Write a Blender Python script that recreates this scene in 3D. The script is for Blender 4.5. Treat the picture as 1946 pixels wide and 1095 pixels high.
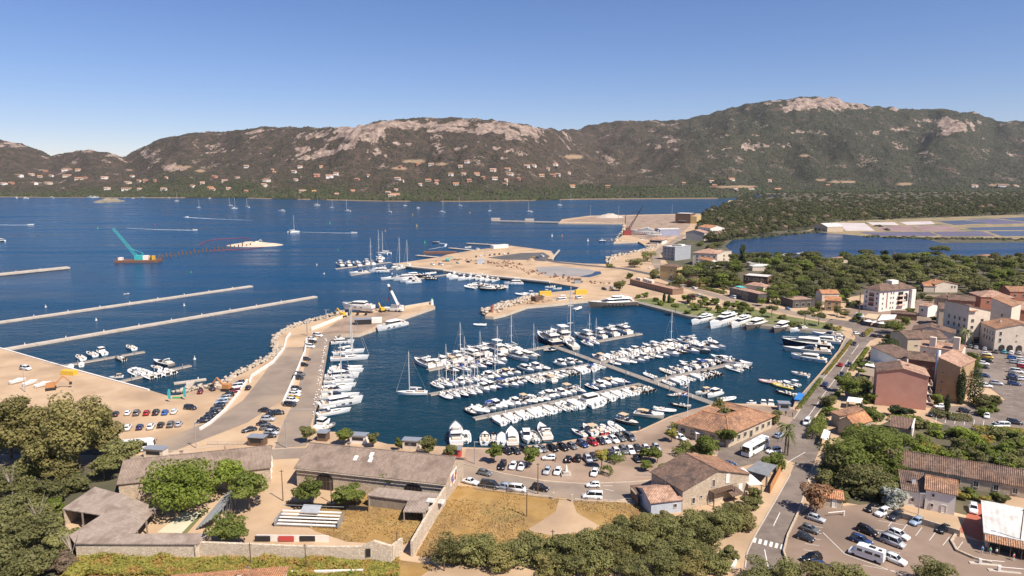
import bpy,bmesh,math,random
import numpy as np
from mathutils import Vector,Matrix,geometry,noise as mnoise
R=math.radians
scn=bpy.context.scene
COL=scn.collection
for _o in list(bpy.data.objects):bpy.data.objects.remove(_o)
# ---------------------------------------------------------------- camera
CAM_H,FPX,CX,CY,YH=82.0,1339.0,973.0,547.5,330.0
PITCH=math.atan((CY-YH)/FPX)
cam=bpy.data.cameras.new('camera');cam_o=bpy.data.objects.new('camera',cam);COL.objects.link(cam_o)
cam.sensor_width=36.0;cam.lens=FPX/1946.0*36.0
cam.clip_start=1.0;cam.clip_end=60000.0
cam_o.location=(0,0,CAM_H);cam_o.rotation_euler=(math.pi/2-PITCH,0,0)
scn.camera=cam_o
# ---------------------------------------------------------------- world and sun
SUNV=Vector((3.6,-3.3,6.4)).normalized()
SUN_EL=math.asin(SUNV.z);SUN_AZ=math.atan2(SUNV.x,SUNV.y)
wd=bpy.data.worlds.new('World');scn.world=wd;wd.use_nodes=True
nt=wd.node_tree;nt.nodes.clear()
sky=nt.nodes.new('ShaderNodeTexSky');sky.sky_type='NISHITA';sky.sun_disc=False
sky.sun_elevation=SUN_EL;sky.sun_rotation=SUN_AZ
sky.altitude=1800;sky.air_density=1.15;sky.dust_density=0.1;sky.ozone_density=5.0
bg=nt.nodes.new('ShaderNodeBackground');bg.inputs['Strength'].default_value=0.067
wo=nt.nodes.new('ShaderNodeOutputWorld')
tint=nt.nodes.new('ShaderNodeMix');tint.data_type='RGBA';tint.blend_type='MULTIPLY';tint.inputs[0].default_value=1.0;tint.inputs[7].default_value=(1.10,0.985,1.09,1)
nt.links.new(sky.outputs[0],tint.inputs[6]);hsv=nt.nodes.new('ShaderNodeHueSaturation');hsv.inputs['Saturation'].default_value=1.12;nt.links.new(tint.outputs[2],hsv.inputs['Color']);nt.links.new(hsv.outputs[0],bg.inputs[0]);nt.links.new(bg.outputs[0],wo.inputs[0])
sl=bpy.data.lights.new('sun','SUN');sl.energy=4.7;sl.angle=R(0.53);sl.color=(1.0,0.92,0.81)
so=bpy.data.objects.new('sun',sl);COL.objects.link(so)
so.rotation_euler=(-SUNV).to_track_quat('-Z','Y').to_euler()
vs=scn.view_settings
vs.view_transform='Standard';vs.look='None';vs.exposure=0.66;vs.gamma=1.0;vs.use_curve_mapping=False
scn.cycles.max_bounces=5;scn.cycles.diffuse_bounces=2;scn.cycles.glossy_bounces=2
scn.cycles.transmission_bounces=2;scn.cycles.transparent_max_bounces=6;scn.cycles.volume_bounces=0
scn.cycles.sample_clamp_indirect=6.0
# ---------------------------------------------------------------- helpers
_cp,_sp=math.cos(PITCH),math.sin(PITCH)
LAND=1.6
def P(px,py,z=LAND):
 """world point on the level z that is seen at photo pixel (px, py)"""
 x=(px-CX)/FPX;v=(CY-py)/FPX
 d=Vector((x,_cp+v*_sp,-_sp+v*_cp))
 t=(z-CAM_H)/d.z
 return Vector((d.x*t,d.y*t,z))
def proj(p):
 dx,dy,dz=p[0],p[1],p[2]-CAM_H
 f=dy*_cp-dz*_sp;u=dy*_sp+dz*_cp
 return CX+FPX*dx/f,CY-FPX*u/f
def ht(px,py0,py1,z0=LAND):
 """height in metres of an upright thing with its foot at (px, py0) and its top at row py1"""
 b=P(px,py0,z0);lo,hi=z0,z0+300
 for _ in range(40):
  m=(lo+hi)/2
  if proj((b.x,b.y,m))[1]>py1:lo=m
  else:hi=m
 return lo-z0
def tag(o,label=None,cat=None,group=None,kind=None):
 if label:o['label']=label
 if cat:o['category']=cat
 if group:o['group']=group
 if kind:o['kind']=kind
 return o
def empty(name,loc=(0,0,0),rz=0.0,scale=None,parent=None):
 o=bpy.data.objects.new(name,None);COL.objects.link(o)
 o.location=loc;o.rotation_euler=(0,0,rz);o.empty_display_size=0.1
 if scale:o.scale=(scale,)*3 if not hasattr(scale,'__len__') else scale
 if parent:o.parent=parent
 return o
def ordw(n):
 if n<=30:return ORD[n-1]
 t=['thirt','fort','fift','sixt','sevent','eight','ninet'][n // 10-3] if n<100 else 'hundred'
 return (t+'ieth') if n % 10==0 else t+'y-'+ORD[n % 10-1] if n<100 else 'hundredth' if n==100 else f'hundred-and-{ordw(n - 100)}'
ORD=['first','second','third','fourth','fifth','sixth','seventh','eighth','ninth','tenth','eleventh','twelfth',
 'thirteenth','fourteenth','fifteenth','sixteenth','seventeenth','eighteenth','nineteenth','twentieth','twenty-first',
 'twenty-second','twenty-third','twenty-fourth','twenty-fifth','twenty-sixth','twenty-seventh','twenty-eighth','twenty-ninth','thirtieth']
MATS={}
def mat(name,c1,c2=None,scale=1.0,rough=0.8,bump=0.0,bscale=None,metal=0.0,detail=4.0,objcol=False,spec=0.5,c3=None,s3=0.05,lo=0.35,hi=0.65,stretch=None):
 """procedural material: two (three) colours mixed by noise over world position, optional bump"""
 if name in MATS:return MATS[name]
 m=bpy.data.materials.new(name);m.use_nodes=True;MATS[name]=m
 n=m.node_tree.nodes;l=m.node_tree.links
 b=n['Principled BSDF']
 b.inputs['Roughness'].default_value=rough;b.inputs['Metallic'].default_value=metal
 b.inputs['Specular IOR Level'].default_value=spec
 geo=n.new('ShaderNodeNewGeometry')
 vec=geo.outputs['Position']
 if stretch:
  mp=n.new('ShaderNodeMapping');mp.inputs['Scale'].default_value=stretch
  l.new(vec,mp.inputs[0]);vec=mp.outputs[0]
 def rgb(c):return (c[0],c[1],c[2],1)
 if c2 is None:c2=tuple(min(1,x*1.15) for x in c1)
 tx=n.new('ShaderNodeTexNoise');tx.inputs['Scale'].default_value=scale;tx.inputs['Detail'].default_value=detail
 tx.inputs['Roughness'].default_value=0.62
 l.new(vec,tx.inputs['Vector'])
 mr=n.new('ShaderNodeMapRange');mr.inputs[1].default_value=lo;mr.inputs[2].default_value=hi
 l.new(tx.outputs[0],mr.inputs[0])
 mx=n.new('ShaderNodeMix');mx.data_type='RGBA'
 mx.inputs[6].default_value=rgb(c1);mx.inputs[7].default_value=rgb(c2);l.new(mr.outputs[0],mx.inputs[0])
 out=mx.outputs[2]
 if c3 is not None:
  t3=n.new('ShaderNodeTexNoise');t3.inputs['Scale'].default_value=s3;t3.inputs['Detail'].default_value=5.0
  l.new(vec,t3.inputs['Vector'])
  r3=n.new('ShaderNodeMapRange');r3.inputs[1].default_value=0.48;r3.inputs[2].default_value=0.66
  l.new(t3.outputs[0],r3.inputs[0])
  m3=n.new('ShaderNodeMix');m3.data_type='RGBA';l.new(r3.outputs[0],m3.inputs[0]);l.new(out,m3.inputs[6])
  m3.inputs[7].default_value=rgb(c3);out=m3.outputs[2]
 if objcol:
  oi=n.new('ShaderNodeObjectInfo');mm=n.new('ShaderNodeMix');mm.data_type='RGBA';mm.blend_type='MULTIPLY'
  mm.inputs[0].default_value=1.0;l.new(oi.outputs['Color'],mm.inputs[6]);l.new(out,mm.inputs[7]);out=mm.outputs[2]
 l.new(out,b.inputs['Base Color'])
 if bump:
  tb=n.new('ShaderNodeTexNoise');tb.inputs['Scale'].default_value=bscale or scale*4;tb.inputs['Detail'].default_value=5.0
  l.new(vec,tb.inputs['Vector'])
  bp=n.new('ShaderNodeBump');bp.inputs['Strength'].default_value=1.0;bp.inputs['Distance'].default_value=bump
  l.new(tb.outputs[0],bp.inputs['Height']);l.new(bp.outputs[0],b.inputs['Normal'])
 return m
class MB:
 """collects faces, then builds one mesh (or one object) out of them"""
 def __init__(s):s.v=[];s.f=[];s.m=[]
 def add(s,pts,faces,m=0,M=None):
  o=len(s.v)
  s.v+=[tuple(M @ Vector(p)) if M is not None else tuple(p) for p in pts]
  s.f+=[tuple(i+o for i in q) for q in faces];s.m+=[m]*len(faces)
  return s
 def box(s,c,d,m=0,rz=0.0,taper=1.0):
  x,y,z=d[0]/2,d[1]/2,d[2]/2
  pts=[(-x,-y,-z),(x,-y,-z),(x,y,-z),(-x,y,-z)]+[(a*taper,b*taper,z) for a,b in ((-x,-y),(x,-y),(x,y),(-x,y))]
  M=Matrix.Translation(c) @ Matrix.Rotation(rz,4,'Z')
  return s.add(pts,[(3,2,1,0),(4,5,6,7),(0,1,5,4),(1,2,6,5),(2,3,7,6),(3,0,4,7)],m,M)
 def prism(s,poly,z0,z1,m=0,mtop=None,M=None):
  n=len(poly)
  a=sum(poly[i][0]*poly[(i+1) % n][1]-poly[(i+1) % n][0]*poly[i][1] for i in range(n))
  if a<0:poly=poly[::-1]
  pts=[(p[0],p[1],z0) for p in poly]+[(p[0],p[1],z1) for p in poly]
  s.add(pts,[(i,(i+1) % n,n+(i+1) % n,n+i) for i in range(n)],m,M)
  tri=geometry.tessellate_polygon([[Vector((p[0],p[1],0)) for p in poly]])
  tf=[]
  for t in tri:
   A,B,C=(poly[i] for i in t)
   if (B[0]-A[0])*(C[1]-A[1])-(B[1]-A[1])*(C[0]-A[0])<0:t=t[::-1]
   tf.append(tuple(t))
  s.add([(p[0],p[1],z1) for p in poly],tf,m if mtop is None else mtop,M)
  return s
 def cyl(s,p0,p1,r0,r1=None,n=6,m=0,cap=True):
  r1=r0 if r1 is None else r1
  p0=Vector(p0);p1=Vector(p1);d=(p1-p0)
  q=d.to_track_quat('Z','Y').to_matrix()
  pts=[]
  for c,r in ((p0,r0),(p1,r1)):
   for i in range(n):
    a=2*math.pi*i/n;pts.append(tuple(c+q @ Vector((r*math.cos(a),r*math.sin(a),0))))
  fs=[(i,(i+1) % n,n+(i+1) % n,n+i) for i in range(n)]
  if cap:fs+=[tuple(range(n-1,-1,-1)),tuple(range(n,2*n))]
  return s.add(pts,fs,m)
 def bar(s,p0,p1,w,h=None,m=0):
  """square bar between two points"""
  h=h or w;p0=Vector(p0);p1=Vector(p1);d=(p1-p0).normalized()
  up=Vector((0,0,1)) if abs(d.z)<0.95 else Vector((0,1,0))
  a=d.cross(up).normalized()*w/2;b=a.cross(d).normalized()*h/2
  pts=[p+x*a+y*b for p in (p0,p1) for x,y in ((-1,-1),(1,-1),(1,1),(-1,1))]
  return s.add(pts,[(0,1,5,4),(1,2,6,5),(2,3,7,6),(3,0,4,7),(3,2,1,0),(4,5,6,7)],m)
 def loft(s,rings,m=0,closed=True,cap0=True,cap1=True):
  n=len(rings[0]);o=len(s.v);pts=[p for r in rings for p in r];fs=[]
  for k in range(len(rings)-1):
   for i in range(n if closed else n-1):
    j=(i+1) % n;fs.append((k*n+i,k*n+j,(k+1)*n+j,(k+1)*n+i))
  if cap0:fs.append(tuple(range(n-1,-1,-1)))
  if cap1:fs.append(tuple((len(rings)-1)*n+i for i in range(n)))
  return s.add(pts,fs,m)
 def mesh(s,name,mats,smooth=False):
  me=bpy.data.meshes.new(name);me.from_pydata(s.v,[],s.f)
  for x in (mats if isinstance(mats,(list,tuple)) else [mats]):me.materials.append(x)
  me.polygons.foreach_set('material_index',s.m)
  if smooth:me.polygons.foreach_set('use_smooth',[True]*len(s.f))
  me.validate();me.update()
  return me
 def build(s,name,mats,parent=None,smooth=False,loc=None):
  return put(name,s.mesh(name,mats,smooth),parent,loc)
def put(name,me,parent=None,loc=None,rz=0.0,color=None):
 o=bpy.data.objects.new(name,me);COL.objects.link(o)
 if parent:o.parent=parent
 if loc is not None:o.location=loc
 if rz:o.rotation_euler=(0,0,rz)
 if color:o.color=(color[0],color[1],color[2],1)
 return o
def copy_tree(o,parent=None,kids=None):
 c=o.copy();COL.objects.link(c)
 if parent:c.parent=parent
 for ch in (kids or KIDS).get(o.name,()):copy_tree(ch,c,kids)
 return c
KIDS={}
def np_mesh(name,verts,faces,mats,smooth=False,midx=None,attr=None):
 """fast mesh from arrays; faces are all triangles or all quads"""
 me=bpy.data.meshes.new(name);k=faces.shape[1]
 me.vertices.add(len(verts));me.vertices.foreach_set('co',np.ascontiguousarray(verts,dtype=np.float32).ravel())
 me.loops.add(faces.size);me.loops.foreach_set('vertex_index',faces.astype(np.int32).ravel())
 me.polygons.add(len(faces));me.polygons.foreach_set('loop_start',np.arange(0,faces.size,k,dtype=np.int32))
 try:me.polygons.foreach_set('loop_total',np.full(len(faces),k,dtype=np.int32))
 except Exception:pass
 for x in (mats if isinstance(mats,(list,tuple)) else [mats]):me.materials.append(x)
 if midx is not None:me.polygons.foreach_set('material_index',midx.astype(np.int32))
 if smooth:me.polygons.foreach_set('use_smooth',np.ones(len(faces),dtype=bool))
 if attr:
  for nm,arr in attr.items():
   a=me.attributes.new(nm,'FLOAT','POINT');a.data.foreach_set('value',np.ascontiguousarray(arr,dtype=np.float32))
 me.update(calc_edges=True)
 return me
def pix(poly,z=LAND):return [P(x,y,z) for x,y in poly]
# ---------------------------------------------------------------- numpy value noise
def _hash(ix,iy,seed):
 h=(ix*374761393+iy*668265263+seed*974634217) & 0xFFFFFFFF
 h=((h ^ (h >> 13))*1274126177) & 0xFFFFFFFF
 return ((h ^ (h >> 16)) & 0xFFFF)/65535.0
def vnoise(x,y,seed=0):
 ix=np.floor(x).astype(np.int64);iy=np.floor(y).astype(np.int64)
 fx=x-ix;fy=y-iy;fx=fx*fx*(3-2*fx);fy=fy*fy*(3-2*fy)
 a=_hash(ix,iy,seed);b=_hash(ix+1,iy,seed);c=_hash(ix,iy+1,seed);d=_hash(ix+1,iy+1,seed)
 return (a+(b-a)*fx)*(1-fy)+(c+(d-c)*fx)*fy
def fbm(x,y,oct=5,seed=0,gain=0.5):
 s=0;a=1.0;t=0
 for k in range(oct):
  s=s+a*(vnoise(x*2**k,y*2**k,seed+k)-0.5);t+=a;a*=gain
 return s/t*2
# ---------------------------------------------------------------- water
def water_mat(name,deep,far,wscale,wdist):
 m=bpy.data.materials.new(name);m.use_nodes=True;MATS[name]=m
 n=m.node_tree.nodes;l=m.node_tree.links;b=n['Principled BSDF']
 geo=n.new('ShaderNodeNewGeometry')
 t0=n.new('ShaderNodeTexNoise');t0.inputs['Scale'].default_value=0.004;t0.inputs['Detail'].default_value=3
 l.new(geo.outputs['Position'],t0.inputs['Vector'])
 mx=n.new('ShaderNodeMix');mx.data_type='RGBA';mx.inputs[6].default_value=deep+(1,);mx.inputs[7].default_value=far+(1,)
 l.new(t0.outputs[0],mx.inputs[0])
 # greener, darker water inside the harbour, blue outside
 sp=n.new('ShaderNodeSeparateXYZ');l.new(geo.outputs['Position'],sp.inputs[0]);hr=n.new('ShaderNodeMapRange');hr.inputs[1].default_value=230;hr.inputs[2].default_value=520;l.new(sp.outputs[1],hr.inputs[0])
 m2=n.new('ShaderNodeMix');m2.data_type='RGBA';m2.inputs[6].default_value=(0.005,0.030,0.048,1);l.new(hr.outputs[0],m2.inputs[0]);l.new(mx.outputs[2],m2.inputs[7]);l.new(m2.outputs[2],b.inputs['Base Color'])
 tr_=n.new('ShaderNodeTexNoise');tr_.inputs['Scale'].default_value=0.012;tr_.inputs['Detail'].default_value=4;ms=n.new('ShaderNodeMapping');ms.inputs['Scale'].default_value=(0.35,2.2,1);ms.inputs['Rotation'].default_value=(0,0,R(-12));l.new(geo.outputs['Position'],ms.inputs[0]);l.new(ms.outputs[0],tr_.inputs['Vector'])
 rg_=n.new('ShaderNodeMapRange');rg_.inputs[1].default_value=.35;rg_.inputs[2].default_value=.7;rg_.inputs[3].default_value=.08;rg_.inputs[4].default_value=.34;l.new(tr_.outputs[0],rg_.inputs[0]);l.new(rg_.outputs[0],b.inputs['Roughness']);b.inputs['IOR'].default_value=1.14
 mp=n.new('ShaderNodeMapping');mp.inputs['Scale'].default_value=(1.0,1.7,1.0);mp.inputs['Rotation'].default_value=(0,0,R(24))
 l.new(geo.outputs['Position'],mp.inputs[0])
 h=None
 for sc,am in ((wscale,1.0),(wscale*0.23,2.2),(wscale*0.035,3.0)):
  t=n.new('ShaderNodeTexNoise');t.inputs['Scale'].default_value=sc;t.inputs['Detail'].default_value=3.0
  t.inputs['Distortion'].default_value=0.4
  l.new(mp.outputs[0],t.inputs['Vector'])
  mu=n.new('ShaderNodeMath');mu.operation='MULTIPLY';mu.inputs[1].default_value=am;l.new(t.outputs[0],mu.inputs[0])
  if h is None:h=mu.outputs[0]
  else:
   ad=n.new('ShaderNodeMath');l.new(h,ad.inputs[0]);l.new(mu.outputs[0],ad.inputs[1]);h=ad.outputs[0]
 bp=n.new('ShaderNodeBump');bp.inputs['Strength'].default_value=1.0;bp.inputs['Distance'].default_value=wdist
 l.new(h,bp.inputs['Height']);l.new(bp.outputs[0],b.inputs['Normal'])
 return m
M_SEA=water_mat('sea_water',(0.002,0.040,0.098),(0.003,0.052,0.122),0.55,0.34)
b=MB();b.add([(-7000,-300,0),(7000,-300,0),(7000,6600,0),(-7000,6600,0)],[(0,1,2,3)])
tag(b.build('sea',M_SEA),'deep blue rippled water of the gulf and the harbour basin',kind='structure')
# ---------------------------------------------------------------- ground
M_SAND=mat('sandy_ground',(0.42,0.283,0.17),(0.50,0.355,0.225),0.09,0.95,0.05,1.2,c3=(0.34,0.232,0.145),s3=0.05,detail=9)
M_SOIL=mat('dry_soil',(0.20,0.15,0.08),(0.34,0.25,0.14),0.12,0.95,0.06,1.5,c3=(0.10,0.11,0.04),s3=0.03)
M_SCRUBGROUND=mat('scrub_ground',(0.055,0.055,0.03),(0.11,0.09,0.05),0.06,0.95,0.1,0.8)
M_STRAW=mat('straw_grass',(0.29,0.165,0.045),(0.36,0.225,0.08),0.3,0.95,0.08,3.0,c3=(0.19,0.115,0.05),s3=0.07,detail=8)
M_LAWN=mat('green_lawn',(0.09,0.115,0.03),(0.18,0.17,0.065),0.15,0.95,0.08,3.0)
M_ASPHALT=mat('road_asphalt',(0.13,0.1,0.082),(0.205,0.16,0.13),0.35,0.9,0.006,8.0,detail=10,c3=(0.225,0.18,0.15),s3=0.06,stretch=(1,1,1))
M_ASPHALT2=mat('pale_road',(0.21,0.16,0.125),(0.27,0.21,0.16),0.15,0.9,0.004,8.0,detail=8,c3=(0.32,0.24,0.17),s3=0.05)
M_DARKROAD=mat('fresh_asphalt',(0.075,0.07,0.068),(0.11,0.10,0.095),0.1,0.9,0.004,8.0)
M_PAVE=mat('brown_paving',(0.29,0.20,0.142),(0.35,0.25,0.18),0.16,0.9,0.006,6.0,detail=8,c3=(0.20,0.14,0.098),s3=0.06)
M_LOT=mat('parking_paving',(0.225,0.155,0.112),(0.27,0.19,0.14),0.2,0.9,0.006,6.0,detail=8,c3=(0.15,0.108,0.08),s3=0.05)
M_CONC=mat('pale_concrete',(0.42,0.35,0.285),(0.51,0.435,0.36),0.3,0.9,0.01,5.0)
M_QUAY=mat('quay_concrete',(0.50,0.40,0.29),(0.60,0.49,0.37),0.3,0.9,0.01,5.0)
M_PLANK=mat('weathered_deck',(0.20,0.175,0.15),(0.28,0.245,0.21),0.5,0.85,0.01,4.0)
M_MARK=mat('road_paint',(0.62,0.58,0.52),(0.75,0.72,0.66),1.2,0.8)
M_LAGOON=water_mat('lagoon_water',(0.010,0.034,0.085),(0.013,0.042,0.10),0.5,0.10)
COAST=[(-260,582),(0,661),(283,741),(318,752),(340,751),(370,742),(422,735),(449,716),(500,690),(527,674),(522,655),
 (528,638),(545,628),(568,619),(630,602),(655,594),(720,586),(766,583),(820,575),(827,583),(768,603),(711,625),
 (682,635),(631,637),(622,641),(608,720),(596,799),(594,811),(614,820),(640,821),(690,832),(737,844),(883,850),(951,852),
 (1055,841),(1092,835),(1215,818),(1273,791),(1361,766),(1440,768),(1507,774),(1511,762),(1557,710),(1593,666),(1607,640),
 (1600,633),(1531,627),(1450,619),(1380,612),(1314,602),(1209,575),(1196,566),(1157,567),(1102,572),(1060,577),(1003,582),
 (960,597),(938,602),(922,601),(927,593),(960,580),(1017,567),(1023,563),(1043,556),(1095,551),(1100,546),(1047,537),
 (970,528),(872,518),(847,515),(787,509),(744,502),(834,489),(850,484),(903,475),(938,471),(970,467),(1025,474),
 (1047,477),(1054,486),(1050,496),(1109,501),(1157,502),(1161,490),(1227,476),(1255,467),(1225,466),(1213,459),(1166,461),
 (1183,447),(1187,425),(1061,424),(1068,417),(1121,410),(1250,407.5),(1332,406),(1341,401),(1382,389),(1385,381)]
cw=[P(x,y) for x,y in COAST]
far=[Vector((1400,2600,LAND)),Vector((1500,3400,LAND)),Vector((6000,3400,LAND)),Vector((6000,-300,LAND)),Vector((-900,-300,LAND)),Vector((-900,200,LAND))]
b=MB();b.prism([(p.x,p.y) for p in cw+far],-3.0,LAND,1,0)
ground=tag(b.build('ground',[M_SAND,M_QUAY]),'sandy ground of the harbour town reaching to the plain',kind='structure')
def sheet(name,m,poly,dz,label=None,z=LAND,kind='structure',world=False):
 b=MB();b.prism([(p.x,p.y) for p in (poly if world else pix(poly))],z+dz-0.02,z+dz,0)
 o=b.build(name,m);tag(o,label,kind=kind);return o
def strip(name,m,pts,w,dz,z=LAND,label=None,closed=False):
 """road-like band along pixel points, width in metres"""
 q=[P(*p) if len(p)==2 else Vector(p) for p in pts]
 L=[];Rr=[]
 for i,p in enumerate(q):
  a=q[max(0,i-1)];c=q[min(len(q)-1,i+1)];d=(c-a);d.z=0;d.normalize();nrm=Vector((-d.y,d.x,0))
  ww=w[i] if hasattr(w,'__len__') else w
  L.append(p+nrm*ww/2);Rr.append(p-nrm*ww/2)
 b=MB();n=len(q)
 pts2=[(p.x,p.y,z+dz) for p in L]+[(p.x,p.y,z+dz) for p in Rr]
 b.add(pts2,[(i,n+i,n+i+1,i+1) for i in range(n-1)])
 o=b.build(name,m);tag(o,label,kind='structure');return o
def wall(name,m,pts,h,t,label,cat='wall',z=LAND,capm=None,group=None,parent=None):
 """upright wall along pixel points"""
 q=[P(*p) if len(p)==2 else Vector(p) for p in pts]
 L=[];Rr=[]
 for i,p in enumerate(q):
  a=q[max(0,i-1)];c=q[min(len(q)-1,i+1)];d=(c-a);d.z=0;d.normalize();nrm=Vector((-d.y,d.x,0))*t/2
  L.append(p+nrm);Rr.append(p-nrm)
 n=len(q);hh=h if hasattr(h,'__len__') else [h]*n
 b=MB();pts2=[]
 for i in range(n):pts2+=[(L[i].x,L[i].y,z-0.3),(L[i].x,L[i].y,z+hh[i]),(Rr[i].x,Rr[i].y,z+hh[i]),(Rr[i].x,Rr[i].y,z-0.3)]
 fs=[];
 for i in range(n-1):
  o=4*i;fs+=[(o,o+4,o+5,o+1),(o+1,o+5,o+6,o+2),(o+2,o+6,o+7,o+3)]
 fs+=[(0,1,2,3),(4*n-1,4*n-2,4*n-3,4*n-4)]
 b.add(pts2,fs);o=b.build(name,m,parent)
 if not parent:tag(o,label,cat,group)
 return o
# big sheets of ground cover
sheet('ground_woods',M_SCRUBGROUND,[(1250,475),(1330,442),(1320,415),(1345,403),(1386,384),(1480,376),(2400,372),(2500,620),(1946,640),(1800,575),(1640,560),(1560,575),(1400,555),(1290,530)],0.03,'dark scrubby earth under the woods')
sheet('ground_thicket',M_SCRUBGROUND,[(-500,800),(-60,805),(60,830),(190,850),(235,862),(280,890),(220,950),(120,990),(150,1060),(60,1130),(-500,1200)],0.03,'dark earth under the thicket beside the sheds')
sheet('lagoon',M_LAGOON,[(1378,468),(1392,456),(1487,446),(1556,441.5),(1641,449),(1752,453),(1790,462),(2300,459),(2500,489),(1946,492),(1640,490),(1399,487)],0.05,'blue lagoon behind the town')
sheet('salt_flat',M_SOIL,[(1530,440),(1560,428),(1590,420),(1946,408),(2300,404),(2400,452),(1946,455),(1641,449),(1556,441)],0.05,'dry banks of the salt pans')
sheet('field_straw',M_STRAW,[(790,1056),(865,922),(912,928),(1004,941),(1086,951),(1172,955),(1215,960),(1260,985),(1200,1010),(1100,1040),(900,1080)],0.03,'straw-yellow dry grass field below the road')
sheet('yard_straw',M_STRAW,[(560,985),(700,935),(780,960),(830,930),(800,1010),(770,1035),(660,1030),(600,1010)],0.03,'dry yellow grass of the walled yard')
sheet('embankment',M_STRAW,[(120,1060),(400,1045),(760,1065),(830,1075),(800,1095),(500,1100),(100,1120)],0.055,'dry bank below the stone wall')
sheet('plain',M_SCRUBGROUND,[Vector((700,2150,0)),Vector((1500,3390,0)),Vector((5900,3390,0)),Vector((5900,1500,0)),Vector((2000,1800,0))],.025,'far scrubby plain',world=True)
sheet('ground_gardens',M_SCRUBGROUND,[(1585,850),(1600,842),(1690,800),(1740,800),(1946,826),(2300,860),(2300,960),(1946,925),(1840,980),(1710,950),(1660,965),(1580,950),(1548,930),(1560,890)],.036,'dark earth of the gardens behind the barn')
sheet('ground_town',M_LOT,[(1640,700),(1665,655),(1700,636),(1640,612),(1600,596),(1640,575),(1760,560),(2300,565),(2300,660),(1860,668),(1790,690),(1770,775),(1660,770)],.034,'paved lanes and yards between the town houses')
# paved ground
sheet('quay_car_park',M_PAVE,[(886,853),(951,855),(1055,844),(1092,838),(1215,821),(1273,794),(1330,790),(1372,852),(1330,870),(1275,905),(1187,916),(1111,919),(1034,912),(958,899),(880,880)],0.04,'brown paved car park along the quay')
sheet('harbour_paving',M_PAVE,[(1270,795),(1315,778),(1361,769),(1440,771),(1507,777),(1530,790),(1480,850),(1400,870),(1350,862)],0.035,'pale paving round the harbour office')
sheet('hillside_car_park',M_LOT,[(1495,1090),(1492,1040),(1512,985),(1545,957),(1600,962),(1660,958),(1720,985),(1830,1022),(1946,1048),(2100,1080),(2100,1250),(1500,1250)],0.04,'brown car park beside the street')
sheet('town_car_park',M_ASPHALT,[(1780,670),(1850,650),(2200,655),(2200,850),(1946,830),(1830,822),(1760,790),(1770,775),(1850,770),(1910,760),(1860,720)],0.04,'grey asphalt car park behind the ochre house')
sheet('street',M_ASPHALT,[(1408,1120),(1416,1080),(1420,1051),(1433,1022),(1469,960),(1502,902),(1511,880),(1490,872),(1440,880),(1395,890),(1362,872),(1368,850),(1405,835),(1469,818),(1492,818),(1507,797),(1540,749),(1588,692),(1610,664),(1626,642),
 (1619,625),(1567,613),(1580,606),(1625,612),(1700,624),(1800,640),(1800,650),(1691,632),(1654,648),(1628,678),(1610,703),(1591,742),(1545,797),(1562,845),(1544,886),(1527,941),(1519,964),(1502,999),(1489,1038),(1490,1058),(1505,1120)],0.06,'asphalt street running down past the harbour')
sheet('quay_road',M_ASPHALT2,[(-200,862),(282,866),(500,856),(600,850),(869,880),(958,902),(1034,916),(1111,921),(1187,918),(1264,914),(1400,880),(1400,896),(1290,940),(1218,942),(1172,951),(1086,948),(1004,938),(912,926),(869,905),(600,870),(500,874),(282,885),(-200,884)],0.05,'pale road curving past the stone warehouse')
strip('coast_road',M_ASPHALT2,[(1575,609),(1523,599),(1457,584),(1391,571),(1332,554),(1290,540),(1262,522),(1247,500),(1245,483),(1262,470),(1280,460),(1300,446)],8.5,0.06,label='road along the shore towards the ferry terminal')
strip('causeway_road',M_DARKROAD,[(1290,540),(1240,522),(1187,511),(1120,505),(1062,499),(1035,494)],7.5,0.07,label='dark asphalt track across the reclaimed ground')
sheet('fresh_asphalt_lot',M_DARKROAD,[(925,490),(990,481),(1033,480),(1045,487),(1036,497),(1000,494),(960,494)],0.05,'fresh dark asphalt on the reclaimed point')
M_CLAY=mat('wet_clay',(0.26,0.235,0.215),(0.33,0.30,0.27),0.05,0.6)
sheet('drying_basin',M_CLAY,[(1018,508),(1060,506),(1120,512),(1145,519),(1120,524),(1080,526),(1040,524),(1020,517)],0.05,'grey drying mud in the reclaimed ground')
sheet('basin_puddle',M_LAGOON,[(1100,526),(1125,521),(1132,516),(1141,516),(1143,521),(1120,527)],0.08,'blue puddle at the edge of the mud')
strip('jetty_road',M_ASPHALT2,[(552,850),(566,800),(580,770),(598,700),(610,650),(640,630),(680,615)],[9,9,9,8.5,8,10,12],0.05,label='grey road along the jetty')
strip('dusty_track',M_ASPHALT2,[(300,855),(400,815),(440,800),(500,760),(535,710),(560,660)],[10,12,12,14,14,12],0.04,label='dusty grey track behind the jetty wall')
sheet('promenade',M_PLANK,[(1511,765),(1559,712),(1595,668),(1609,642),(1618,645),(1604,672),(1568,718),(1526,770)],0.06,'grey promenade along the marina quay')
sheet('park_lawn',M_LAWN,[(1200,570),(1240,567),(1300,578),(1360,590),(1420,585),(1480,598),(1570,614),(1610,630),(1531,624),(1450,616),(1380,609),(1314,599),(1212,573)],0.04,'green lawn of the waterside park')
strip('park_quay',M_PLANK,[(1203,572),(1314,600.5),(1380,610),(1450,617),(1531,625),(1600,631)],4.5,0.06,label='grey quay edge of the waterside park')
sheet('terminal_apron',M_PAVE,[(1190,424),(1065,421),(1125,412),(1250,409),(1330,408),(1300,440),(1250,460),(1190,446)],0.05,'pale paving of the ferry terminal')
sheet('red_drive',mat('red_drive',(0.36,0.10,0.055),(0.42,0.13,0.075),0.4,0.85),[(1822,1010),(1850,955),(1880,965),(1866,1030)],0.05,'red paved drive beside the white house')
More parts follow.
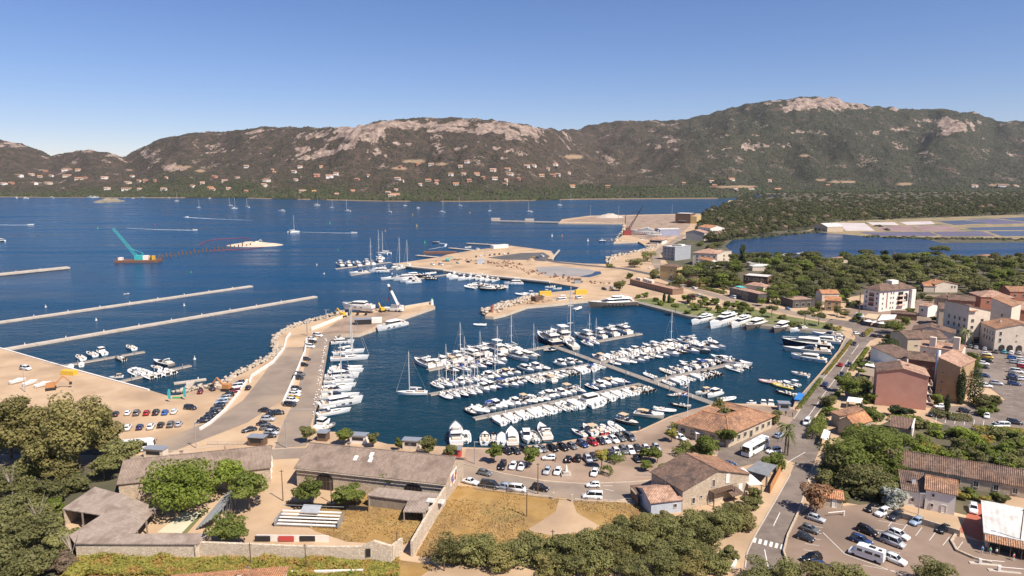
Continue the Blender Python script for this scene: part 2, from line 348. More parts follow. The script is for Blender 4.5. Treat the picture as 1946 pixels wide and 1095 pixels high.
# ---------------------------------------------------------------- hills across the gulf (real terrain, metres)
SKYL=np.array([(-300,262,4300),(-150,256,4300),(0,260,4200),(45,268,4200),(100,291,4100),(135,286,3900),(170,280,3800),(205,286,3800),(240,294,3800),(300,263,3700),(345,253,3600),(375,247,3600),(420,246,3600),(520,236,3500),
 (610,238,3400),(690,233,3300),(730,223,3300),(800,219,3300),(870,219,3300),(960,226,3300),(1000,232,3350),(1040,242,3500),(1090,242,4300),(1130,232,4600),
 (1170,226,4600),(1280,225,4600),(1340,214,4600),(1380,201,4600),(1450,188,4500),(1520,180,4500),(1570,181,4500),(1640,197,4500),(1700,202,4600),(1790,205,4700),
 (1850,212,4800),(1880,226,4900),(1946,227,4900),(2200,236,4900),(2400,240,4900)],float)
SHORE=np.array([(-300,372),(0,373.5),(190,374.5),(430,375),(650,379.5),(740,381.5),(880,382),(1000,380),(1100,378),(1250,377),(1384,376),(1440,368),(1700,366),(2400,366)],float)
def depth_of(y):return (CAM_H*FPX)/(y-YH)*0.985
_tt=np.array([-0.08,-0.001,0.0,0.012,0.12,0.3,0.5,0.7,0.85,0.95,1.0,1.12,1.4,1.8])
_zz=np.array([-0.05,-0.01,0.0,0.012,0.03,0.12,0.32,0.62,0.86,0.975,1.0,0.93,0.6,0.15])
def hill_z(px,Y):
 """terrain height for the column seen at photo column px, forward distance Y (arrays)"""
 ys=np.interp(px,SHORE[:,0],SHORE[:,1]);Y0=depth_of(ys)
 yr=np.interp(px,SKYL[:,0],SKYL[:,1]);Yr=np.interp(px,SKYL[:,0],SKYL[:,2])
 zr=CAM_H+(YH-yr)/FPX*Yr*1.012
 t=(Y-Y0)/(Yr-Y0)
 z=np.interp(t,_tt,_zz)*zr
 X=(px-CX)/FPX*_cp*Y
 env=np.clip(t,0,1)*np.clip(1.35-t*1.0,0.12,1.0)
 n1=fbm(X/520+7,Y/620+3,4,11);n2=fbm(X/170,Y/240,4,23)
 rid=1-np.abs(fbm(X/420+31,Y/700,4,37))*2.2
 z=z+env*(n1*0.7+n2*0.34+(rid-0.6)*0.26)*zr*0.66
 z=z+np.clip(t*4,0,1)*fbm(X/45,Y/60,3,51)*9.0
 # granite dome on the right shoulder and its terrace
 z=z+120*np.exp(-((px-1797)/46.0)**4-((Y-4000)/260.0)**2)
 z=z+60*np.exp(-((px-690)/60.0)**2-((Y-3000)/150.0)**2)
 z=np.where(t<0.02,np.minimum(z,np.interp(t,[-0.08,0,0.004,0.02],[-8,-0.5,2.2,5])),np.maximum(z,3.0))
 return z,t
NA,NR=820,270
pxs=np.linspace(-260,2260,NA)
u=np.linspace(0,1,NR)
PXG,UG=np.meshgrid(pxs,u,indexing='ij')
Y0g=depth_of(np.interp(PXG,SHORE[:,0],SHORE[:,1]))*0.985
Yrg=np.interp(PXG,SKYL[:,0],SKYL[:,2])
YG=Y0g+(Yrg*1.28-Y0g)*UG**1.15
ZG,TG=hill_z(PXG,YG)
XG=(PXG-CX)/FPX*_cp*YG
# bring the crest to the surveyed skyline (a slow correction along the range)
f_=YG*_cp-(ZG-CAM_H)*_sp;top_=(CY-FPX*(YG*_sp+(ZG-CAM_H)*_cp)/f_).min(1)
ratio=(YH-np.interp(pxs,SKYL[:,0],SKYL[:,1])+22)/(YH-top_+26);kern=np.ones(13)/13;ratio=np.convolve(np.pad(ratio,6,'edge'),kern,'valid')
ZG=np.where(ZG>0,ZG*(1+(ratio[:,None]-1)*np.clip(TG*2.2,0,1)),ZG)
f_=YG*_cp-(ZG-CAM_H)*_sp;PYG=CY-FPX*(YG*_sp+(ZG-CAM_H)*_cp)/f_
ROCKS=[(690,248,75,22,1.0),(625,258,42,10,0.7),(770,236,48,13,0.9),(850,239,55,12,0.9),(945,242,60,14,1.0),(1000,248,42,17,1.0),(975,262,40,10,.7),(610,290,42,13,0.85),(560,300,40,8,.6),
 (655,278,35,8,.6),(285,290,30,12,0.8),(165,285,45,7,0.85),(225,296,22,5,.8),(40,276,60,10,0.75),(330,319,26,7,0.9),(375,249,40,6,0.7),(480,250,45,7,.55),(540,243,40,6,.5),(410,275,40,8,.5),(430,285,25,6,.6),
 (700,296,60,14,0.5),(760,290,60,14,0.5),(800,275,60,14,.55),(870,280,60,16,.5),(940,290,60,18,0.45),(1060,265,30,12,0.55),(1085,280,20,8,.5),
 (1555,196,105,13,1.0),(1490,208,45,6,0.8),(1625,204,40,6,.9),(1800,240,46,16,1.0),(1735,240,30,6,0.7),(1700,247,40,5,.5),(1530,252,38,5,0.75),(1640,252,25,4,.6),(1700,206,35,4,.6),(1770,207,40,4,.6),(1845,213,20,5,.7),(1740,230,30,5,.6),
 (1300,262,60,7,.5),(1400,280,70,8,.55),(1280,285,50,8,.5),(1450,275,50,9,.55),(1360,262,60,6,.45),(1740,290,40,5,.5),(1600,305,40,5,.35),(1250,275,30,6,.4),(1380,228,30,4,.5)]
rock=np.zeros_like(ZG)
for (rx,ry,rw,rh,st) in ROCKS:
 rock=np.maximum(rock,st*np.exp(-(np.abs((PXG-rx)/rw)**2.6)-(np.abs((PYG-ry)/rh)**2.6)))
rn=fbm(XG/60,YG/110+ZG/50,5,77,0.62)
rn=rn+0.5*fbm(XG/22,YG/70+ZG/90,4,177,0.7)
rockv=np.clip((rock*1.05+rn*0.85-0.56)*3.4,0,1)
# craggy relief where the granite shows
ZG=ZG+rockv*(np.abs(fbm(XG/30,YG/120,4,91))*46-16)*np.clip(1.25-TG,0.25,1)
CLEAR=[(345,319,22,6),(425,300,0,0),(790,307,28,5),(840,312,20,4),(1090,298,22,5),(380,325,14,4),(245,323,10,3),(1525,296,14,3),(1600,346,36,3),(1560,342,14,3),(1720,350,25,4),(1900,352,30,3),(1400,355,60,3),(760,320,20,4),(130,322,16,3)]
clr=np.zeros_like(ZG)
for (rx,ry,rw,rh) in CLEAR:
 if rw:clr=np.maximum(clr,np.exp(-(np.abs((PXG-rx)/rw)**2)-(np.abs((PYG-ry)/rh)**2)))
clr=np.clip((clr+fbm(XG/50,YG/90,3,5)*0.3-0.5)*5,0,1)
beach=np.clip(1-np.abs(TG-0.004)/0.006,0,1)*(fbm(XG/120,YG*0,3,9)>-0.18)
clr=np.maximum(clr,beach)
green=np.clip(1.15-TG*2.6+fbm(XG/260,YG/260,4,15)*0.8,0,1)
green=np.maximum(green,np.clip((PXG-1120)/300,0,1)*0.75)
def rock_mat():
 m=bpy.data.materials.new('maquis_hillside');m.use_nodes=True
 n=m.node_tree.nodes;l=m.node_tree.links;b=n['Principled BSDF'];b.inputs['Roughness'].default_value=0.95;b.inputs['Specular IOR Level'].default_value=0.2
 geo=n.new('ShaderNodeNewGeometry')
 def nz(s,d=6,r=0.65):
  t=n.new('ShaderNodeTexNoise');t.inputs['Scale'].default_value=s;t.inputs['Detail'].default_value=d;t.inputs['Roughness'].default_value=r;l.new(geo.outputs['Position'],t.inputs['Vector']);return t.outputs[0]
 def rng(x,a,c):
  r=n.new('ShaderNodeMapRange');r.inputs[1].default_value=a;r.inputs[2].default_value=c;l.new(x,r.inputs[0]);return r.outputs[0]
 def mixc(f,a,c):
  x=n.new('ShaderNodeMix');x.data_type='RGBA';l.new(f,x.inputs[0])
  for i,v in ((6,a),(7,c)):
   if isinstance(v,tuple):x.inputs[i].default_value=v+(1,)
   else:l.new(v,x.inputs[i])
  return x.outputs[2]
 def att(nm):
  a=n.new('ShaderNodeAttribute');a.attribute_name=nm;return a.outputs['Fac']
 brown=mixc(rng(nz(0.035),0.4,0.62),(0.10,0.07,0.052),(0.046,0.042,0.03))
 grn=mixc(rng(nz(0.04),0.4,0.62),(0.062,0.06,0.038),(0.03,0.040,0.02))
 veg=mixc(att('green'),brown,grn)
 veg=mixc(rng(nz(0.012,4),0.56,0.72),veg,(0.125,0.088,0.066))
 rk=mixc(rng(nz(0.03,8,0.7),0.38,0.6),(0.20,0.143,0.112),(0.45,0.34,0.275))
 # crisp, broken outcrop edges and stray boulders
 def mth(op,a,c):
  x=n.new('ShaderNodeMath');x.operation=op
  for i,v in enumerate((a,c)):
   if isinstance(v,float):x.inputs[i].default_value=v
   else:l.new(v,x.inputs[i])
  return x.outputs[0]
 fine=nz(0.075,9,0.72);crack=nz(0.028,9,0.78)
 edge=rng(mth('ADD',mth('MULTIPLY',att('rock'),0.55),fine),0.68,0.74)
 stray=mth('MULTIPLY',rng(mth('ADD',nz(0.009,5,0.6),mth('MULTIPLY',fine,0.55)),0.895,0.93),att('upper'))
 rk=mixc(rng(crack,0.36,0.5),(0.085,0.062,0.052),rk)
 c=mixc(mth('MAXIMUM',edge,stray),veg,rk)
 c=mixc(att('clear'),c,(0.34,0.235,0.15))
 l.new(c,b.inputs['Base Color'])
 bp=n.new('ShaderNodeBump');bp.inputs['Distance'].default_value=9.0;bp.inputs['Strength'].default_value=1.0
 bp.inputs['Distance'].default_value=14.0;l.new(nz(0.04,8,0.75),bp.inputs['Height']);l.new(bp.outputs[0],b.inputs['Normal'])
 return m
idx=np.arange(NA*NR).reshape(NA,NR)
faces=np.stack([idx[:-1,:-1],idx[1:,:-1],idx[1:,1:],idx[:-1,1:]],-1).reshape(-1,4)
hv=np.stack([XG,YG,ZG],-1).reshape(-1,3)
hill_me=np_mesh('hills',hv,faces,rock_mat(),True,attr={'rock':rockv.ravel(),'clear':clr.ravel(),'green':green.ravel(),'upper':np.clip(TG*2-0.25,0,1).ravel()})
tag(put('hills',hill_me),'maquis-covered granite hills across the gulf',kind='structure')
def on_hill(px,py):
 """terrain point seen at a photo pixel"""
 j=int(np.clip(round((px+260)/2520*(NA-1)),0,NA-1))
 k=np.argmax(PYG[j]<=py) if (PYG[j]<=py).any() else NR-1
 return Vector((XG[j,k],YG[j,k],ZG[j,k]))
# bushes and low trees of the maquis: an uncountable mass
rg=np.random.default_rng(5)
def blob_field(name,pts,rad,hgt,mats,label,seed=1,nm=4,midx=None):
 """joined low bumpy crowns, one per point"""
 g=np.random.default_rng(seed)
 ring=4;base=[]
 for lv,(rr,zz) in enumerate(((0.95,0.1),(0.8,0.66))):
  for i in range(ring):
   a=2*math.pi*(i+0.5*lv)/ring;base.append((rr*math.cos(a),rr*math.sin(a),zz))
 base.append((0,0,1.0));base=np.array(base)
 tf=[]
 for lv in range(1):
  for i in range(ring):
   a=lv*ring+i;b2=lv*ring+(i+1) % ring;c=a+ring;d=b2+ring
   tf+=[(a,b2,c),(b2,d,c)]
 for i in range(ring):tf.append((ring+i,ring+(i+1) % ring,2*ring))
 tf=np.array(tf);N=len(pts);nv=len(base)
 ang=g.uniform(0,6.28,N);ca,sa=np.cos(ang)[:,None],np.sin(ang)[:,None]
 jit=g.uniform(0.7,1.3,(N,nv))
 bx=(base[None,:,0]*ca-base[None,:,1]*sa)*jit*rad[:,None]
 by=(base[None,:,0]*sa+base[None,:,1]*ca)*jit*rad[:,None]
 bz=base[None,:,2]*hgt[:,None]*g.uniform(0.8,1.2,(N,nv))
 V=np.stack([pts[:,None,0]+bx,pts[:,None,1]+by,pts[:,None,2]-0.25*hgt[:,None]+bz],-1).reshape(-1,3)
 F=(tf[None]+(np.arange(N)*nv)[:,None,None]).reshape(-1,3)
 mi=np.repeat(g.integers(0,nm,N) if midx is None else midx,len(tf))
 o=put(name,np_mesh(name,V,F,mats,True,mi));tag(o,label,kind='stuff');return o
M_BUSH=[mat('maquis_a',(0.022,0.03,0.012),(0.055,0.062,0.026),0.06,0.95,spec=0.15),mat('maquis_b',(0.036,0.04,0.018),(0.075,0.072,0.036),0.06,0.95,spec=0.15),
 mat('maquis_c',(0.048,0.042,0.03),(0.082,0.066,0.05),0.06,0.95,spec=0.15),mat('maquis_d',(0.032,0.042,0.018),(0.066,0.076,0.034),0.06,0.95,spec=0.15)]
NB=62000
ii=rg.integers(0,NA-1,NB*3);kk=(rg.random(NB*3)**0.85*(NR*0.86)).astype(int)
fa,fb=rg.random(NB*3),rg.random(NB*3)
def bil(G):return (G[ii,kk]*(1-fa)+G[ii+1,kk]*fa)*(1-fb)+(G[ii,kk+1]*(1-fa)+G[ii+1,kk+1]*fa)*fb
bt=bil(TG);br=bil(rockv);bc=bil(clr);bgn=bil(green)
keep=(br<0.35) & (bc<0.3) & (bt>0.012) & (bt<1.06) & (rg.random(NB*3)<0.22+0.7*np.clip(bgn+0.2,0,1))
sel=np.where(keep)[0][:NB]
bp_=np.stack([bil(XG)[sel],bil(YG)[sel],bil(ZG)[sel]],-1)
bg_=bgn[sel];low=np.clip(1-bt[sel]*3.2,0,1)
rad=rg.uniform(2.4,5.2,len(sel))*(1+0.75*low);hg=rad*rg.uniform(0.7,1.25,len(sel))
mi=np.where(rg.random(len(sel))<bg_*0.8,np.where(rg.random(len(sel))<low*.8,3,rg.integers(0,2,len(sel))),rg.integers(1,3,len(sel)))
blob_field('maquis_vegetation',bp_,rad,hg,M_BUSH,'dense dark maquis bushes and low woods covering the hills',3,4,mi)
# ---------------------------------------------------------------- building materials
def stone_mat(name,c1,c2,joint,vs=1.6,bump=0.05):
 m=mat(name,c1,c2,0.9,0.95,0.0,detail=6)
 n=m.node_tree.nodes;l=m.node_tree.links;b=n['Principled BSDF']
 src=b.inputs['Base Color'].links[0].from_socket
 geo=n.new('ShaderNodeNewGeometry');mp=n.new('ShaderNodeMapping');mp.inputs['Scale'].default_value=(1,1,1.7);l.new(geo.outputs['Position'],mp.inputs[0])
 v=n.new('ShaderNodeTexVoronoi');v.feature='DISTANCE_TO_EDGE';v.inputs['Scale'].default_value=vs;l.new(mp.outputs[0],v.inputs['Vector'])
 vc=n.new('ShaderNodeTexVoronoi');vc.inputs['Scale'].default_value=vs;l.new(mp.outputs[0],vc.inputs['Vector'])
 hs=n.new('ShaderNodeHueSaturation');l.new(src,hs.inputs['Color'])
 sp=n.new('ShaderNodeSeparateColor');l.new(vc.outputs['Color'],sp.inputs[0])
 mv=n.new('ShaderNodeMapRange');mv.inputs[3].default_value=0.82;mv.inputs[4].default_value=1.14;l.new(sp.outputs[0],mv.inputs[0]);l.new(mv.outputs[0],hs.inputs['Value'])
 r=n.new('ShaderNodeMapRange');r.inputs[1].default_value=0.02;r.inputs[2].default_value=0.09;l.new(v.outputs['Distance'],r.inputs[0])
 mx=n.new('ShaderNodeMix');mx.data_type='RGBA';mx.inputs[6].default_value=joint+(1,);l.new(r.outputs[0],mx.inputs[0]);l.new(hs.outputs[0],mx.inputs[7])
 l.new(mx.outputs[2],b.inputs['Base Color'])
 bp=n.new('ShaderNodeBump');bp.inputs['Distance'].default_value=bump;l.new(r.outputs[0],bp.inputs['Height']);l.new(bp.outputs[0],b.inputs['Normal'])
 return m
def roof_mat(name,c1,c2,c3,axis='x',pitch=0.24,bump=0.06,s3=0.35,sheetlines=0.0):
 """rows of barrel tiles or corrugations running down the slope, patchy weathering"""
 m=mat(name,c1,c2,1.1,0.9,0.0,detail=8,c3=c3,s3=s3)
 n=m.node_tree.nodes;l=m.node_tree.links;b=n['Principled BSDF']
 src=b.inputs['Base Color'].links[0].from_socket
 tc=n.new('ShaderNodeTexCoord');sp=n.new('ShaderNodeSeparateXYZ');l.new(tc.outputs['Object'],sp.inputs[0])
 def wave(sock,per):
  a=n.new('ShaderNodeMath');a.operation='MULTIPLY';a.inputs[1].default_value=2*math.pi/per;l.new(sock,a.inputs[0])
  s=n.new('ShaderNodeMath');s.operation='SINE';l.new(a.outputs[0],s.inputs[0]);return s.outputs[0]
 ax,ot=(sp.outputs[0],sp.outputs[1]) if axis=='x' else (sp.outputs[1],sp.outputs[0])
 w=wave(ax,pitch);h=w
 # darker, cell-wise tile tint
 v=n.new('ShaderNodeTexWhiteNoise');v.noise_dimensions='2D'
 cb=n.new('ShaderNodeCombineXYZ')
 for i,(sk,per) in enumerate(((ax,pitch),(ot,0.38 if not sheetlines else sheetlines))):
  a=n.new('ShaderNodeMath');a.operation='MULTIPLY';a.inputs[1].default_value=1/per;l.new(sk,a.inputs[0])
  f=n.new('ShaderNodeMath');f.operation='FLOOR';l.new(a.outputs[0],f.inputs[0]);l.new(f.outputs[0],cb.inputs[i])
 l.new(cb.outputs[0],v.inputs['Vector'])
 mr=n.new('ShaderNodeMapRange');mr.inputs[3].default_value=0.72 if not sheetlines else 0.9;mr.inputs[4].default_value=1.2 if not sheetlines else 1.08;l.new(v.outputs['Value'],mr.inputs[0])
 hs=n.new('ShaderNodeHueSaturation');l.new(src,hs.inputs['Color']);l.new(mr.outputs[0],hs.inputs['Value'])
 l.new(hs.outputs[0],b.inputs['Base Color'])
 bp=n.new('ShaderNodeBump');bp.inputs['Distance'].default_value=bump;l.new(h,bp.inputs['Height']);l.new(bp.outputs[0],b.inputs['Normal'])
 return m
def two(f,name,*a,**k):return {'x':f(name,*a,axis='x',**k),'y':f(name+'_across',*a,axis='y',**k)}
ROOF={
 'fibro':two(roof_mat,'fibrocement_roof',(0.25,0.182,0.138),(0.33,0.245,0.19),(0.20,0.145,0.11),pitch=0.34,bump=0.05,s3=0.25,sheetlines=1.4),
 'fibro2':two(roof_mat,'pale_fibrocement',(0.31,0.24,0.19),(0.40,0.315,0.255),(0.25,0.185,0.145),pitch=0.34,bump=0.05,s3=0.3,sheetlines=1.4),
 'tile':two(roof_mat,'clay_tile',(0.31,0.155,0.085),(0.43,0.235,0.135),(0.23,0.125,0.08),pitch=0.42,bump=0.07),
 'brown':two(roof_mat,'weathered_tile',(0.155,0.095,0.068),(0.245,0.15,0.105),(0.11,0.072,0.055),pitch=0.42,bump=0.07),
 'orange':two(roof_mat,'orange_tile',(0.46,0.20,0.09),(0.58,0.29,0.145),(0.36,0.165,0.085),pitch=0.42,bump=0.07),
 'pinktile':two(roof_mat,'pale_tile',(0.42,0.245,0.165),(0.52,0.33,0.235),(0.34,0.19,0.125),pitch=0.42,bump=0.07),
 'white':two(roof_mat,'white_sheet',(0.52,0.50,0.46),(0.62,0.60,0.56),(0.47,0.44,0.40),pitch=1.2,bump=0.02,sheetlines=3.0),
}
M_STONE=stone_mat('granite_rubble',(0.50,0.385,0.27),(0.62,0.50,0.37),(0.45,0.355,0.26),2.7)
M_STONE2=stone_mat('granite_wall',(0.60,0.48,0.355),(0.72,0.60,0.46),(0.48,0.375,0.27),2.2)
M_WHITE=mat('white_render',(0.72,0.655,0.585),(0.79,0.73,0.66),0.5,0.9,0.01,6)
M_CREAM=mat('cream_render',(0.60,0.50,0.39),(0.68,0.58,0.47),0.4,0.9,0.01,6)
M_BEIGE=mat('beige_render',(0.48,0.38,0.27),(0.55,0.45,0.33),0.4,0.9,0.01,6)
M_OCHRE=mat('ochre_render',(0.36,0.235,0.125),(0.42,0.285,0.16),0.4,0.9,0.01,6)
M_YELLOW=mat('yellow_render',(0.52,0.36,0.16),(0.60,0.43,0.21),0.4,0.9,0.01,6)
M_PINK=mat('pink_render',(0.47,0.225,0.165),(0.53,0.265,0.20),0.25,0.9,0.008,6,c3=(0.43,0.20,0.15),s3=0.12)
M_RUST=mat('rust_render',(0.33,0.13,0.08),(0.38,0.16,0.10),0.3,0.9,0.01,6)
M_BLUEW=mat('pale_blue_render',(0.42,0.45,0.50),(0.50,0.53,0.57),0.6,0.9,0.01,6)
M_GREYW=mat('grey_render',(0.30,0.31,0.33),(0.36,0.37,0.39),0.5,0.9,0.01,6)
M_DARKW=mat('dark_render',(0.07,0.06,0.055),(0.11,0.095,0.085),0.5,0.8)
M_WOOD=mat('grey_boards',(0.22,0.17,0.12),(0.34,0.27,0.20),1.5,0.9,0.02,5,stretch=(4,4,0.4))
M_BROWNW=mat('brown_timber',(0.11,0.065,0.04),(0.17,0.10,0.065),1.5,0.8,0.01,5)
M_GLASS=mat('window_glass',(0.015,0.018,0.022),(0.03,0.035,0.04),0.3,0.08,spec=0.8)
M_FRAME=mat('window_frame',(0.50,0.45,0.40),None,1,0.6)
M_BLACK=mat('black_paint',(0.018,0.017,0.017),(0.03,0.028,0.027),2,0.5)
M_STEEL=mat('galvanised_steel',(0.42,0.43,0.44),(0.52,0.53,0.54),3,0.45,metal=0.6)
M_CANVAS=mat('white_canvas',(0.72,0.68,0.62),(0.80,0.77,0.72),0.6,0.85,0.01,2)
M_GREYCANVAS=mat('grey_canvas',(0.16,0.165,0.175),(0.21,0.215,0.225),0.6,0.85)
M_BUSHRED=mat('rust_red_wall',(0.30,0.11,0.07),None,0.5,0.9)
_WM={}
def win_mesh(w,h,kind):
 k=(round(w,2),round(h,2),kind)
 if k not in _WM:
  b=MB()
  fr=0.1 if kind != 'door' else 0.12
  gb=MB();gb.box((0,0,h/2),(w,0.05,h),0)
  for x in (-w/2,w/2):b.box((x,-0.03,h/2),(fr,0.12,h+fr),1)
  b.box((0,-0.03,h),(w-fr,0.115,fr),1);b.box((0,-0.05,0),(w+0.2,0.18,fr),1)
  if kind=='win' and w>0.9:b.box((0,-0.035,h/2),(0.05,0.06,h-fr),1)
  _WM[k]=(b.mesh('window',[M_GLASS,M_FRAME if kind != 'white' else M_WHITE]),gb.mesh('pane',{'wood':M_BROWNW,'white':M_WHITE}.get(kind,M_GLASS)))
 return _WM[k]
def put_win(nm,w,h,kind,root,loc=None,rz=0.0):
 f,p=win_mesh(w,h,kind);o=put(nm,f,root,loc,rz);put('pane' if kind in ('win','white') else 'leaf_panel',p,o);return o
def slab(b,q,t,m=0):
 q=[Vector(p) for p in q];lo=[p-Vector((0,0,t)) for p in q];n=len(q)
 b.add(q+lo,[tuple(range(n)),tuple(range(2*n-1,n-1,-1))]+[(i,n+i,n+(i+1) % n,(i+1) % n) for i in range(n)],m)
class House:pass
def house(name,label,A,B,D,h,rh=1.5,roof='gable',axis='x',wm=None,rm='tile',wins=(),cat='house',ov=0.35,rs=0.5,group=None,chim=(),z=LAND,rt=0.2,world=None,sub=False):
 a=P(A[0],A[1],z) if world is None else Vector(world[0]);bb=P(B[0],B[1],z) if world is None else Vector(world[1])
 W=(bb-a).xy.length;ang=math.atan2(bb.y-a.y,bb.x-a.x)
 root=empty(name,a,ang);tag(root,label,cat,group)
 H=House();H.root=root;H.W=W;H.D=D;H.h=h;H.ang=ang;H.a=a
 wm=wm or M_CREAM;b=MB();e=-0.5
 if roof=='gable' and axis=='x':
  y=D*rs
  b.loft([[(x,0,e),(x,0,h),(x,y,h+rh),(x,D,h),(x,D,e)] for x in (0,W)])
 elif roof=='gable':
  x=W*rs
  b.loft([[(W,y,e),(W,y,h),(x,y,h+rh),(0,y,h),(0,y,e)] for y in (0,D)])
 elif roof=='shed':
  b.loft([[(x,0,e),(x,0,h),(x,D,h+rh),(x,D,e)] for x in (0,W)])
 elif roof=='shedx':
  b.loft([[(W,y,e),(W,y,h),(0,y,h+rh),(0,y,e)] for y in (0,D)])
 else:b.box((W/2,D/2,(h+e)/2),(W,D,h-e))
 H.wall=b.build('wall',wm,root)
 r=MB();o=ov;g=0.06;RM=ROOF[rm] if rm in ROOF else {'x':MATS[rm],'y':MATS[rm]}
 if roof=='gable' and axis=='x':
  y=D*rs;s1=rh/y;s2=rh/(D-y)
  slab(r,[(-o,-o,h-o*s1+rt+g),(W+o,-o,h-o*s1+rt+g),(W+o,y,h+rh+rt+g),(-o,y,h+rh+rt+g)],rt)
  slab(r,[(-o,y,h+rh+rt+g-0.01),(W+o,y,h+rh+rt+g-0.01),(W+o,D+o,h-o*s2+rt+g),(-o,D+o,h-o*s2+rt+g)],rt)
  ro=r.build('roof',RM['x'],root);c=MB();c.bar((-o,y,h+rh+rt+g),(W+o,y,h+rh+rt+g),0.35,0.16)
  c.build('ridge_cap',RM['x'],ro)
 elif roof=='gable':
  x=W*rs;s1=rh/x;s2=rh/(W-x)
  slab(r,[(-o,D+o,h-o*s1+rt+g),(-o,-o,h-o*s1+rt+g),(x,-o,h+rh+rt+g),(x,D+o,h+rh+rt+g)],rt)
  slab(r,[(x,D+o,h+rh+rt+g-0.01),(x,-o,h+rh+rt+g-0.01),(W+o,-o,h-o*s2+rt+g),(W+o,D+o,h-o*s2+rt+g)],rt)
  ro=r.build('roof',RM['y'],root);c=MB();c.bar((x,-o,h+rh+rt+g),(x,D+o,h+rh+rt+g),0.35,0.16)
  c.build('ridge_cap',RM['y'],ro)
 elif roof=='hip':
  k=min(W,D)/2+o;z0=h+rt+g;z1=h+rh+rt+g
  if W>=D:p,q=(k-o,D/2,z1),(W-k+o,D/2,z1)
  else:p,q=(W/2,k-o,z1),(W/2,D-k+o,z1)
  c4=[(-o,-o,z0),(W+o,-o,z0),(W+o,D+o,z0),(-o,D+o,z0)]
  if W>=D:tops=[[c4[0],c4[1],q,p],[c4[1],c4[2],q],[c4[2],c4[3],p,q],[c4[3],c4[0],p]]
  else:tops=[[c4[0],c4[1],p],[c4[1],c4[2],q,p],[c4[2],c4[3],q],[c4[3],c4[0],p,q]]
  for i,t in enumerate(tops):r.add(t,[tuple(range(len(t)))],(0 if (W>=D)==(i % 2==0) else 1))
  slab(r,[(x,y,z0-0.002) for x,y,z0 in c4],rt,0)
  ro=r.build('roof',[RM['x'],RM['y']],root)
 elif roof=='shed':
  s=rh/D
  slab(r,[(-o,-o,h-o*s+rt+g),(W+o,-o,h-o*s+rt+g),(W+o,D+o,h+rh+o*s+rt+g),(-o,D+o,h+rh+o*s+rt+g)],rt)
  ro=r.build('roof',RM['x'],root)
 elif roof=='shedx':
  s=rh/W
  slab(r,[(-o,D+o,h+rh+o*s+rt+g),(-o,-o,h+rh+o*s+rt+g),(W+o,-o,h-o*s+rt+g),(W+o,D+o,h-o*s+rt+g)],rt)
  ro=r.build('roof',RM['y'],root)
 else:
  r.box((W/2,D/2,h+0.1),(W-0.5,D-0.5,0.2),0)
  for c,d in (((W/2,0,h+0.25),(W+0.3,0.3,0.55)),((W/2,D,h+0.25),(W+0.3,0.3,0.55)),((0,D/2,h+0.252),(0.3,D-0.3,0.55)),((W,D/2,h+0.252),(0.3,D-0.3,0.55))):r.box(c,d,1)
  ro=r.build('roof',[RM['x'],wm],root)
 H.roof=ro
 for w in wins:
  face,s,zz,ww,hh=w[:5];kind=w[5] if len(w)>5 else 'win'
  nm='door' if kind in ('door','wood') else 'window'
  wo_=put_win(nm,ww,hh,kind,root)
  wo_.location={'F':(s,-0.03,zz),'B':(s,D+0.03,zz),'L':(-0.03,s,zz),'R':(W+0.03,s,zz)}[face]
  wo_.rotation_euler=(0,0,{'F':0,'B':math.pi,'L':-math.pi/2,'R':math.pi/2}[face])
 hh_=(int(A[0]*7+A[1]*3) if world is None else 3) % 10
 if not chim and roof in ('gable','hip') and W>7 and hh_<7:chim=((W*(.25+.06*hh_),D*.62,rh*.9+.3,.75),)
 if roof in ('gable','hip','flat') and hh_ % 3==0 and W>6:
  b=MB();b.cyl((W*.7,D*.5,h),(W*.7,D*.5,h+rh+2.6),.04,.03,4);b.box((W*.7,D*.5,h+rh+2.3),(1.1,.05,.05));b.box((W*.7,D*.5,h+rh+2.55),(.7,.05,.05));b.build('aerial',M_STEEL,ro)
 for (cx,cy,ch,cw) in chim:
  b=MB();b.box((cx,cy,h+ch/2),(cw,cw*0.8,ch+1.0),0);b.box((cx,cy,h+ch+0.55),(cw+0.2,cw*0.8+0.2,0.12),1);b.build('chimney',[wm,RM['x']],ro)
 return H
def part(H,name,m,c,d,rz=0.0,parent=None):
 b=MB();b.box(c,d,0,rz);return b.build(name,m,parent or H.root)
def grid_w(face,xs,zs,w,h,kind='win'):return [(face,x,z,w,h,kind) for z in zs for x in xs]
# ---------------------------------------------------------------- foreground buildings
H=house('stone_warehouse','long stone warehouse with a brown corrugated roof and arched doors',(565,925),(845,957),16,5.2,3.5,wm=M_STONE,rm='fibro',cat='warehouse',ov=0.45)
def arch(root,name,x,z0,w,h,m,D=0.12,y=-0.05,face='F',W=0):
 b=MB();n=12;pts=[(-w/2,0),(w/2,0),(w/2,h*0.62)]+[(w/2*math.cos(math.pi*i/n),h*0.62+h*0.38*math.sin(math.pi*i/n)) for i in range(1,n)]+[(-w/2,h*0.62)]
 b.loft([[(px,yy,pz) for px,pz in pts] for yy in (-D,0.02)])
 for i in range(1,5):b.box((-w/2+w*i/5,-D-0.03,h*0.45),(0.07,0.05,h*0.88),1)
 b.box((0,-D-0.028,h*0.5),(w*0.96,0.052,0.09),1)
 return b.build(name,[m,M_BROWNW],root,loc=(x,y,z0))
arch(H.root,'arched_door',8.0,0.15,4.6,4.3,M_BLACK);arch(H.root,'arched_door',32.2,0.15,4.6,4.3,M_BLACK)
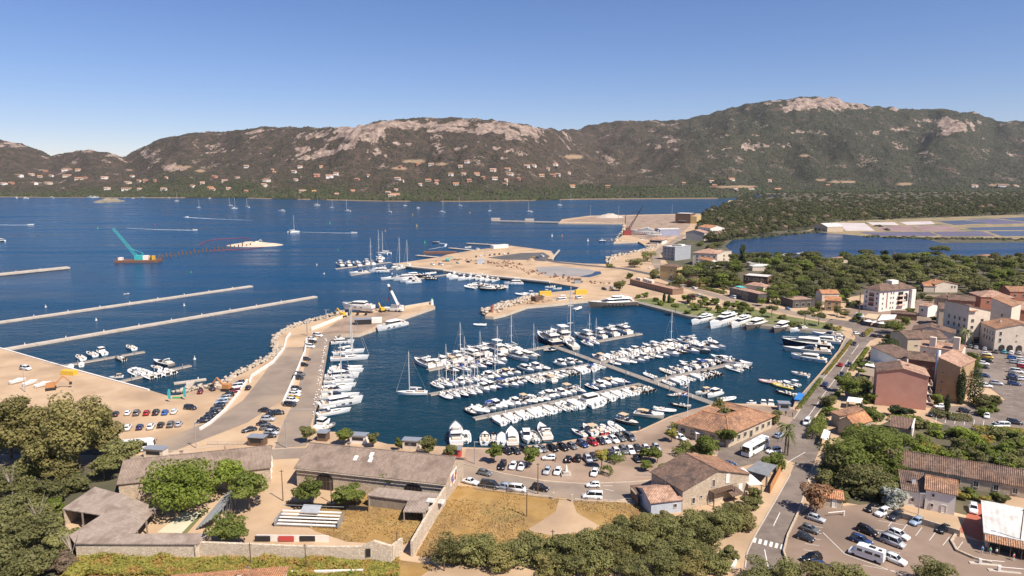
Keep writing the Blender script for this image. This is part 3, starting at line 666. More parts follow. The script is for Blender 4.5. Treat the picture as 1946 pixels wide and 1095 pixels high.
for x,y in ((14.6,4.5),(18.8,4.4),(18.4,6.0)):
 b=MB();zz=5.2+3.5*y/8+0.36;s=3.5/8
 slab(b,[(x-.5,y-.75,zz-.75*s),(x+.5,y-.75,zz-.75*s),(x+.5,y+.75,zz+.75*s),(x-.5,y+.75,zz+.75*s)],0.06);b.build('skylight',M_CANVAS,H.roof)
part(H,'gutter',M_STONE2,(H.W/2,-0.62,5.0),(H.W+0.8,0.16,0.16))
# painted mural on the gable: loose coloured patches of a billboard
b=MB();rr=random.Random(4)
mur=[mat('mural_red',(0.45,0.06,0.05),None,2),mat('mural_yellow',(0.6,0.42,0.06),None,2),mat('mural_blue',(0.06,0.12,0.35),None,2),M_WHITE]
b.box((0,0,0),(0.06,5.2,3.4),3)
for k in range(16):b.box((0.04+0.003*k,rr.uniform(-2,2),rr.uniform(-1.2,1.2)),(0.03,rr.uniform(0.4,1.4),rr.uniform(0.4,1.2)),k % 3)
b.build('mural',mur,H.root,loc=(H.W+0.06,7.0,4.0))
H=house('stone_warehouse','lower stone warehouse with corrugated roof and white doors in its gable end',(228,952),(514,919),15,4.4,3.0,wm=M_STONE,rm='fibro',cat='warehouse',ov=0.35,
 wins=[('R',3.5,0.1,1.3,2.6,'white'),('R',7.5,0.1,1.3,2.6,'white'),('R',11.5,0.1,1.3,2.4,'white'),('R',7.5,4.4,0.9,1.1,'white')])
# open shed with a dark front
def roofslab(name,label,corners,zs,posts=(),m=None,t=0.22,cat='shed',walls=(),group=None,axis='x'):
 """lean-to roof given by four photo corners with their heights; posts and walls below it"""
 q=[P(x,y,LAND+z) for (x,y),z in zip(corners,zs)]
 c=sum(q,Vector())/4;root=empty(name,(c.x,c.y,LAND));tag(root,label,cat,group)
 off=Vector((c.x,c.y,LAND))
 b=MB();slab(b,[p-off for p in q],t);d=q[1]-q[0];rz=math.atan2(d.y,d.x)
 o=b.build('roof',m or ROOF['fibro2'][axis],root)
 # keep the corrugation aligned with the first edge
 o.rotation_euler=(0,0,rz);Mi=Matrix.Rotation(-rz,4,'Z')
 o.data.transform(Mi)
 for (i,j,f) in posts:
  p=q[i].lerp(q[j],f)-off;pb=MB();pb.box((p.x,p.y,(p.z-t)/2),(0.28,0.28,p.z-t));pb.build('post',M_WOOD,root)
 for (i,j,wm_,lo) in walls:
  p,s=q[i]-off,q[j]-off;ctr=Vector((0,0,0))
  nrm=(ctr-(p+s)/2);nrm.z=0;nrm.normalize();p=p+nrm*0.3;s=s+nrm*0.3
  wb=MB();k=nrm*0.25
  wb.add([(p.x,p.y,lo),(s.x,s.y,lo),(s.x,s.y,s.z-t-0.02),(p.x,p.y,p.z-t-0.02),(p.x+k.x,p.y+k.y,lo),(s.x+k.x,s.y+k.y,lo),(s.x+k.x,s.y+k.y,s.z-t-0.02),(p.x+k.x,p.y+k.y,p.z-t-0.02)],
 [(0,1,2,3),(7,6,5,4),(0,4,5,1),(1,5,6,2),(2,6,7,3),(3,7,4,0)]);wb.build('wall',wm_,root)
 return root
roofslab('open_shed','open-fronted shed with a grey corrugated lean-to roof',[(118,967),(198,980),(246,943),(180,925)],[4.2,4.2,5.6,5.6],[(0,1,0.48),(0,1,0.98)],walls=[(0,3,M_STONE,-0.3),(2,3,M_STONE,-0.3),(1,2,M_STONE,-.3)])
b=MB()
roofslab('long_shed','long grey corrugated shed roof running down to the stone wall',[(246,944),(126,1021),(256,1014),(298,965)],[5.4,3.4,3.6,3.4],[(2,3,0.1),(2,3,0.5),(2,3,0.9)],walls=[(0,1,M_STONE,-0.3)])
roofslab('street_shed','low corrugated shed roof along the top of the stone wall',[(142,1033),(374,1034),(401,1013),(130,1016)],[3.3,3.3,3.75,3.75],[(2,3,0.05),(2,3,0.35)],walls=[(0,1,M_STONE2,-0.5),(1,2,M_STONE2,-0.3)])
roofslab('yard_shed','timber yard shed with a flat weathered roof',[(697,941),(822,957),(836,938),(718,926)],[3.0,3.0,3.5,3.5],[],walls=[(0,1,M_WOOD,-0.3),(0,3,M_WOOD,-0.3)])
roofslab('yard_lean_to','small dark lean-to against the boundary wall',[(766,972),(808,974),(818,953),(776,950)],[2.8,2.8,3.3,3.3],[(0,1,0.04)],walls=[(1,2,M_STONE,-0.3)])
b=MB();p=P(828,952,LAND+3.4);b.box(p,(4.5,2.2,0.08),0,-0.2);tag(b.build('sheet_metal',ROOF['white']['x']),'bright white sheet lying on the yard shed roof','sheet')
wall('boundary_wall',M_STONE2,[(378,1056),(480,1060),(560,1062),(640,1066),(690,1068),(712,1069),(745,1071)],[3.2,3.2,3.0,3.3,3.6,5.0,4.0],0.6,'long rubble stone wall across the front of the yard','wall')
b=MB();p=P(701,1069);b.box((p.x,p.y-0.32,LAND+2.4),(0.95,0.12,1.7));tag(b.build('wall_opening',M_BLACK),'dark square opening in the rubble wall','window')
wall('boundary_wall',M_STONE2,[(745,1071),(764,1050)],[4.0,3.4],0.6,'short return of the rubble wall beside the wire pole','wall')
wall('boundary_wall',M_STONE2,[(783,1058),(806,1018),(846,957)],[3.6,3.8,4.4],0.55,'pale stone wall climbing from the field to the warehouse','wall')
b=MB();p=P(812,1008);rr=random.Random(8);b.box((0,0,0),(0.06,4.4,2.4),3)
for k in range(14):b.box((0.04+0.003*k,rr.uniform(-1.7,1.7),rr.uniform(-0.8,0.8)),(0.03,rr.uniform(0.3,1.2),rr.uniform(0.3,0.9)),k % 3)
o=b.build('mural',mur,None,loc=(p.x+0.75,p.y+6.2,LAND+2.2));o.rotation_euler=(0,0,R(-25));tag(o,'colourful painted panel on the climbing stone wall','mural')
# stone house with the gable towards us and its blue annex
H=house('stone_house','two-storey stone house with a wide gable and clay tile roof',(1296,972),(1422,938),12,5.2,3.0,'gable','y',M_STONE,'brown',
 wins=[('F',3.4,1.3,0.9,1.5),('F',9.6,4.3,0.9,1.9,'wood'),('F',14.2,4.5,1.2,2.2,'white'),('F',18.6,1.2,1.3,2.0,'white'),('F',9.0,0.3,1.6,2.2),('F',5.8,2.2,0.7,0.7)],cat='house')
H.root['label']='two-storey stone house with a wide gable and balcony facing the olive trees'
b=MB();x=H.W/2;s2=3.0/x
slab(b,[(x+.05,12.3,8.5),(x+.05,-0.3,8.5),(H.W+0.3,-0.3,8.5-s2*(x+.3)),(H.W+0.3,12.3,8.5-s2*(x+.3))],0.05);b.build('newer_tiles',ROOF['tile']['y'],H.roof)
part(H,'balcony',M_BROWNW,(11.8,-0.95,3.6),(7.2,1.8,0.15))
for k in range(13):part(H,'baluster',M_BLACK,(8.3+k*0.585,-1.75,4.15),(0.05,0.05,0.95))
part(H,'handrail',M_BLACK,(11.8,-1.76,4.66),(7.2,0.07,0.06))
for k in (8.5,15.1):part(H,'balcony_post',M_BROWNW,(k,-1.6,1.7),(0.2,0.2,3.6))
roof2=MB();slab(roof2,[(13.5,-2.6,2.0),(17.5,-2.6,2.0),(17.0,-0.1,3.0),(13.5,-0.1,3.0)],0.15);roof2.build('porch_roof',ROOF['brown']['x'],H.root)
house('blue_annex','pale blue annex with a tiled roof beside the stone house',(1237,980),(1295,973),8.6,3.2,1.5,'gable','x',M_BLUEW,'pinktile',wins=[('F',6.2,1.4,0.8,0.9)],cat='annex')
b=MB()
for dx in (0,2.6):b.box((dx,0,1.6),(0.12,0.12,3.2));b.box((dx,4.6,1.6),(0.12,0.12,3.2))
b.box((1.3,2.3,3.25),(2.9,4.9,0.1));b.box((0,2.3,1.2),(0.08,4.4,2.2))
p=P(1212,962);o=b.build('timber_pergola',M_BROWNW,None,loc=p);o.rotation_euler=(0,0,R(13));tag(o,'dark timber pergola at the end of the blue annex','pergola')
# harbour office: four clay roofs round a small court
ha,hb_,hc,hd=P(1290,836),P(1386,850),P(1476,809),P(1372,795)
root=empty('harbour_office',ha);tag(root,'harbour office with wide terracotta roofs round a planted court','building')
cen=(P(1281,803,LAND+4)+P(1472,790,LAND+4))/2
E=[P(1281,804,LAND+4.0),P(1386,829,LAND+4.0),P(1474,790,LAND+4.0),P(1366,765,LAND+4.0)]
I=[E[i].lerp(E[(i+2) % 4],0.40)+Vector((0,0,2.6)) for i in range(4)]
Rg=[E[i].lerp(E[(i+2) % 4],0.27)+Vector((0,0,3.2)) for i in range(4)]
base=[E[i].lerp(E[(i+2) % 4],0.035) for i in range(4)]
b=MB();b.prism([(p.x-ha.x,p.y-ha.y) for p in base],-0.4,3.95);b.build('wall',M_BEIGE,root)
names=['tile']*4
for i in range(4):
 j=(i+1) % 4;d=E[j]-E[i];rz=math.atan2(d.y,d.x)
 r=MB();off=Vector((ha.x,ha.y,LAND))
 slab(r,[E[i]-off,E[j]-off,Rg[j]-off,Rg[i]-off],0.18);slab(r,[Rg[i]-off,Rg[j]-off,I[j]-off,I[i]-off],0.18)
 o=r.build('roof',ROOF['tile']['x'],root);o.data.transform(Matrix.Rotation(-rz,4,'Z'));o.rotation_euler=(0,0,rz)
 h2=MB();h2.bar(E[i]-off+Vector((0,0,.05)),Rg[i]-off+Vector((0,0,.05)),0.4,0.2);h2.bar(Rg[i]-off+Vector((0,0,.04)),Rg[j]-off+Vector((0,0,.04)),0.4,0.2);o2=h2.build('ridge_cap',ROOF['orange']['x'],o);o2.data.transform(Matrix.Rotation(-rz,4,'Z'))
b=MB();b.prism([(p.x-ha.x,p.y-ha.y) for p in I],5.2,5.5);b.build('court',M_DARKW,root)
d=(base[2]-base[1]);L=d.length;d.normalize();rz=math.atan2(d.y,d.x)
for k in range(7):
 p=base[1]+d*(L*(k+0.6)/7.2)-Vector((ha.x,ha.y,LAND));w=put_win('window' if k != 3 else 'door',1.5,1.5 if k != 3 else 2.3,'win',root,(p.x+0.05*d.y,p.y-0.05*d.x,1.2 if k != 3 else 0.1),rz)
d=(base[1]-base[0]);L=d.length;d.normalize();rz=math.atan2(d.y,d.x)
for k in range(5):
 p=base[0]+d*(L*(k+0.6)/5.2)-Vector((ha.x,ha.y,LAND));put_win('window',1.5,1.5,'win',root,(p.x+0.05*d.y,p.y-0.05*d.x,1.2),rz)
# porch with a white blind
b=MB();p=P(1332,836);slab(b,[(-2,-1.5,2.6),(2,-1.5,2.6),(2,1.2,3.3),(-2,1.2,3.3)],0.08)
for x in (-1.9,1.9):b.box((x,-1.4,1.25),(0.12,0.12,2.5))
o=b.build('awning',M_CANVAS,None,loc=p);tag(o,'small white awning on the front of the harbour office','awning')
# pink gable and the block of flats behind it
H=house('pink_house','tall house with a blank pink gable wall and tiled roof',(1662,769),(1759,780),11,12.0,1.9,'gable','y',M_PINK,'pinktile',chim=((9.8,6,1.6,0.9),))
b=MB();x=H.W/2;slab(b,[(-0.33,11.3,12.27),(-0.33,-0.33,12.27),(x-.05,-0.33,14.2),(x-.05,11.3,14.2)],0.04);b.build('older_tiles',ROOF['brown']['y'],H.roof)
for k,zz in enumerate((2.6,5.6,8.6)):
 part(H,'balcony',M_CREAM,(H.W+0.75,3.2,zz),(1.5,4.6,0.2));part(H,'balcony_rail',M_CREAM,(H.W+1.45,3.2,zz+0.6),(0.1,4.6,1.0));part(H,'balcony_door',M_GLASS,(H.W+0.03,3.2,zz+1.15),(0.06,2.6,2.0))
H=house('ochre_flats','narrow ochre block of flats with three small windows',(1776,757),(1818,766),16,13.0,2.2,'shedx','x',M_OCHRE,'pinktile',wins=[('F',1.8,z,0.75,0.8) for z in (3.0,6.2,9.6)],cat='flats')
H.root['label']='narrow ochre block of flats with three small windows beside the cypresses'
house('rust_house','rust-red house behind the pink gable',(1722,730),(1780,738),12,10.0,1.6,'gable','x',M_RUST,'brown',wins=[('F',8.5,7.0,0.8,0.9),('F',5.2,7.0,0.8,0.9)])
b=MB();p=P(1777,742);b.cyl((0,0,0),(0,0,15.5),0.75,0.75,12);tag(b.build('flue_pipe',M_STEEL,None,loc=p,smooth=True),'tall grey metal flue between the pink and ochre houses','pipe')
H=house('white_gable_house','low white house with a long brown tile roof and a dish',(1702,716),(1745,712),14,7.6,1.4,'shed','x',M_WHITE,'brown')
H=house('twin_chimney_house','beige stepped house with two tall square shafts',(1745,700),(1822,712),12,9.5,1.5,'gable','x',M_CREAM,'pinktile',wins=[('F',2.5,6,0.8,.9),('F',10,6,.8,.9)])
for x,hh in ((4.2,3.2),(12.5,4.4)):part(H,'square_shaft',M_CREAM,(x,1.5,9.5+hh/2),(2.2,2.2,hh+2))
H=house('beige_house','long beige house with a brown tiled roof above the plane trees',(1722,682),(1796,681),13,9.0,2.0,'gable','x',M_BEIGE,'brown',wins=[('F',4,5.6,1.4,.7),('F',11,5.6,1.4,.7)],chim=((10.5,6,2.0,1.0),))
house('rust_side_house','small rust-coloured end house beside the dark plane tree',(1719,678),(1730,681),8,8.2,0.5,'flat','x',M_RUST,'brown',wins=[('F',1.2,5.5,.7,1.2)])
H=house('grey_gable_house','pale grey house with a low gable and one small window',(1732,652),(1812,661),11,6.4,2.2,'gable','y',mat('pale_grey_render',(0.44,0.40,0.36),(0.50,0.46,0.42),0.4,0.9),'brown',wins=[('F',12.5,4.0,1.6,1.0),('F',1.8,4.2,2.2,1.4)],chim=((10.5,3.5,2.2,1.0),),rs=0.42)
# white hotel
H=house('white_hotel','four-storey white hotel with a wide brown hipped roof',(1640,587),(1669,593),28,12.4,3.2,'hip','x',M_WHITE,'brown',cat='hotel',ov=1.0,
 wins=grid_w('F',(1.7,9.0),(1.2,4.2,7.2,10.0),0.9,1.3)+grid_w('R',(3.0,9.5,11.5),(1.2,4.2,7.2,10.0),0.8,1.2)+grid_w('R',(25,),(4.2,7.2,10.0),1.0,1.3))
for zz in (2.8,5.6,8.4):
 part(H,'balcony',M_PINK,(H.W+.8,17.5,zz),(1.6,5.0,0.2));part(H,'balcony_rail',M_CREAM,(H.W+1.55,17.5,zz+0.55),(0.1,5.0,0.9));part(H,'balcony_recess',M_GLASS,(H.W+.03,17.5,zz+1.4),(0.08,4.2,2.1))
 part(H,'loggia',M_RUST,(5.3,-0.04,zz+1.2),(3.4,0.1,2.2));part(H,'loggia_rail',M_BLACK,(5.3,-0.14,zz+0.5),(3.4,0.08,0.9))
o=arch(H.root,'arched_window',H.W,5.0,3.0,5.0,M_GLASS);o.location=(H.W+.05,22,5);o.rotation_euler=(0,0,math.pi/2);part(H,'stair_tower',M_WHITE,(H.W+.2,26.6,6.0),(3.0,3.4,12.0));part(H,'roof_box',M_WHITE,(5.5,16,16.2),(4.0,5.5,2.2),parent=H.roof)
part(H,'shutters',M_RUST,(H.W+.05,6.3,6.5),(0.1,0.9,9.5))
H=house('hotel_wing','low dark terrace wing in front of the white hotel',(1693,606),(1742,610),8,3.0,0.5,'flat','x',M_BROWNW,'brown',cat='terrace')
house('red_wing','small house with red shutters beside the white hotel',(1745,600),(1762,603),10,6.0,1.2,'gable','x',M_WHITE,'pinktile',wins=[('F',2,3,1,1.2)])
house('ochre_villa','ochre villa with two stepped tile roofs near the junction',(1567,590),(1597,592),8,6.2,1.6,'gable','x',M_OCHRE,'orange',cat='villa',wins=[('F',2.4,3.8,1.5,1.4),('F',2.4,0.8,2.2,1.6),('F',6.4,3.8,1.2,1.4)])
house('upper_villa','upper part of the ochre villa with an orange roof',(1561,583),(1593,583),9,8.0,1.6,'gable','x',M_CREAM,'orange',cat='villa')
house('cream_villa','cream villa with an orange roof at the edge of the wood',(1776,556),(1819,556),11,5.6,2.0,'gable','y',M_CREAM,'orange',cat='villa',wins=[('F',11.5,3.2,1.0,1.4),('F',13.5,3.2,1.0,1.4)],rs=0.38)
house('cream_villa','small low villa with an orange roof left of the cream villa',(1755,555),(1778,556),10,4.2,1.6,'gable','x',M_CREAM,'orange',cat='villa')
house('grey_hip_house','brown hip-roofed house behind the white hotel',(1774,586),(1803,590),12,6.5,2.4,'hip','x',M_BEIGE,'brown')
H=house('old_block','broad old block with a brown tiled roof and white shutters',(1782,622),(1842,627),12,10.0,2.2,'gable','x',M_BEIGE,'brown',cat='block',wins=grid_w('F',(4,9,14),(2.5,5.6,8.0),1.4,1.5,'white'))
house('old_block','brown block with an ochre band behind the old block',(1800,596),(1850,600),10,8.2,2.2,'gable','x',M_RUST,'brown',cat='block',wins=grid_w('F',(4,10),(5.4,),1.6,1.6))
house('tiled_block','rust block under a large pale tiled roof',(1862,590),(1925,592),16,8.0,3.0,'hip','x',M_RUST,'pinktile',cat='block',wins=grid_w('F',(4,9,15,20),(4.4,),1.4,1.6))
house('tiled_block','wide terracotta block at the edge of the town',(1893,612),(1990,620),16,7.5,3.2,'hip','x',M_RUST,'pinktile',cat='block',wins=grid_w('F',(4,9,15),(4.0,),1.6,1.6))
house('tiled_block','low reddish house with dark windows beyond the tiled block',(1918,572),(1990,574),14,6.0,2.4,'gable','x',M_RUST,'tile',cat='block',wins=grid_w('F',(3,8),(2.8,),1.6,1.6))
H=house('apartment_tower','tall beige apartment block with rows of dark windows',(1835,655),(1876,653),15,16.0,2.6,'shedx','x',M_CREAM,'brown',cat='apartments',wins=grid_w('F',(2.4,7.6),(4.4,7.6,10.8),1.5,1.5)+grid_w('L',(2,5,8,11.5),(1.0,4.4,7.6,10.8),1.1,1.7))
part(H,'corner_roof',ROOF['orange']['x'],(1.8,-0.1,16.4),(4.0,2.0,0.3));part(H,'shopfront',M_GLASS,(6.4,-0.06,1.5),(6.5,0.1,2.2));part(H,'shopfront_sign',M_BROWNW,(6.4,-0.08,3.1),(6.8,0.12,0.6))
H=house('apartment_tower','tall windowless beige stair block beside the apartment block',(1877,640),(1916,646),14,16.5,3.0,'shedx','x',M_CREAM,'tile',cat='apartments',wins=[('F',5,11,.8,1.4)])
H=house('arcade_block','beige block with arched shopfronts facing the car park',(1888,668),(1995,672),14,10.5,2.6,'gable','y',M_CREAM,'tile',cat='apartments',rs=0.45,wins=grid_w('F',(2.2,),(4.6,7.6),0.9,1.7)+grid_w('F',(9.0,15),(4.8,7.6),0.5,0.6)+grid_w('L',(2,4.6,7.2,9.8),(4.2,7.2),0.9,1.8))
for x in (3.2,6.6,10.4,14.2):arch(H.root,'arched_shopfront',x,0.1,2.4,3.2,M_GLASS)
# street-side low roofs near the pink house
house('terracotta_cottage','old cottage with two terracotta roof slopes beside the street',(1592,824),(1622,834),9,4.2,2.0,'gable','y',M_BEIGE,'orange',cat='cottage')
house('terracotta_cottage','lower wing of the old cottage with a faded roof',(1579,806),(1594,814),9,4.0,1.2,'shed','x',M_STONE,'tile',cat='cottage')
house('ruined_cottage','roofless corner of a ruined cottage with sagging brown tiles',(1692,826),(1730,832),7,2.6,1.2,'shed','x',M_STONE,'brown',cat='ruin')
wall('ruin_wall',M_WHITE,[(1731,838),(1737,812)],[4.2,3.0],0.4,'pale gable wall left standing at the ruined cottage','wall')
H=house('stone_barn','long low stone barn with a brown tiled roof among bushes',(1701,904),(1990,955),9,3.0,2.6,'gable','x',M_STONE,'brown',cat='barn',wins=[('F',x,0.8,1.1,1.5) for x in (2.6,6,14.2,18.2,22.5,26.5)],ov=0.3)
house('white_house','small white house with a tall gable and two windows',(1756,968),(1813,980),9,5.2,1.7,'gable','x',M_WHITE,'tile',wins=[('F',1.6,3.6,.6,.8),('F',1.5,1.0,.6,.9),('F',4.0,0.1,1.0,2.0,'white')])
house('white_house','lower whitewashed wing with a brown roof joined to the small white house',(1713,959),(1757,966),8,3.9,1.6,'shed','x',M_WHITE,'brown',wins=[('F',2.2,1.2,.7,.9),('F',5.0,0.1,1.0,2.2)],chim=((2.6,3,1.8,.8),))
wall('yard_wall',M_STONE,[(1655,975),(1712,985),(1800,1012),(1824,1020)],1.5,0.4,'brown stone wall between the white house and the car park','wall')
H=house('ticket_hut','small timber hut with an orange pantile roof by the car park gate',(1561,962),(1601,967),4.4,2.4,1.0,'gable','x',M_STONE,'orange',cat='hut',wins=[('F',2.8,0.1,0.95,2.1,'white')])
H=house('beach_shop','shop with a large white canvas roof beside the red drive',(1872,1040),(1985,1065),12,3.4,1.8,'shed','x',M_CREAM,'white',cat='shop',ov=0.6)
b=MB();slab(b,[(-0.4,-2.6,2.7),(H.W+0.4,-2.6,2.7),(H.W+0.4,-0.1,3.5),(-0.4,-0.1,3.5)],0.15);b.build('porch_roof',ROOF['tile']['x'],H.root)
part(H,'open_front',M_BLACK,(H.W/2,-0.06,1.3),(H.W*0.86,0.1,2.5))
for k in range(6):part(H,'porch_post',M_BROWNW,(0.3+k*(H.W-0.6)/5,-2.4,1.3),(0.15,0.15,2.6))
house('small_shed','little brown shed between the white house and the shop',(1862,1000),(1878,1008),6,2.4,0.8,'shed','x',M_WOOD,'brown',cat='shed')
house('tile_roof_house','orange tiled roof edge rising at the bottom of the picture',(300,1162),(532,1143),9,1.6,0.9,'gable','x',M_CREAM,'orange')
wall('terrace_wall',M_WHITE,[(518,1094),(690,1090)],0.9,0.4,'low pale terrace wall at the bottom of the picture','wall')
# ---------------------------------------------------------------- middle distance
H=house('flat_roofed_house','brown modern house with a white flat roof among pines',(1412,541),(1458,545),14,6.6,0.4,'flat','x',M_BROWNW,'white',cat='house',wins=grid_w('F',(2.5,6,9.5,13),(3.6,),2.2,1.8))
H=house('glass_restaurant','dark glass-fronted restaurant terrace above the road',(1386,563),(1440,577),9,5.6,0.6,'flat','x',M_DARKW,'pinktile',cat='restaurant',wins=grid_w('F',(2,5,8,11,14.5,17.5),(0.5,3.2),2.2,1.9))
part(H,'awning',mat('turquoise_canvas',(0.10,0.42,0.40),None,1,0.8),(2.4,6.5,6.3),(6.5,4.5,0.2));part(H,'frame',M_STEEL,(8.5,-0.3,5.9),(18,0.25,0.25))
house('pale_roof_house','house with a pale tiled roof behind the dark restaurant',(1416,558),(1450,563),8,6.0,1.8,'hip','x',M_CREAM,'pinktile',wins=[('F',9,2.4,1.6,1.4)])
H=house('garage_row','long low brown building with pale boxes on its roof',(1197,541),(1278,561),9,3.6,0.3,'flat','x',mat('brown_plaster',(0.22,0.135,0.09),None,.4,.9),'pinktile',cat='building',wins=[('F',1.6+2.7*k,0.2,1.5,2.6,'wood') for k in range(13)])
for i,(x,y) in enumerate(((6,4),(13,5),(20,4),(15,7),(10,7.2))):part(H,'roof_box',M_CREAM,(x,y,4.7),(5.4,2.2,1.8))
H=house('yellow_tower','old yellow tower house with a flat tiled roof',(1254,530),(1286,533),10,10.0,1.4,'hip','x',M_YELLOW,'brown',cat='house',wins=[('F',9,1.5,2.0,2.0),('F',9,6.4,1.2,1.6),('L',4,6,1.2,1.6)])
house('low_house','brown cottage roof half hidden by trees',(1302,540),(1318,543),8,4.2,1.8,'gable','x',M_RUST,'brown')
H=house('grey_flats','grey flat-roofed block with a white stair tower',(1282,496),(1312,492),14,12.5,0.5,'flat','x',M_GREYW,'white',cat='flats',wins=grid_w('L',(3,7,11),(1,4,7,10),1.4,1.6))
part(H,'stair_tower',M_WHITE,(17.0,6,7),(5,6,14));
for k in range(5):part(H,'roof_umbrella',M_DARKW,(2.5+2.6*k,4,13.8),(1.9,1.9,0.6))
H=house('cream_apartments','cream apartment building with broad tiled roofs beside the lagoon',(1316,504),(1362,507),22,11.0,3.2,'hip','x',M_CREAM,'pinktile',cat='apartments',wins=grid_w('F',(4,9,14,19),(1.5,4.5,7.6),1.8,1.6))
house('cream_apartments','lower front wing of the cream apartments with an orange roof',(1328,509),(1350,513),7,7.6,1.6,'gable','x',M_WHITE,'orange',cat='apartments',wins=grid_w('F',(3,8),(4.6,1.6),1.4,1.5))
H=house('round_terrace_block','side wing of the cream apartments with a green-edged roof terrace',(1362,499),(1389,497),12,9.2,0.4,'flat','x',M_CREAM,'pinktile',cat='apartments',wins=grid_w('F',(3,8),(1.5,5),2.4,1.8))
part(H,'planter',MATS['green_lawn'],(6.5,0.6,9.9),(12,1.0,0.6))
house('gabled_house','grey gabled house with a terracotta roof by the coast road',(1303,456),(1338,458),16,9.5,3.0,'gable','y',mat('gable_grey',(0.42,0.38,0.33),None,.4,.9),'pinktile',rs=0.45)
house('white_flats','white flats with orange roofs at the edge of the pine wood',(1326,449),(1349,452),22,12.0,3.0,'gable','x',M_WHITE,'orange',cat='flats',wins=grid_w('F',(3,8,13),(2,5.4,8.8),1.6,1.6))
H=house('ferry_terminal','ferry terminal with a brown front and flat pale roof',(1283,424),(1311,425),30,15.5,0.6,'flat','x',M_BROWNW,'white',cat='terminal',wins=[])
part(H,'cream_block',M_YELLOW,(H.W+5.5,14,6),(10,26,12));part(H,'canopy',M_STEEL,(H.W*.5,-1.5,4),(12,3,0.4))
house('blue_grey_shed','long blue-grey metal shed at the boatyard',(1254,449),(1292,448.5),20,8.5,0.8,'gable','x',mat('blue_grey_sheet',(0.30,0.31,0.40),(0.34,0.35,0.44),.1,.6),'white',cat='shed')
H=house('quayside_shop','white quayside shop with a terracotta hipped roof on the water',(1234,464),(1258,465),24,5.0,3.0,'hip','x',M_WHITE,'pinktile',cat='shop',ov=1.2);part(H,'glazing',M_GLASS,(H.W/2,-0.06,3.2),(H.W*0.9,0.1,1.8))
house('low_cafe','low flat cafe with a pale roof beside the park',(1506,586),(1548,584),12,4.6,0.4,'flat','x',M_DARKW,'pinktile',cat='cafe',wins=grid_w('F',(3,7,11),(0.8,),2.4,2.2))
for k,(x0,x1,y,lb,rmk) in enumerate(((1588,1614,497,'small villa roof just behind the lagoon trees','pinktile'),(1866,1896,492,'terracotta roof half hidden in the lagoon wood','tile'),(1425,1452,506,'white caravan-like roof among the trees by the lagoon','white'),(1490,1504,490,'white domed hut at the lagoon edge','white'),(1520,1542,488,'low green-roofed hut at the lagoon edge','white'),(1430,1470,512,'bright white flat roof under the tall araucaria','white'))):
 house('villa',lb,(x0,y+3),(x1,y+3),9,3.6,1.4,'hip','x',M_CREAM,rmk,cat='villa')
house('salt_barn','long white-roofed barn beside the salt pans',(1546,438),(1572,441),26,7.0,4.0,'gable','y',M_STONE,'white',cat='barn',wins=[('F',5,0.2,3,4),('F',12,0.2,3,4)])
# ---------------------------------------------------------------- villas on the far hillside
FARH=[(35,335,22),(60,334,14),(75,338,12),(88,327,13),(97,336,12),(125,325,16),(128,336,22),(148,325,14),(20,350,16),(5,351,18),(62,351,20),(90,350,18),(150,341,20),(162,340,14),(198,340,18),(250,337,12),(243,349,22),(262,346,14),(275,347,12),(200,362,16),(240,362,26),(262,362,12),(315,340,9),(293,346,9),
 (308,362,12),(365,356,12),(382,351,14),(400,360,14),(408,338,16),(425,346,12),(450,340,12),(432,362,12),(402,363,12),(465,366,10),(470,320,12),(505,345,16),(500,354,20),(518,325,10),(522,330,10),(558,329,14),(572,319,12),(562,344,12),(610,320,10),(603,336,18),(625,338,22),(640,334,14),(575,366,18),(595,367,10),
 (678,344,12),(752,364,10),(750,373,26),(737,369,16),(668,366,10),(795,314,12),(820,315,12),(887,311,12),(875,319,12),(815,345,12),(830,347,12),(755,342,12),(765,346,8),(830,352,10),(866,352,14),(890,347,14),(800,354,10),(857,335,14),(883,333,12),(905,333,12),(917,340,10),(940,342,12),(970,333,14),(938,325,20),(965,324,14),
 (985,342,10),(1000,318,16),(1015,317,14),(1043,324,10),(1030,336,14),(1050,335,16),(1060,334,12),(962,353,10),(963,345,10),(1088,357,12),(1155,357,16),(1082,332,8),(1055,315,14),(1352,347,16),(1390,343,20),(1360,356,12),(1398,362,14),(1425,361,18),(1462,345,10),(1478,362,18),(1575,354,10),(1855,356,18),(1905,354,22),(1932,355,18),(1300,352,10),(760,320,8),(745,375,30),(700,336,10),(640,372,8)]
hm={}
fr=random.Random(21)
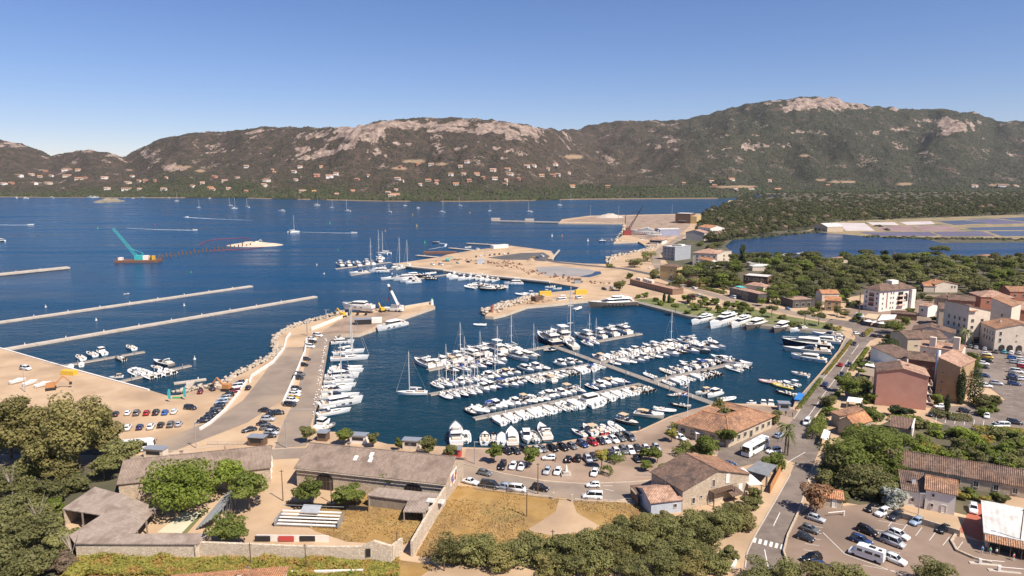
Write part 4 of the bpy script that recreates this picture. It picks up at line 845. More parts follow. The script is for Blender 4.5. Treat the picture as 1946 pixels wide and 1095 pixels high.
for i,(x,y,wpx) in enumerate(FARH):
 c=on_hill(x,y);d=c.y;W=wpx*d/FPX*0.66;k=(i % 5,round(W/6))
 if k not in hm:
  D=W*0.55;hh=5.5;wl=MB();wl.loft([[(xx,-D/2,-6),(xx,-D/2,hh),(xx,0,hh+3.2),(xx,D/2,hh),(xx,D/2,-6)] for xx in (-W/2,W/2)])
  if i % 2:wl.box((W*0.28,-D*0.6,0),(W*0.4,D*0.5,8));
  rf=MB();s=3.2/(D/2)
  slab(rf,[(-W/2-1,-D/2-1,hh-s+.6),(W/2+1,-D/2-1,hh-s+.6),(W/2+1,0,hh+3.8),(-W/2-1,0,hh+3.8)],.5);slab(rf,[(-W/2-1,0,hh+3.79),(W/2+1,0,hh+3.79),(W/2+1,D/2+1,hh-s+.6),(-W/2-1,D/2+1,hh-s+.6)],.5)
  nw=max(2,int(W/6));wn=MB();wn.box((0,0,0),(W/nw*0.4,0.3,2.2))
  hm[k]=(wl.mesh('wall',[M_WHITE,M_CREAM,M_CREAM,M_PINK,M_WHITE][i % 5]),rf.mesh('roof',ROOF[['tile','pinktile','orange','tile','pinktile'][i % 5]]['x']),wn.mesh('window',M_GLASS),nw,W,D)
 wl,rf,wn,nw,W0,D=hm[k]
 r=empty('hillside_villa',c,fr.uniform(-0.5,0.5));put('wall',wl,r);put('roof',rf,r)
 for q in range(nw):put('window',wn,r,(-W0/2+W0*(q+0.5)/nw,-D/2-0.1,2.6))
 tag(r,f'{["white", "cream", "cream", "pink", "white"][i % 5]} villa with {["terracotta", "pale", "orange", "terracotta", "pale"][i % 5]} roof on the far {"upper" if y < 330 else "middle" if y < 348 else "lower"} slope','villa','villas on the far hillside')
# ---------------------------------------------------------------- foliage
def leaf_mat(name,c1,c2,c3=None):
 m=mat(name,c1,c2,0.55,0.75,0.0,detail=3,spec=0.25,lo=0.3,hi=0.7,c3=c3,s3=0.35)
 n=m.node_tree.nodes;l=m.node_tree.links;b=n['Principled BSDF']
 src=b.inputs['Base Color'].links[0].from_socket
 oi=n.new('ShaderNodeObjectInfo');mr=n.new('ShaderNodeMapRange');mr.inputs[3].default_value=0.78;mr.inputs[4].default_value=1.25;l.new(oi.outputs['Random'],mr.inputs[0])
 hs=n.new('ShaderNodeHueSaturation');l.new(src,hs.inputs['Color']);l.new(mr.outputs[0],hs.inputs['Value']);l.new(hs.outputs[0],b.inputs['Base Color'])
 tr=n.new('ShaderNodeBsdfTranslucent');l.new(hs.outputs[0],tr.inputs['Color'])
 mx=n.new('ShaderNodeMixShader');mx.inputs[0].default_value=0.42
 l.new(b.outputs[0],mx.inputs[1]);l.new(tr.outputs[0],mx.inputs[2])
 l.new(mx.outputs[0],n['Material Output'].inputs['Surface'])
 return m
LEAF={'oak':leaf_mat('holm_oak_leaves',(0.125,0.135,0.047),(0.260,0.240,0.097)),'olive':leaf_mat('olive_leaves',(0.165,0.168,0.055),(0.285,0.27,0.105)),
  'euc':leaf_mat('eucalyptus_leaves',(0.175,0.166,0.056),(0.343,0.289,0.109)),'bright':leaf_mat('bright_leaves',(0.157,0.210,0.029),(0.301,0.345,0.065)),
  'green':leaf_mat('green_leaves',(0.110,0.147,0.029),(0.230,0.252,0.058)),'pine':leaf_mat('pine_needles',(0.087,0.100,0.032),(0.167,0.167,0.065)),
  'red':leaf_mat('rusty_leaves',(0.217,0.123,0.065),(0.348,0.203,0.116)),'cyp':leaf_mat('cypress_leaves',(0.041,0.061,0.023),(0.087,0.109,0.043)),
  'white':leaf_mat('white_blossom',(0.362,0.392,0.232),(0.700,0.700,0.700)),'dry':leaf_mat('dry_twigs',(0.220,0.157,0.105),(0.336,0.250,0.174)),
  'vine':leaf_mat('vine_leaves',(0.203,0.217,0.043),(0.406,0.348,0.087),c3=(0.435,0.275,0.087)),'palm':leaf_mat('palm_fronds',(0.160,0.174,0.065),(0.290,0.290,0.123)),'pinkf':leaf_mat('oleander',(0.145,0.174,0.058),(0.700,0.348,0.377))}
M_BARK=mat('bark',(0.12,0.09,0.065),(0.20,0.155,0.115),1.5,0.95,0.02,5)
def leaf_quads(pts,nrm,size,g):
 """one bent leaf spray (quad) per point"""
 N=len(pts);r=g.normal(size=(N,3));t=np.cross(nrm,r);t/=np.linalg.norm(t,axis=1,keepdims=True)+1e-9
 s=np.cross(nrm,t);a=size*g.uniform(0.6,1.3,N)[:,None];b2=a*g.uniform(0.45,0.85,N)[:,None]
 V=np.stack([pts-t*a,pts-s*b2+nrm*a*0.15,pts+t*a,pts+s*b2+nrm*a*0.15],1).reshape(-1,3)
 F=np.arange(N*4).reshape(N,4);return V,F
def crown_pts(clumps,n,g,shell=0.24,tilt=0.4):
 vol=np.array([c[3]*c[4]*c[5] for c in clumps])**0.67;k=g.choice(len(clumps),n,p=vol/vol.sum())
 C=np.array(clumps)[k];d=g.normal(size=(n,3));d/=np.linalg.norm(d,axis=1,keepdims=True)
 r=1-shell*g.random(n)**1.6
 r=np.where(g.random(n)<.06,g.uniform(1.02,1.28,n),r);p=C[:,:3]+d*r[:,None]*C[:,3:6]
 nr=d/C[:,3:6];nr/=np.linalg.norm(nr,axis=1,keepdims=True);nr=nr+g.normal(size=(n,3))*tilt;nr[:,2]+=0.4
 nr/=np.linalg.norm(nr,axis=1,keepdims=True)
 return p,nr
def make_clumps(kind,g,n):
 """clump ellipsoids in a unit crown (width 1, height 1 incl. trunk)"""
 cl=[]
 if kind in ('round','bush','euc'):
  z0={'round':0.30,'bush':0.05,'euc':0.22}[kind]
  for i in range(n):
   a=g.uniform(0,6.28);t=g.random()**0.6;zz=z0+(1-z0)*g.uniform(0.12,0.84)
   e=math.sqrt(max(0.05,1-((zz-(z0+(1-z0)*0.45))/((1-z0)*0.62))**2))
   rr=0.385*t*e;s=g.uniform(0.085,0.225)*(1.08 if kind != 'euc' else 0.92)
   cl.append((rr*math.cos(a),rr*math.sin(a),zz,s,s,s*(0.8 if kind != 'euc' else 0.95)*(1-z0)*0.9))
  if kind != 'euc':cl.append((0,0,z0+(1-z0)*0.45,0.27,0.27,(1-z0)*0.31))
 elif kind=='umbrella':
  for i in range(n):
   a=g.uniform(0,6.28);rr=0.36*g.random()**0.5;s=g.uniform(0.12,0.18)
   cl.append((rr*math.cos(a),rr*math.sin(a),0.82-rr*0.25+g.uniform(-0.03,0.05),s,s,0.10))
 elif kind=='column':
  for i in range(n):
   t=(i+0.5)/n;w=0.42*math.sin(math.pi*min(1,t*0.86+0.13))**0.7
   cl.append((g.uniform(-.05,.05),g.uniform(-.05,.05),0.04+0.93*t,w,w,0.09))
 return cl
_TM={}
def tree_mesh(kind,leaf,w,h,nleaf,lsize,seed,nclump=14):
 k=(kind,leaf,round(w),round(h),nleaf,lsize,seed)
 if k in _TM:return _TM[k]
 g=np.random.default_rng(seed*7+int(w*3)+int(h*5));cl=[(c[0]*w,c[1]*w,c[2]*h,c[3]*w,c[4]*w,c[5]*h) for c in make_clumps(kind,g,nclump)]
 p,nr=crown_pts(cl,nleaf,g);V,F=leaf_quads(p,nr,lsize,g)
 cm=np_mesh('crown',V,F,LEAF[leaf])
 b=MB();tr=max(0.08,0.022*h);z1={'round':.45,'bush':.3,'euc':.6,'umbrella':.72,'column':.3}[kind]*h
 b.cyl((0,0,-0.3),(0.04*w,0.02*w,z1*0.55),tr*1.25,tr,7);b.cyl((0.04*w,0.02*w,z1*0.55),(0.02*w,-0.01*w,z1),tr,tr*0.7,7)
 for c in cl[:7]:
  b.cyl((0.03*w,0.0,z1*g.uniform(0.6,0.98)),(c[0]*0.85,c[1]*0.85,c[2]),tr*0.5,tr*0.15,5)
 _TM[k]=(b.mesh('trunk',M_BARK),cm);return _TM[k]
def tree(name,label,px,py,w,h,kind='round',leaf='green',nleaf=2200,ls=0.30,seed=1,nclump=14,group=None,rz=None,cat='tree',loc=None):
 if nleaf<=1100:w=max(3,1.5*round(w/1.5));h=max(2,round(h))
 tm,cm=tree_mesh(kind,leaf,w,h,nleaf,ls,seed,nclump)
 r=empty(name,P(px,py) if loc is None else loc,(px*1.7+py) % 6.28 if rz is None else rz);put('trunk',tm,r);put('crown',cm,r)
 tag(r,label,cat,group);return r
T=tree
# big eucalyptus and thicket on the left
T('eucalyptus_tree','largest eucalyptus with a tall uneven crown beside the sheds',150,893,20,22,'euc','euc',9000,.42,3,46)
T('eucalyptus_tree','dark eucalyptus at the picture edge beside the largest one',22,872,17,19,'euc','euc',6500,.42,4,38)
T('eucalyptus_tree','lower eucalyptus leaning in front of the largest one',95,905,14,13,'euc','euc',5000,.40,5,30)
T('eucalyptus_tree','eucalyptus standing beside the white bus',196,872,12,14,'euc','euc',4200,.40,6,26)
T('eucalyptus_tree','eucalyptus filling the gap at the thicket edge',62,885,15,17,'euc','euc',5000,.42,9,32)
T('eucalyptus_tree','slim eucalyptus nearest the parked cars',190,850,9,12,'euc','euc',3000,.4,10,20)
T('olive_tree','grey-green olive beside the lower warehouse',240,893,12,8.5,'round','olive',3600,.32,7,22)
T('olive_tree','grey-green olive half hidden behind the open shed',200,912,10,7,'round','olive',3000,.32,8,18)
BUSHL=[(20,935,10,7,'oak'),(62,950,9,6,'olive'),(105,952,8,6,'oak'),(35,985,10,6,'oak'),(85,1000,9,6,'olive'),(20,1030,11,7,'oak'),(70,1040,11,8,'oak'),(115,1045,7,5,'olive'),(15,1085,11,8,'oak'),(70,1098,10,7,'oak'),(120,1085,6,4,'dry'),(130,1040,5,4,'olive'),(-30,960,12,8,'oak'),(-30,1050,12,9,'oak'),(-40,890,14,12,'euc'),(150,935,7,5,'oak'),(105,975,5,3.5,'bright'),(120,915,9,7,'euc'),(60,905,10,8,'olive'),(145,1098,6,3.5,'vine'),(40,1110,9,6,'oak')]
for i,(x,y,w,h,lf) in enumerate(BUSHL):T('thicket_bush','tall bush in the dark thicket beside the sheds',x,y,w,h,'bush',lf,2600,.30,11+i % 3,16,'bushes in the thicket beside the sheds',cat='bush')
# dead branches
for i,(x,y) in enumerate(((25,945),(75,1010),(140,1075))):
 b=MB();g=random.Random(i)
 for k in range(14):
  a=g.uniform(0,6.28);l1=g.uniform(2,4.5);b.cyl((0,0,3),(l1*.6*math.cos(a),l1*.6*math.sin(a),4+l1),.07,.02,4)
 b.cyl((0,0,0),(0,0,3.2),.16,.1,5);tag(b.build('dead_tree',mat('bleached_wood',(.32,.26,.21),None,2),None,loc=P(x,y)),['bleached dead branches at the left picture edge','bleached bare tree in the middle of the thicket','bare grey twigs near the corner of the stone wall'][i],'tree')
T('mulberry_tree','widest bright green tree spreading over the shed yard',345,972,20,11.5,'round','bright',8500,.36,21,40)
T('mulberry_tree','bright green tree between the widest one and the darker one',432,938,9,9,'round','bright',3400,.34,22,18)
T('green_tree','darker green tree casting a black shadow beside the bleachers stair',474,970,10.5,10,'round','green',4200,.33,23,22)
for i,(x,y,w,h,lb) in enumerate(((590,958,8.4,6.8,'rounded yard tree before the first arched door'),(664,962,7.6,5.6,'rounded yard tree beside the timber fence'),(741,933,8,6.4,'rounded tree against the warehouse wall'),(434,1036,10,6.5,'leafy green tree just above the boundary wall'))):
 T('yard_tree',lb,x,y,w,h,'round',['green','green','green','green'][i],3200,.30,31+i,18)
for i,(x,y,w,h,lb) in enumerate(((585,842,5,5,'round tree at the corner of the basin quay'),(655,846,5.2,5,'round tree behind the warehouse ridge'),(708,850,4.2,4.6,'round tree beside the quay kiosk'),(757,856,2.4,4,'thin young tree on the quay'),(815,866,6.4,6,'largest round tree behind the warehouse'),(855,872,4.2,4.4,'small round tree near the advertising boards'),
 (940,880,5.2,5.6,'sunlit round tree by the car park entrance'),(1007,889,5.4,6,'darker round tree between parked cars'),(1143,890,4.4,6,'tall thin yellowish tree in the car park'),(1229,896,3.6,3.0,'low spreading young tree on the empty paving'),(1260,897,3.0,2.8,'smaller young tree on the empty paving'),(1248,880,5.4,4.4,'leafy green tree among the parked cars'),(1224,876,3.6,4,'small tree behind the lone black car'),(1276,840,4.4,4.6,'yellowish tree beside the quay railings'),(1290,893,4.6,4.2,'shady low tree beside the stone house'))):
 T('quay_tree',lb,x,y,w,h,'round',['olive','green','olive','green','olive','olive','green','green','vine','green','green','green','green','vine','green'][i],2000,.26,41+i % 4,14)
T('fig_tree','dense glossy green tree in front of the harbour office',1342,880,8.8,8.5,'round','green',4200,.32,51,22)
T('fig_tree','green tree at the corner of the harbour office',1378,850,6,6.5,'round','green',2600,.3,52,16)
T('court_tree','grey-green bush growing out of the harbour office court',1367,812,5.8,10,'round','olive',2200,.26,53,14,cat='bush')
T('quay_bush','leafy bush by the kiosk end of the harbour office',1474,806,4.2,5,'bush','olive',1600,.26,54,12,cat='bush')
T('roadside_bush','round bush at the corner of the grey canopy',1470,896,6.4,5.8,'bush','green',2600,.28,55,16,cat='bush')
# woods right of the street
for i,(x,y,w,h,k,lf,lb) in enumerate((
 (1612,905,14,11,'round','green','big dark green tree beside the street bend'),(1660,885,15,11,'round','green','broad green tree behind the big dark one'),(1640,935,15,7.5,'round','oak','low dark spreading tree above the ticket hut'),
 (1700,870,11,8,'round','green','green tree at the left end of the stone barn'),(1655,812,9,7,'round','green','dark tree below the pink gable'),(1585,905,10,9,'round','oak','dark olive-toned tree at the street edge'),(1690,905,9,6,'bush','green','leafy bush beside the barn wall'),
 (1550,975,7.2,8,'round','red','rusty brown tree beside the ticket hut'),(1697,962,6,5.2,'bush','white','white-flowering bush by the car park wall'),(1618,760,9.5,8,'round','green','street tree between the pink house and the road'),(1600,745,6,6,'round','green','smaller street tree beside the promenade road'),
 (1690,690,11,11,'round','cyp','very dark plane tree beside the rust end house'),(1672,694,9,8,'round','green','green plane tree in front of the dark one'),(1700,634,13,6.5,'round','green','spreading tree beside the cafe parasols'),(1688,660,8,7,'round','cyp','dark tree at the bend of the upper street'),
 (1690,900,4,7,'round','dry','dry brown tree inside the green wood'),(1640,860,12,9,'round','green','leafy tree at the back of the street wood'),(1665,945,9,6,'round','oak','dark tree beside the white-flowering bush'),(1618,880,9,10,'round','green','upright green tree in the street wood'))):
 T('street_tree',lb,x,y,w,h,k,lf,int(1200+18*w*h),.34,61+i % 5,22,cat='tree')
rr=random.Random(77)
for i in range(46):
 x=rr.uniform(1735,1960);y=812+(x-1735)*0.10+rr.uniform(0,68);w=rr.uniform(3.5,8)
 T('thicket_bush','rounded bush in the green thicket behind the stone barn',x,y,w,w*rr.uniform(.45,.7),'bush',rr.choice(['green','vine','olive','green','bright','oak']),900,.34,71+i % 3,12,'bushes behind the stone barn',cat='bush')
for i in range(34):
 x,y=rr.uniform(1562,1712),rr.uniform(868,952);w=rr.uniform(3,6)
 if x>1700 or y>955 or (x<1600 and y>935):continue
 T('thicket_bush','dark bush under the trees beside the street bend',x,y,w,w*.6,'bush',rr.choice(['green','oak','oak']),900,.3,74+i % 2,12,'bushes beside the street bend',cat='bush')
for i,(x,y) in enumerate(((1830,950),(1850,950),(1868,955),(1890,948),(1840,938),(1905,955),(1820,945))):T('thicket_bush','small bush in front of the stone barn',x,y,3.5,1.8,'bush',rr.choice(['green','vine','olive']),700,.26,76,10,'bushes before the barn',cat='bush')
# olive grove along the bottom
OL=[(1428,965,5,3.2),(1402,985,7,3.8),(1374,995,7,4),(1345,1008,8,4.6),(1312,1012,7,4.2),(1318,1022,8,6),(1282,1018,8,4.8),(1246,1022,8,4.8),(1262,1035,9,6.5),(1216,1030,9,6.5),(1180,1038,9,6.5),(1225,1058,9,6),(1150,1050,9,6.5),(1118,1058,9,6.5),(1180,1072,9,6),(1086,1062,9,6.5),(1052,1058,7,5.5),(1018,1062,8,6),(985,1070,8,6),(950,1078,8,5),(925,1072,9,6.5),(890,1068,8,6),(857,1072,9,7),(1380,1020,8,6),(1410,1005,7,5.5),(1340,1045,8,5.5),(1300,1060,9,6),(1255,1080,9,5.5),(1130,1088,8,5),(1310,1092,8,4.5),(1370,1090,6,3),(1265,1105,9,5),(1200,1100,8,4.5),(1085,1090,8,4.5),(1040,1085,7,3.5),(1335,1075,8,5),(1385,1060,4,2.5),(1445,1112,8,5),(1500,1116,8,5.5),(1560,1122,9,6),(1620,1118,8,5),(1770,1118,8,5.5),(1180,1015,6,4),(1228,990,4,2),(1262,992,5,2.2),(1436,948,3.5,3)]
for i,(x,y,w,h) in enumerate(OL):
 T('olive_tree','grey-green olive in the grove along the bottom of the picture',x,y,w,h,'bush',['olive','olive','oak','olive','euc'][i % 5],3800,.21,81+i % 4,18,'olives in the bottom grove')
T('oleander_bush','pink-flowering oleander at the grove path',1322,1082,3.6,3,'bush','pinkf',900,.2,91,10,cat='bush');T('oleander_bush','dark oleander beside the pink-flowering one',1362,1082,3.4,3.4,'bush','green',900,.2,92,10,cat='bush')
# cypresses and garden of the ochre flats
for i,(x,y,w,h,k,lf,lb) in enumerate(((1824,768,3.8,13.5,'column','cyp','slim tall cypress beside the ochre flats'),(1850,768,6.5,15,'column','cyp','broad dark conifer beside the slim cypress'),(1799,782,2.0,6,'column','cyp','short slim cypress in front of the ochre flats'),(1781,772,4,4.4,'bush','green','round garden bush under the ochre flats'),(1866,776,8,5,'bush','oak','low conifer below the broad dark one'),(1888,768,5,3.4,'bush','oak','rounded shrub by the car park kerb'),(1886,782,4,3,'bush','green','small shrub at the car park corner'),(1868,790,5.5,3,'bush','green','low shrub on the car park island'),(1832,712,4,4,'bush','bright','bright shrub behind the ochre flats'),(1845,690,7,5,'bush','green','green shrub beside the yellow parked car'),(1850,705,6,5,'bush','green','second green shrub beside the parked cars'),(1648,742,4,4,'bush','green','garden bush left of the pink house'))):
 T('garden_tree',lb,x,y,w,h,k,lf,2200,.27,95+i % 3,16)
rr=random.Random(5);TT=[(1612,590),(1625,585),(1605,575),(1740,575),(1752,568),(1765,572),(1830,560),(1850,558),(1765,590),(1790,600),(1775,612),(1760,640),(1720,618),(1712,646),(1730,600),(1820,655),(1828,640),(1605,604),(1590,600),(1556,592),(1545,595),(1630,612),(1655,690),(1645,705),(1640,720),(1632,738),(1640,752),(1650,765),(1700,792),(1720,795),(1640,790),(1580,790),(1572,775),(1812,676),(1835,735),(1846,722),(1900,600),(1930,600),(1870,575),(1885,560)]
for i,(x,y) in enumerate(TT):w=rr.uniform(4,8);T('town_tree','leafy tree growing between the houses of the town',x,y,w,w*rr.uniform(.6,.95),rr.choice(['round','bush']),rr.choice(['green','oak','green','cyp','olive']),1100,.32,141+i % 3,12,'trees between the town houses')
# palms
def palm(label,px,py,h,w=4.2,loc=None):
 r=empty('palm_tree',P(px,py),px % 6);tag(r,label,'palm');b=MB();b.cyl((0,0,-.2),(.1,0,h),.3,.22,8);b.build('trunk',M_BARK,r);c=MB();g=random.Random(int(px))
 for k in range(34):
  a=g.uniform(0,6.28);up=g.uniform(-.5,1.0);L=w*.5*g.uniform(.85,1.1);pr=None
  for s in range(5):
   t=s/4;rr_=L*t;zz=h+up*L*t-1.1*L*t*t*(1-up*.3);wd_=.34*(1-t*.85)
   q=[(.1+rr_*math.cos(a)-wd_*math.sin(a),rr_*math.sin(a)+wd_*math.cos(a),zz-.12),(.1+rr_*math.cos(a),rr_*math.sin(a),zz+.1),(.1+rr_*math.cos(a)+wd_*math.sin(a),rr_*math.sin(a)-wd_*math.cos(a),zz-.12)]
   if pr:c.add(pr+q,[(0,1,4,3),(1,2,5,4)])
   pr=q
 c.build('crown',LEAF['palm'],r)
palm('feathery palm at the bus junction',1492,862,8.5,5);palm('second palm close to the bus junction one',1497,866,7.0,4.4);palm('tall palm beside the beige apartment block',1833,664,9,6.5);palm('palm standing against the lagoon',1649,497,9,7)
# park trees and shrubs
PK=[(1284,596,6.5,6,'umbrella','green'),(1315,577,7,7,'round','dry'),(1360,580,7,4.5,'round','green'),(1384,588,6.5,5,'round','green'),(1412,592,7.5,6,'round','green'),(1448,604,6,6,'round','green'),(1467,604,7,7.5,'umbrella','pine'),(1486,613,6,4.5,'round','olive'),(1530,617,9,8.5,'umbrella','pine'),(1555,620,8,8,'umbrella','pine'),(1425,597,6,4,'round','green'),(1225,565,5,3.5,'bush','green'),(1212,567,4,3,'bush','green'),(1247,573,4,2.6,'bush','green'),(1255,580,6,2.4,'bush','bright'),(1262,574,2.2,6,'column','cyp'),(1271,576,2.2,6,'column','cyp'),(1305,597,5,2.4,'bush','green'),(1322,590,5,3.6,'bush','green'),(1345,585,5,4,'round','green'),(1375,600,6,2.6,'bush','bright'),(1500,620,6,3,'bush','green'),(1515,622,5,2.5,'bush','olive'),(1575,625,6,3,'bush','olive'),(1590,628,5,2.5,'bush','vine'),(1440,610,4,3,'bush','oak'),(1276,575,5,3,'bush','bright'),(1333,600,4,2,'bush','green'),(1400,600,5,2.6,'bush','green'),(1476,585,7,5,'round','pine'),(1500,580,7,6,'umbrella','pine'),(1520,570,12,9,'umbrella','pine'),(1545,566,12,9,'umbrella','pine'),(1490,562,11,9,'round','green'),(1466,570,9,7,'round','green'),(1448,582,7,5,'round','bright')]
for i,(x,y,w,h,k,lf) in enumerate(PK):T('park_tree' if k != 'bush' else 'park_shrub',{'umbrella':'flat-topped pine in the waterside park','column':'small dark cypress in the waterside park','bush':'low shrub on the lawn of the waterside park','round':'leafy tree in the waterside park'}[k],x,y,w,h,k,lf,1300,.36,101+i % 3,12,'plants of the waterside park',cat='tree' if k != 'bush' else 'bush')
# holm oaks and pines of the wood between town and lagoon: single trees as far as one can tell them apart
def in_poly(x,y,poly):
 c=False;j=len(poly)-1
 for i in range(len(poly)):
  if (poly[i][1]>y) != (poly[j][1]>y) and x<(poly[j][0]-poly[i][0])*(y-poly[i][1])/(poly[j][1]-poly[i][1])+poly[i][0]:c=not c
  j=i
 return c
WOOD=[(1290,528),(1330,518),(1395,506),(1400,494),(1640,496),(1946,497),(1990,560),(1900,562),(1850,560),(1830,545),(1760,545),(1740,560),(1720,552),(1640,552),(1620,560),(1560,556),(1470,560),(1465,545),(1460,512),(1405,515),(1400,540),(1380,552),(1300,540)]
rr=random.Random(9);wood=[]
for _ in range(9000):
 x,y=rr.uniform(1285,1990),rr.uniform(493,568)
 if not in_poly(x,y,WOOD):continue
 p=P(x,y)
 if 1318<x<1395 and y<516:continue
 if all((p-q[0]).length>7.6 for q in wood):wood.append((p,x,y))
 if len(wood)>=285:break
def one_mesh(kind,leaf,w,h,n,ls,seed,ncl=14):
 """trunk and crown in one mesh, for trees only a few pixels tall"""
 tm,cm=tree_mesh(kind,leaf,w,h,n,ls,seed,ncl)
 bm=bmesh.new();bm.from_mesh(tm);bm.from_mesh(cm)
 nt_=len(tm.polygons);me=bpy.data.meshes.new('wood_tree');bm.faces.ensure_lookup_table()
 for f in bm.faces:f.material_index=0 if f.index<nt_ else 1
 bm.to_mesh(me);bm.free();me.materials.append(M_BARK);me.materials.append(LEAF[leaf]);return me
WV=[('oak',one_mesh('round','oak',11,7.5,1100,.52,111)),('oak',one_mesh('round','oak',9,6.5,900,.5,112)),('olive',one_mesh('round','olive',10,6,900,.5,113)),('pine',one_mesh('umbrella','pine',12,9,1000,.5,114)),('green',one_mesh('round','green',10,7.5,1000,.5,115)),('oak',one_mesh('bush','oak',9,5,900,.5,116))]
for p,x,y in wood:
 k=rr.choice([0,0,1,1,2,3,5,5,4] if x>1560 else [0,1,3,3,4,4,2])
 o=put('wood_tree',WV[k][1],None,p,rr.uniform(0,6.28));s=rr.uniform(.95,1.4);o.scale=(s,s,s*rr.uniform(.9,1.15))
 tag(o,'evergreen tree in the wood between the town and the lagoon','tree','trees of the wood before the lagoon')
T('stone_pine','spreading stone pine standing alone against the lagoon',1785,497,19,16,'umbrella','pine',2600,.5,121,16)
T('stone_pine','smaller pine beside the lone stone pine',1757,497,8,10,'round','pine',900,.45,122,10);T('araucaria','slim tall conifer standing out above the wood',1409,515,7,24,'round','cyp',1600,.45,123,14);T('tall_tree','tall dark tree at the lagoon shore',1678,497,7,12,'round','cyp',1100,.45,124,10);T('bare_tree','leafless grey tree at the lagoon shore',1700,496,10,9,'round','dry',500,.3,125,10)
for i,(x,y,w,h) in enumerate(((1205,508,17,9),(1230,497,18,11),(1197,529,6,5),(1177,553,9,8),(1243,530,9,9),(1330,468,12,5),(1365,470,16,6),(1350,473,12,5),(1290,477,6,5),(1318,530,12,9),(1300,524,14,9),(1285,522,12,9),(1290,545,12,9),(1320,545,12,8),(1335,525,12,10),(1275,553,9,6),(1160,508,8,3))):
 T('coast_tree','bushy dark tree beside the coast road',x,y,w,h,'bush',['oak','olive','green'][i % 3],1500,.5,131+i % 2,14,'trees beside the coast road')
rr=random.Random(12);got=[]
for POLY,n,lf in (([(1292,512),(1318,520),(1400,520),(1404,552),(1385,556),(1330,545),(1292,532)],40,['oak','green','olive','pine']),([(1445,556),(1500,552),(1620,562),(1612,575),(1560,578),(1545,570),(1470,578),(1445,570)],40,['green','pine','oak','bright']),([(1300,566),(1345,572),(1430,588),(1425,600),(1380,600),(1300,583)],22,['green','oak','bright'])):
 k=0
 for _ in range(1500):
  x,y=rr.uniform(1285,1625),rr.uniform(505,605)
  if not in_poly(x,y,POLY):continue
  p=P(x,y)
  if any((p-q).length<5.6 for q in got):continue
  got.append(p);w=rr.uniform(5,9.5)*(.6 if n==22 else 1);k+=1;T('roadside_tree','leafy tree among the houses along the coast road',x,y,w,w*rr.uniform(.6,.95),rr.choice(['round','bush','round']),rr.choice(lf),1000,.42,151+k % 3,12,'trees among the coast road houses')
  if k>=n:break
# street hedges
def hedge(name,label,pts,w,h,leaf,dens=60,ls=.22,seed=1,world=False,group=None):
 g=np.random.default_rng(seed);q=[P(*p) if len(p)==2 else Vector(p) for p in pts];P_=[];N_=[]
 for a,c in zip(q[:-1],q[1:]):
  L=(c-a).length;n=int(L*dens*(0.5+w/2));t=g.random(n);d=(c-a).normalized();s=Vector((-d.y,d.x,0))
  ang=g.uniform(0,math.pi,n);rad=np.clip(g.normal(0.93,.1,n),.3,1.15)*(0.85+0.3*vnoise(t*L/1.3,t*0,seed))
  off=np.cos(ang)*w/2*rad;zz=np.sin(ang)**.6*h*rad
  pp=np.array(a)[None]+t[:,None]*np.array(c-a)[None]+off[:,None]*np.array(s)[None];pp[:,2]=LAND+zz+.05
  nn=np.cos(ang)[:,None]*np.array(s)[None]+np.sin(ang)[:,None]*np.array((0,0,1.))[None]+g.normal(size=(n,3))*.6
  P_.append(pp);N_.append(nn/np.linalg.norm(nn,axis=1,keepdims=True))
 pp=np.concatenate(P_);o0=np.array(q[0]);V,F=leaf_quads(pp-o0,np.concatenate(N_),ls,g)
 o=put(name,np_mesh(name,V,F,LEAF[leaf]),None,q[0]);tag(o,label,'hedge',group);return o
hedge('hedge','row of low shrubs between the promenade and the street, near half',[(1517,778),(1542,745),(1560,722)],1.5,.9,'green',40,.25,1);hedge('hedge','row of low shrubs between the promenade and the street, far half',[(1566,714),(1588,688),(1618,648)],1.4,.9,'vine',36,.27,2)
hedge('hedge','clipped hedge along the inner side of the street',[(1556,800),(1578,768),(1596,746)],1.8,1.2,'green',40,.25,3);hedge('hedge','shrubs lining the street before the pergola',[(1618,706),(1636,682),(1648,664)],1.9,1.2,'green',36,.27,4)
hedge('hedge','tall dark hedge beside the cottage terrace',[(1545,838),(1553,812)],3.5,3.2,'green',50,.28,5);hedge('hedge','square-cut hedge in the middle of the car park',[(1149,906),(1157,900)],3,2.6,'green',90,.2,6)
hedge('hedge','long leafy hedge below the pink gable',[(1770,788),(1800,796),(1845,800)],3.6,1.9,'olive',50,.26,7);hedge('hedge','yellow-green hedge on the garden wall',[(1690,800),(1740,800),(1752,812),(1790,818)],3,1.6,'bright',50,.26,8)
hedge('hedge','clipped hedge beside the white pickup on the quay',[(1275,812),(1320,826)],2,1.6,'green',60,.22,9);hedge('hedge','block of hedges beside the fig tree',[(1282,868),(1310,862),(1300,850)],3.2,2.2,'green',60,.24,10);hedge('hedge','small hedge between the parked cars',[(1160,882),(1182,872)],3.4,2,'green',60,.22,11)
hedge('hedge','flower hedge at the upper junction',[(1640,640),(1655,628)],2.5,1.4,'vine',40,.27,12);hedge('hedge','line of green shrubs along the coast road',[(1330,548),(1380,560)],3,1.8,'green',30,.35,13);hedge('hedge','shrubs between the street and the wooden terrace',[(1603,736),(1612,718)],2.5,2.4,'green',50,.27,14)
hedge('hedge','small bushes beside the kerb of the car park',[(1566,800),(1560,826)],2.5,1.6,'green',40,.25,15);hedge('hedge','ivy-covered wall beside the car park',[(1850,818),(1946,824)],3,1.5,'vine',40,.3,16)
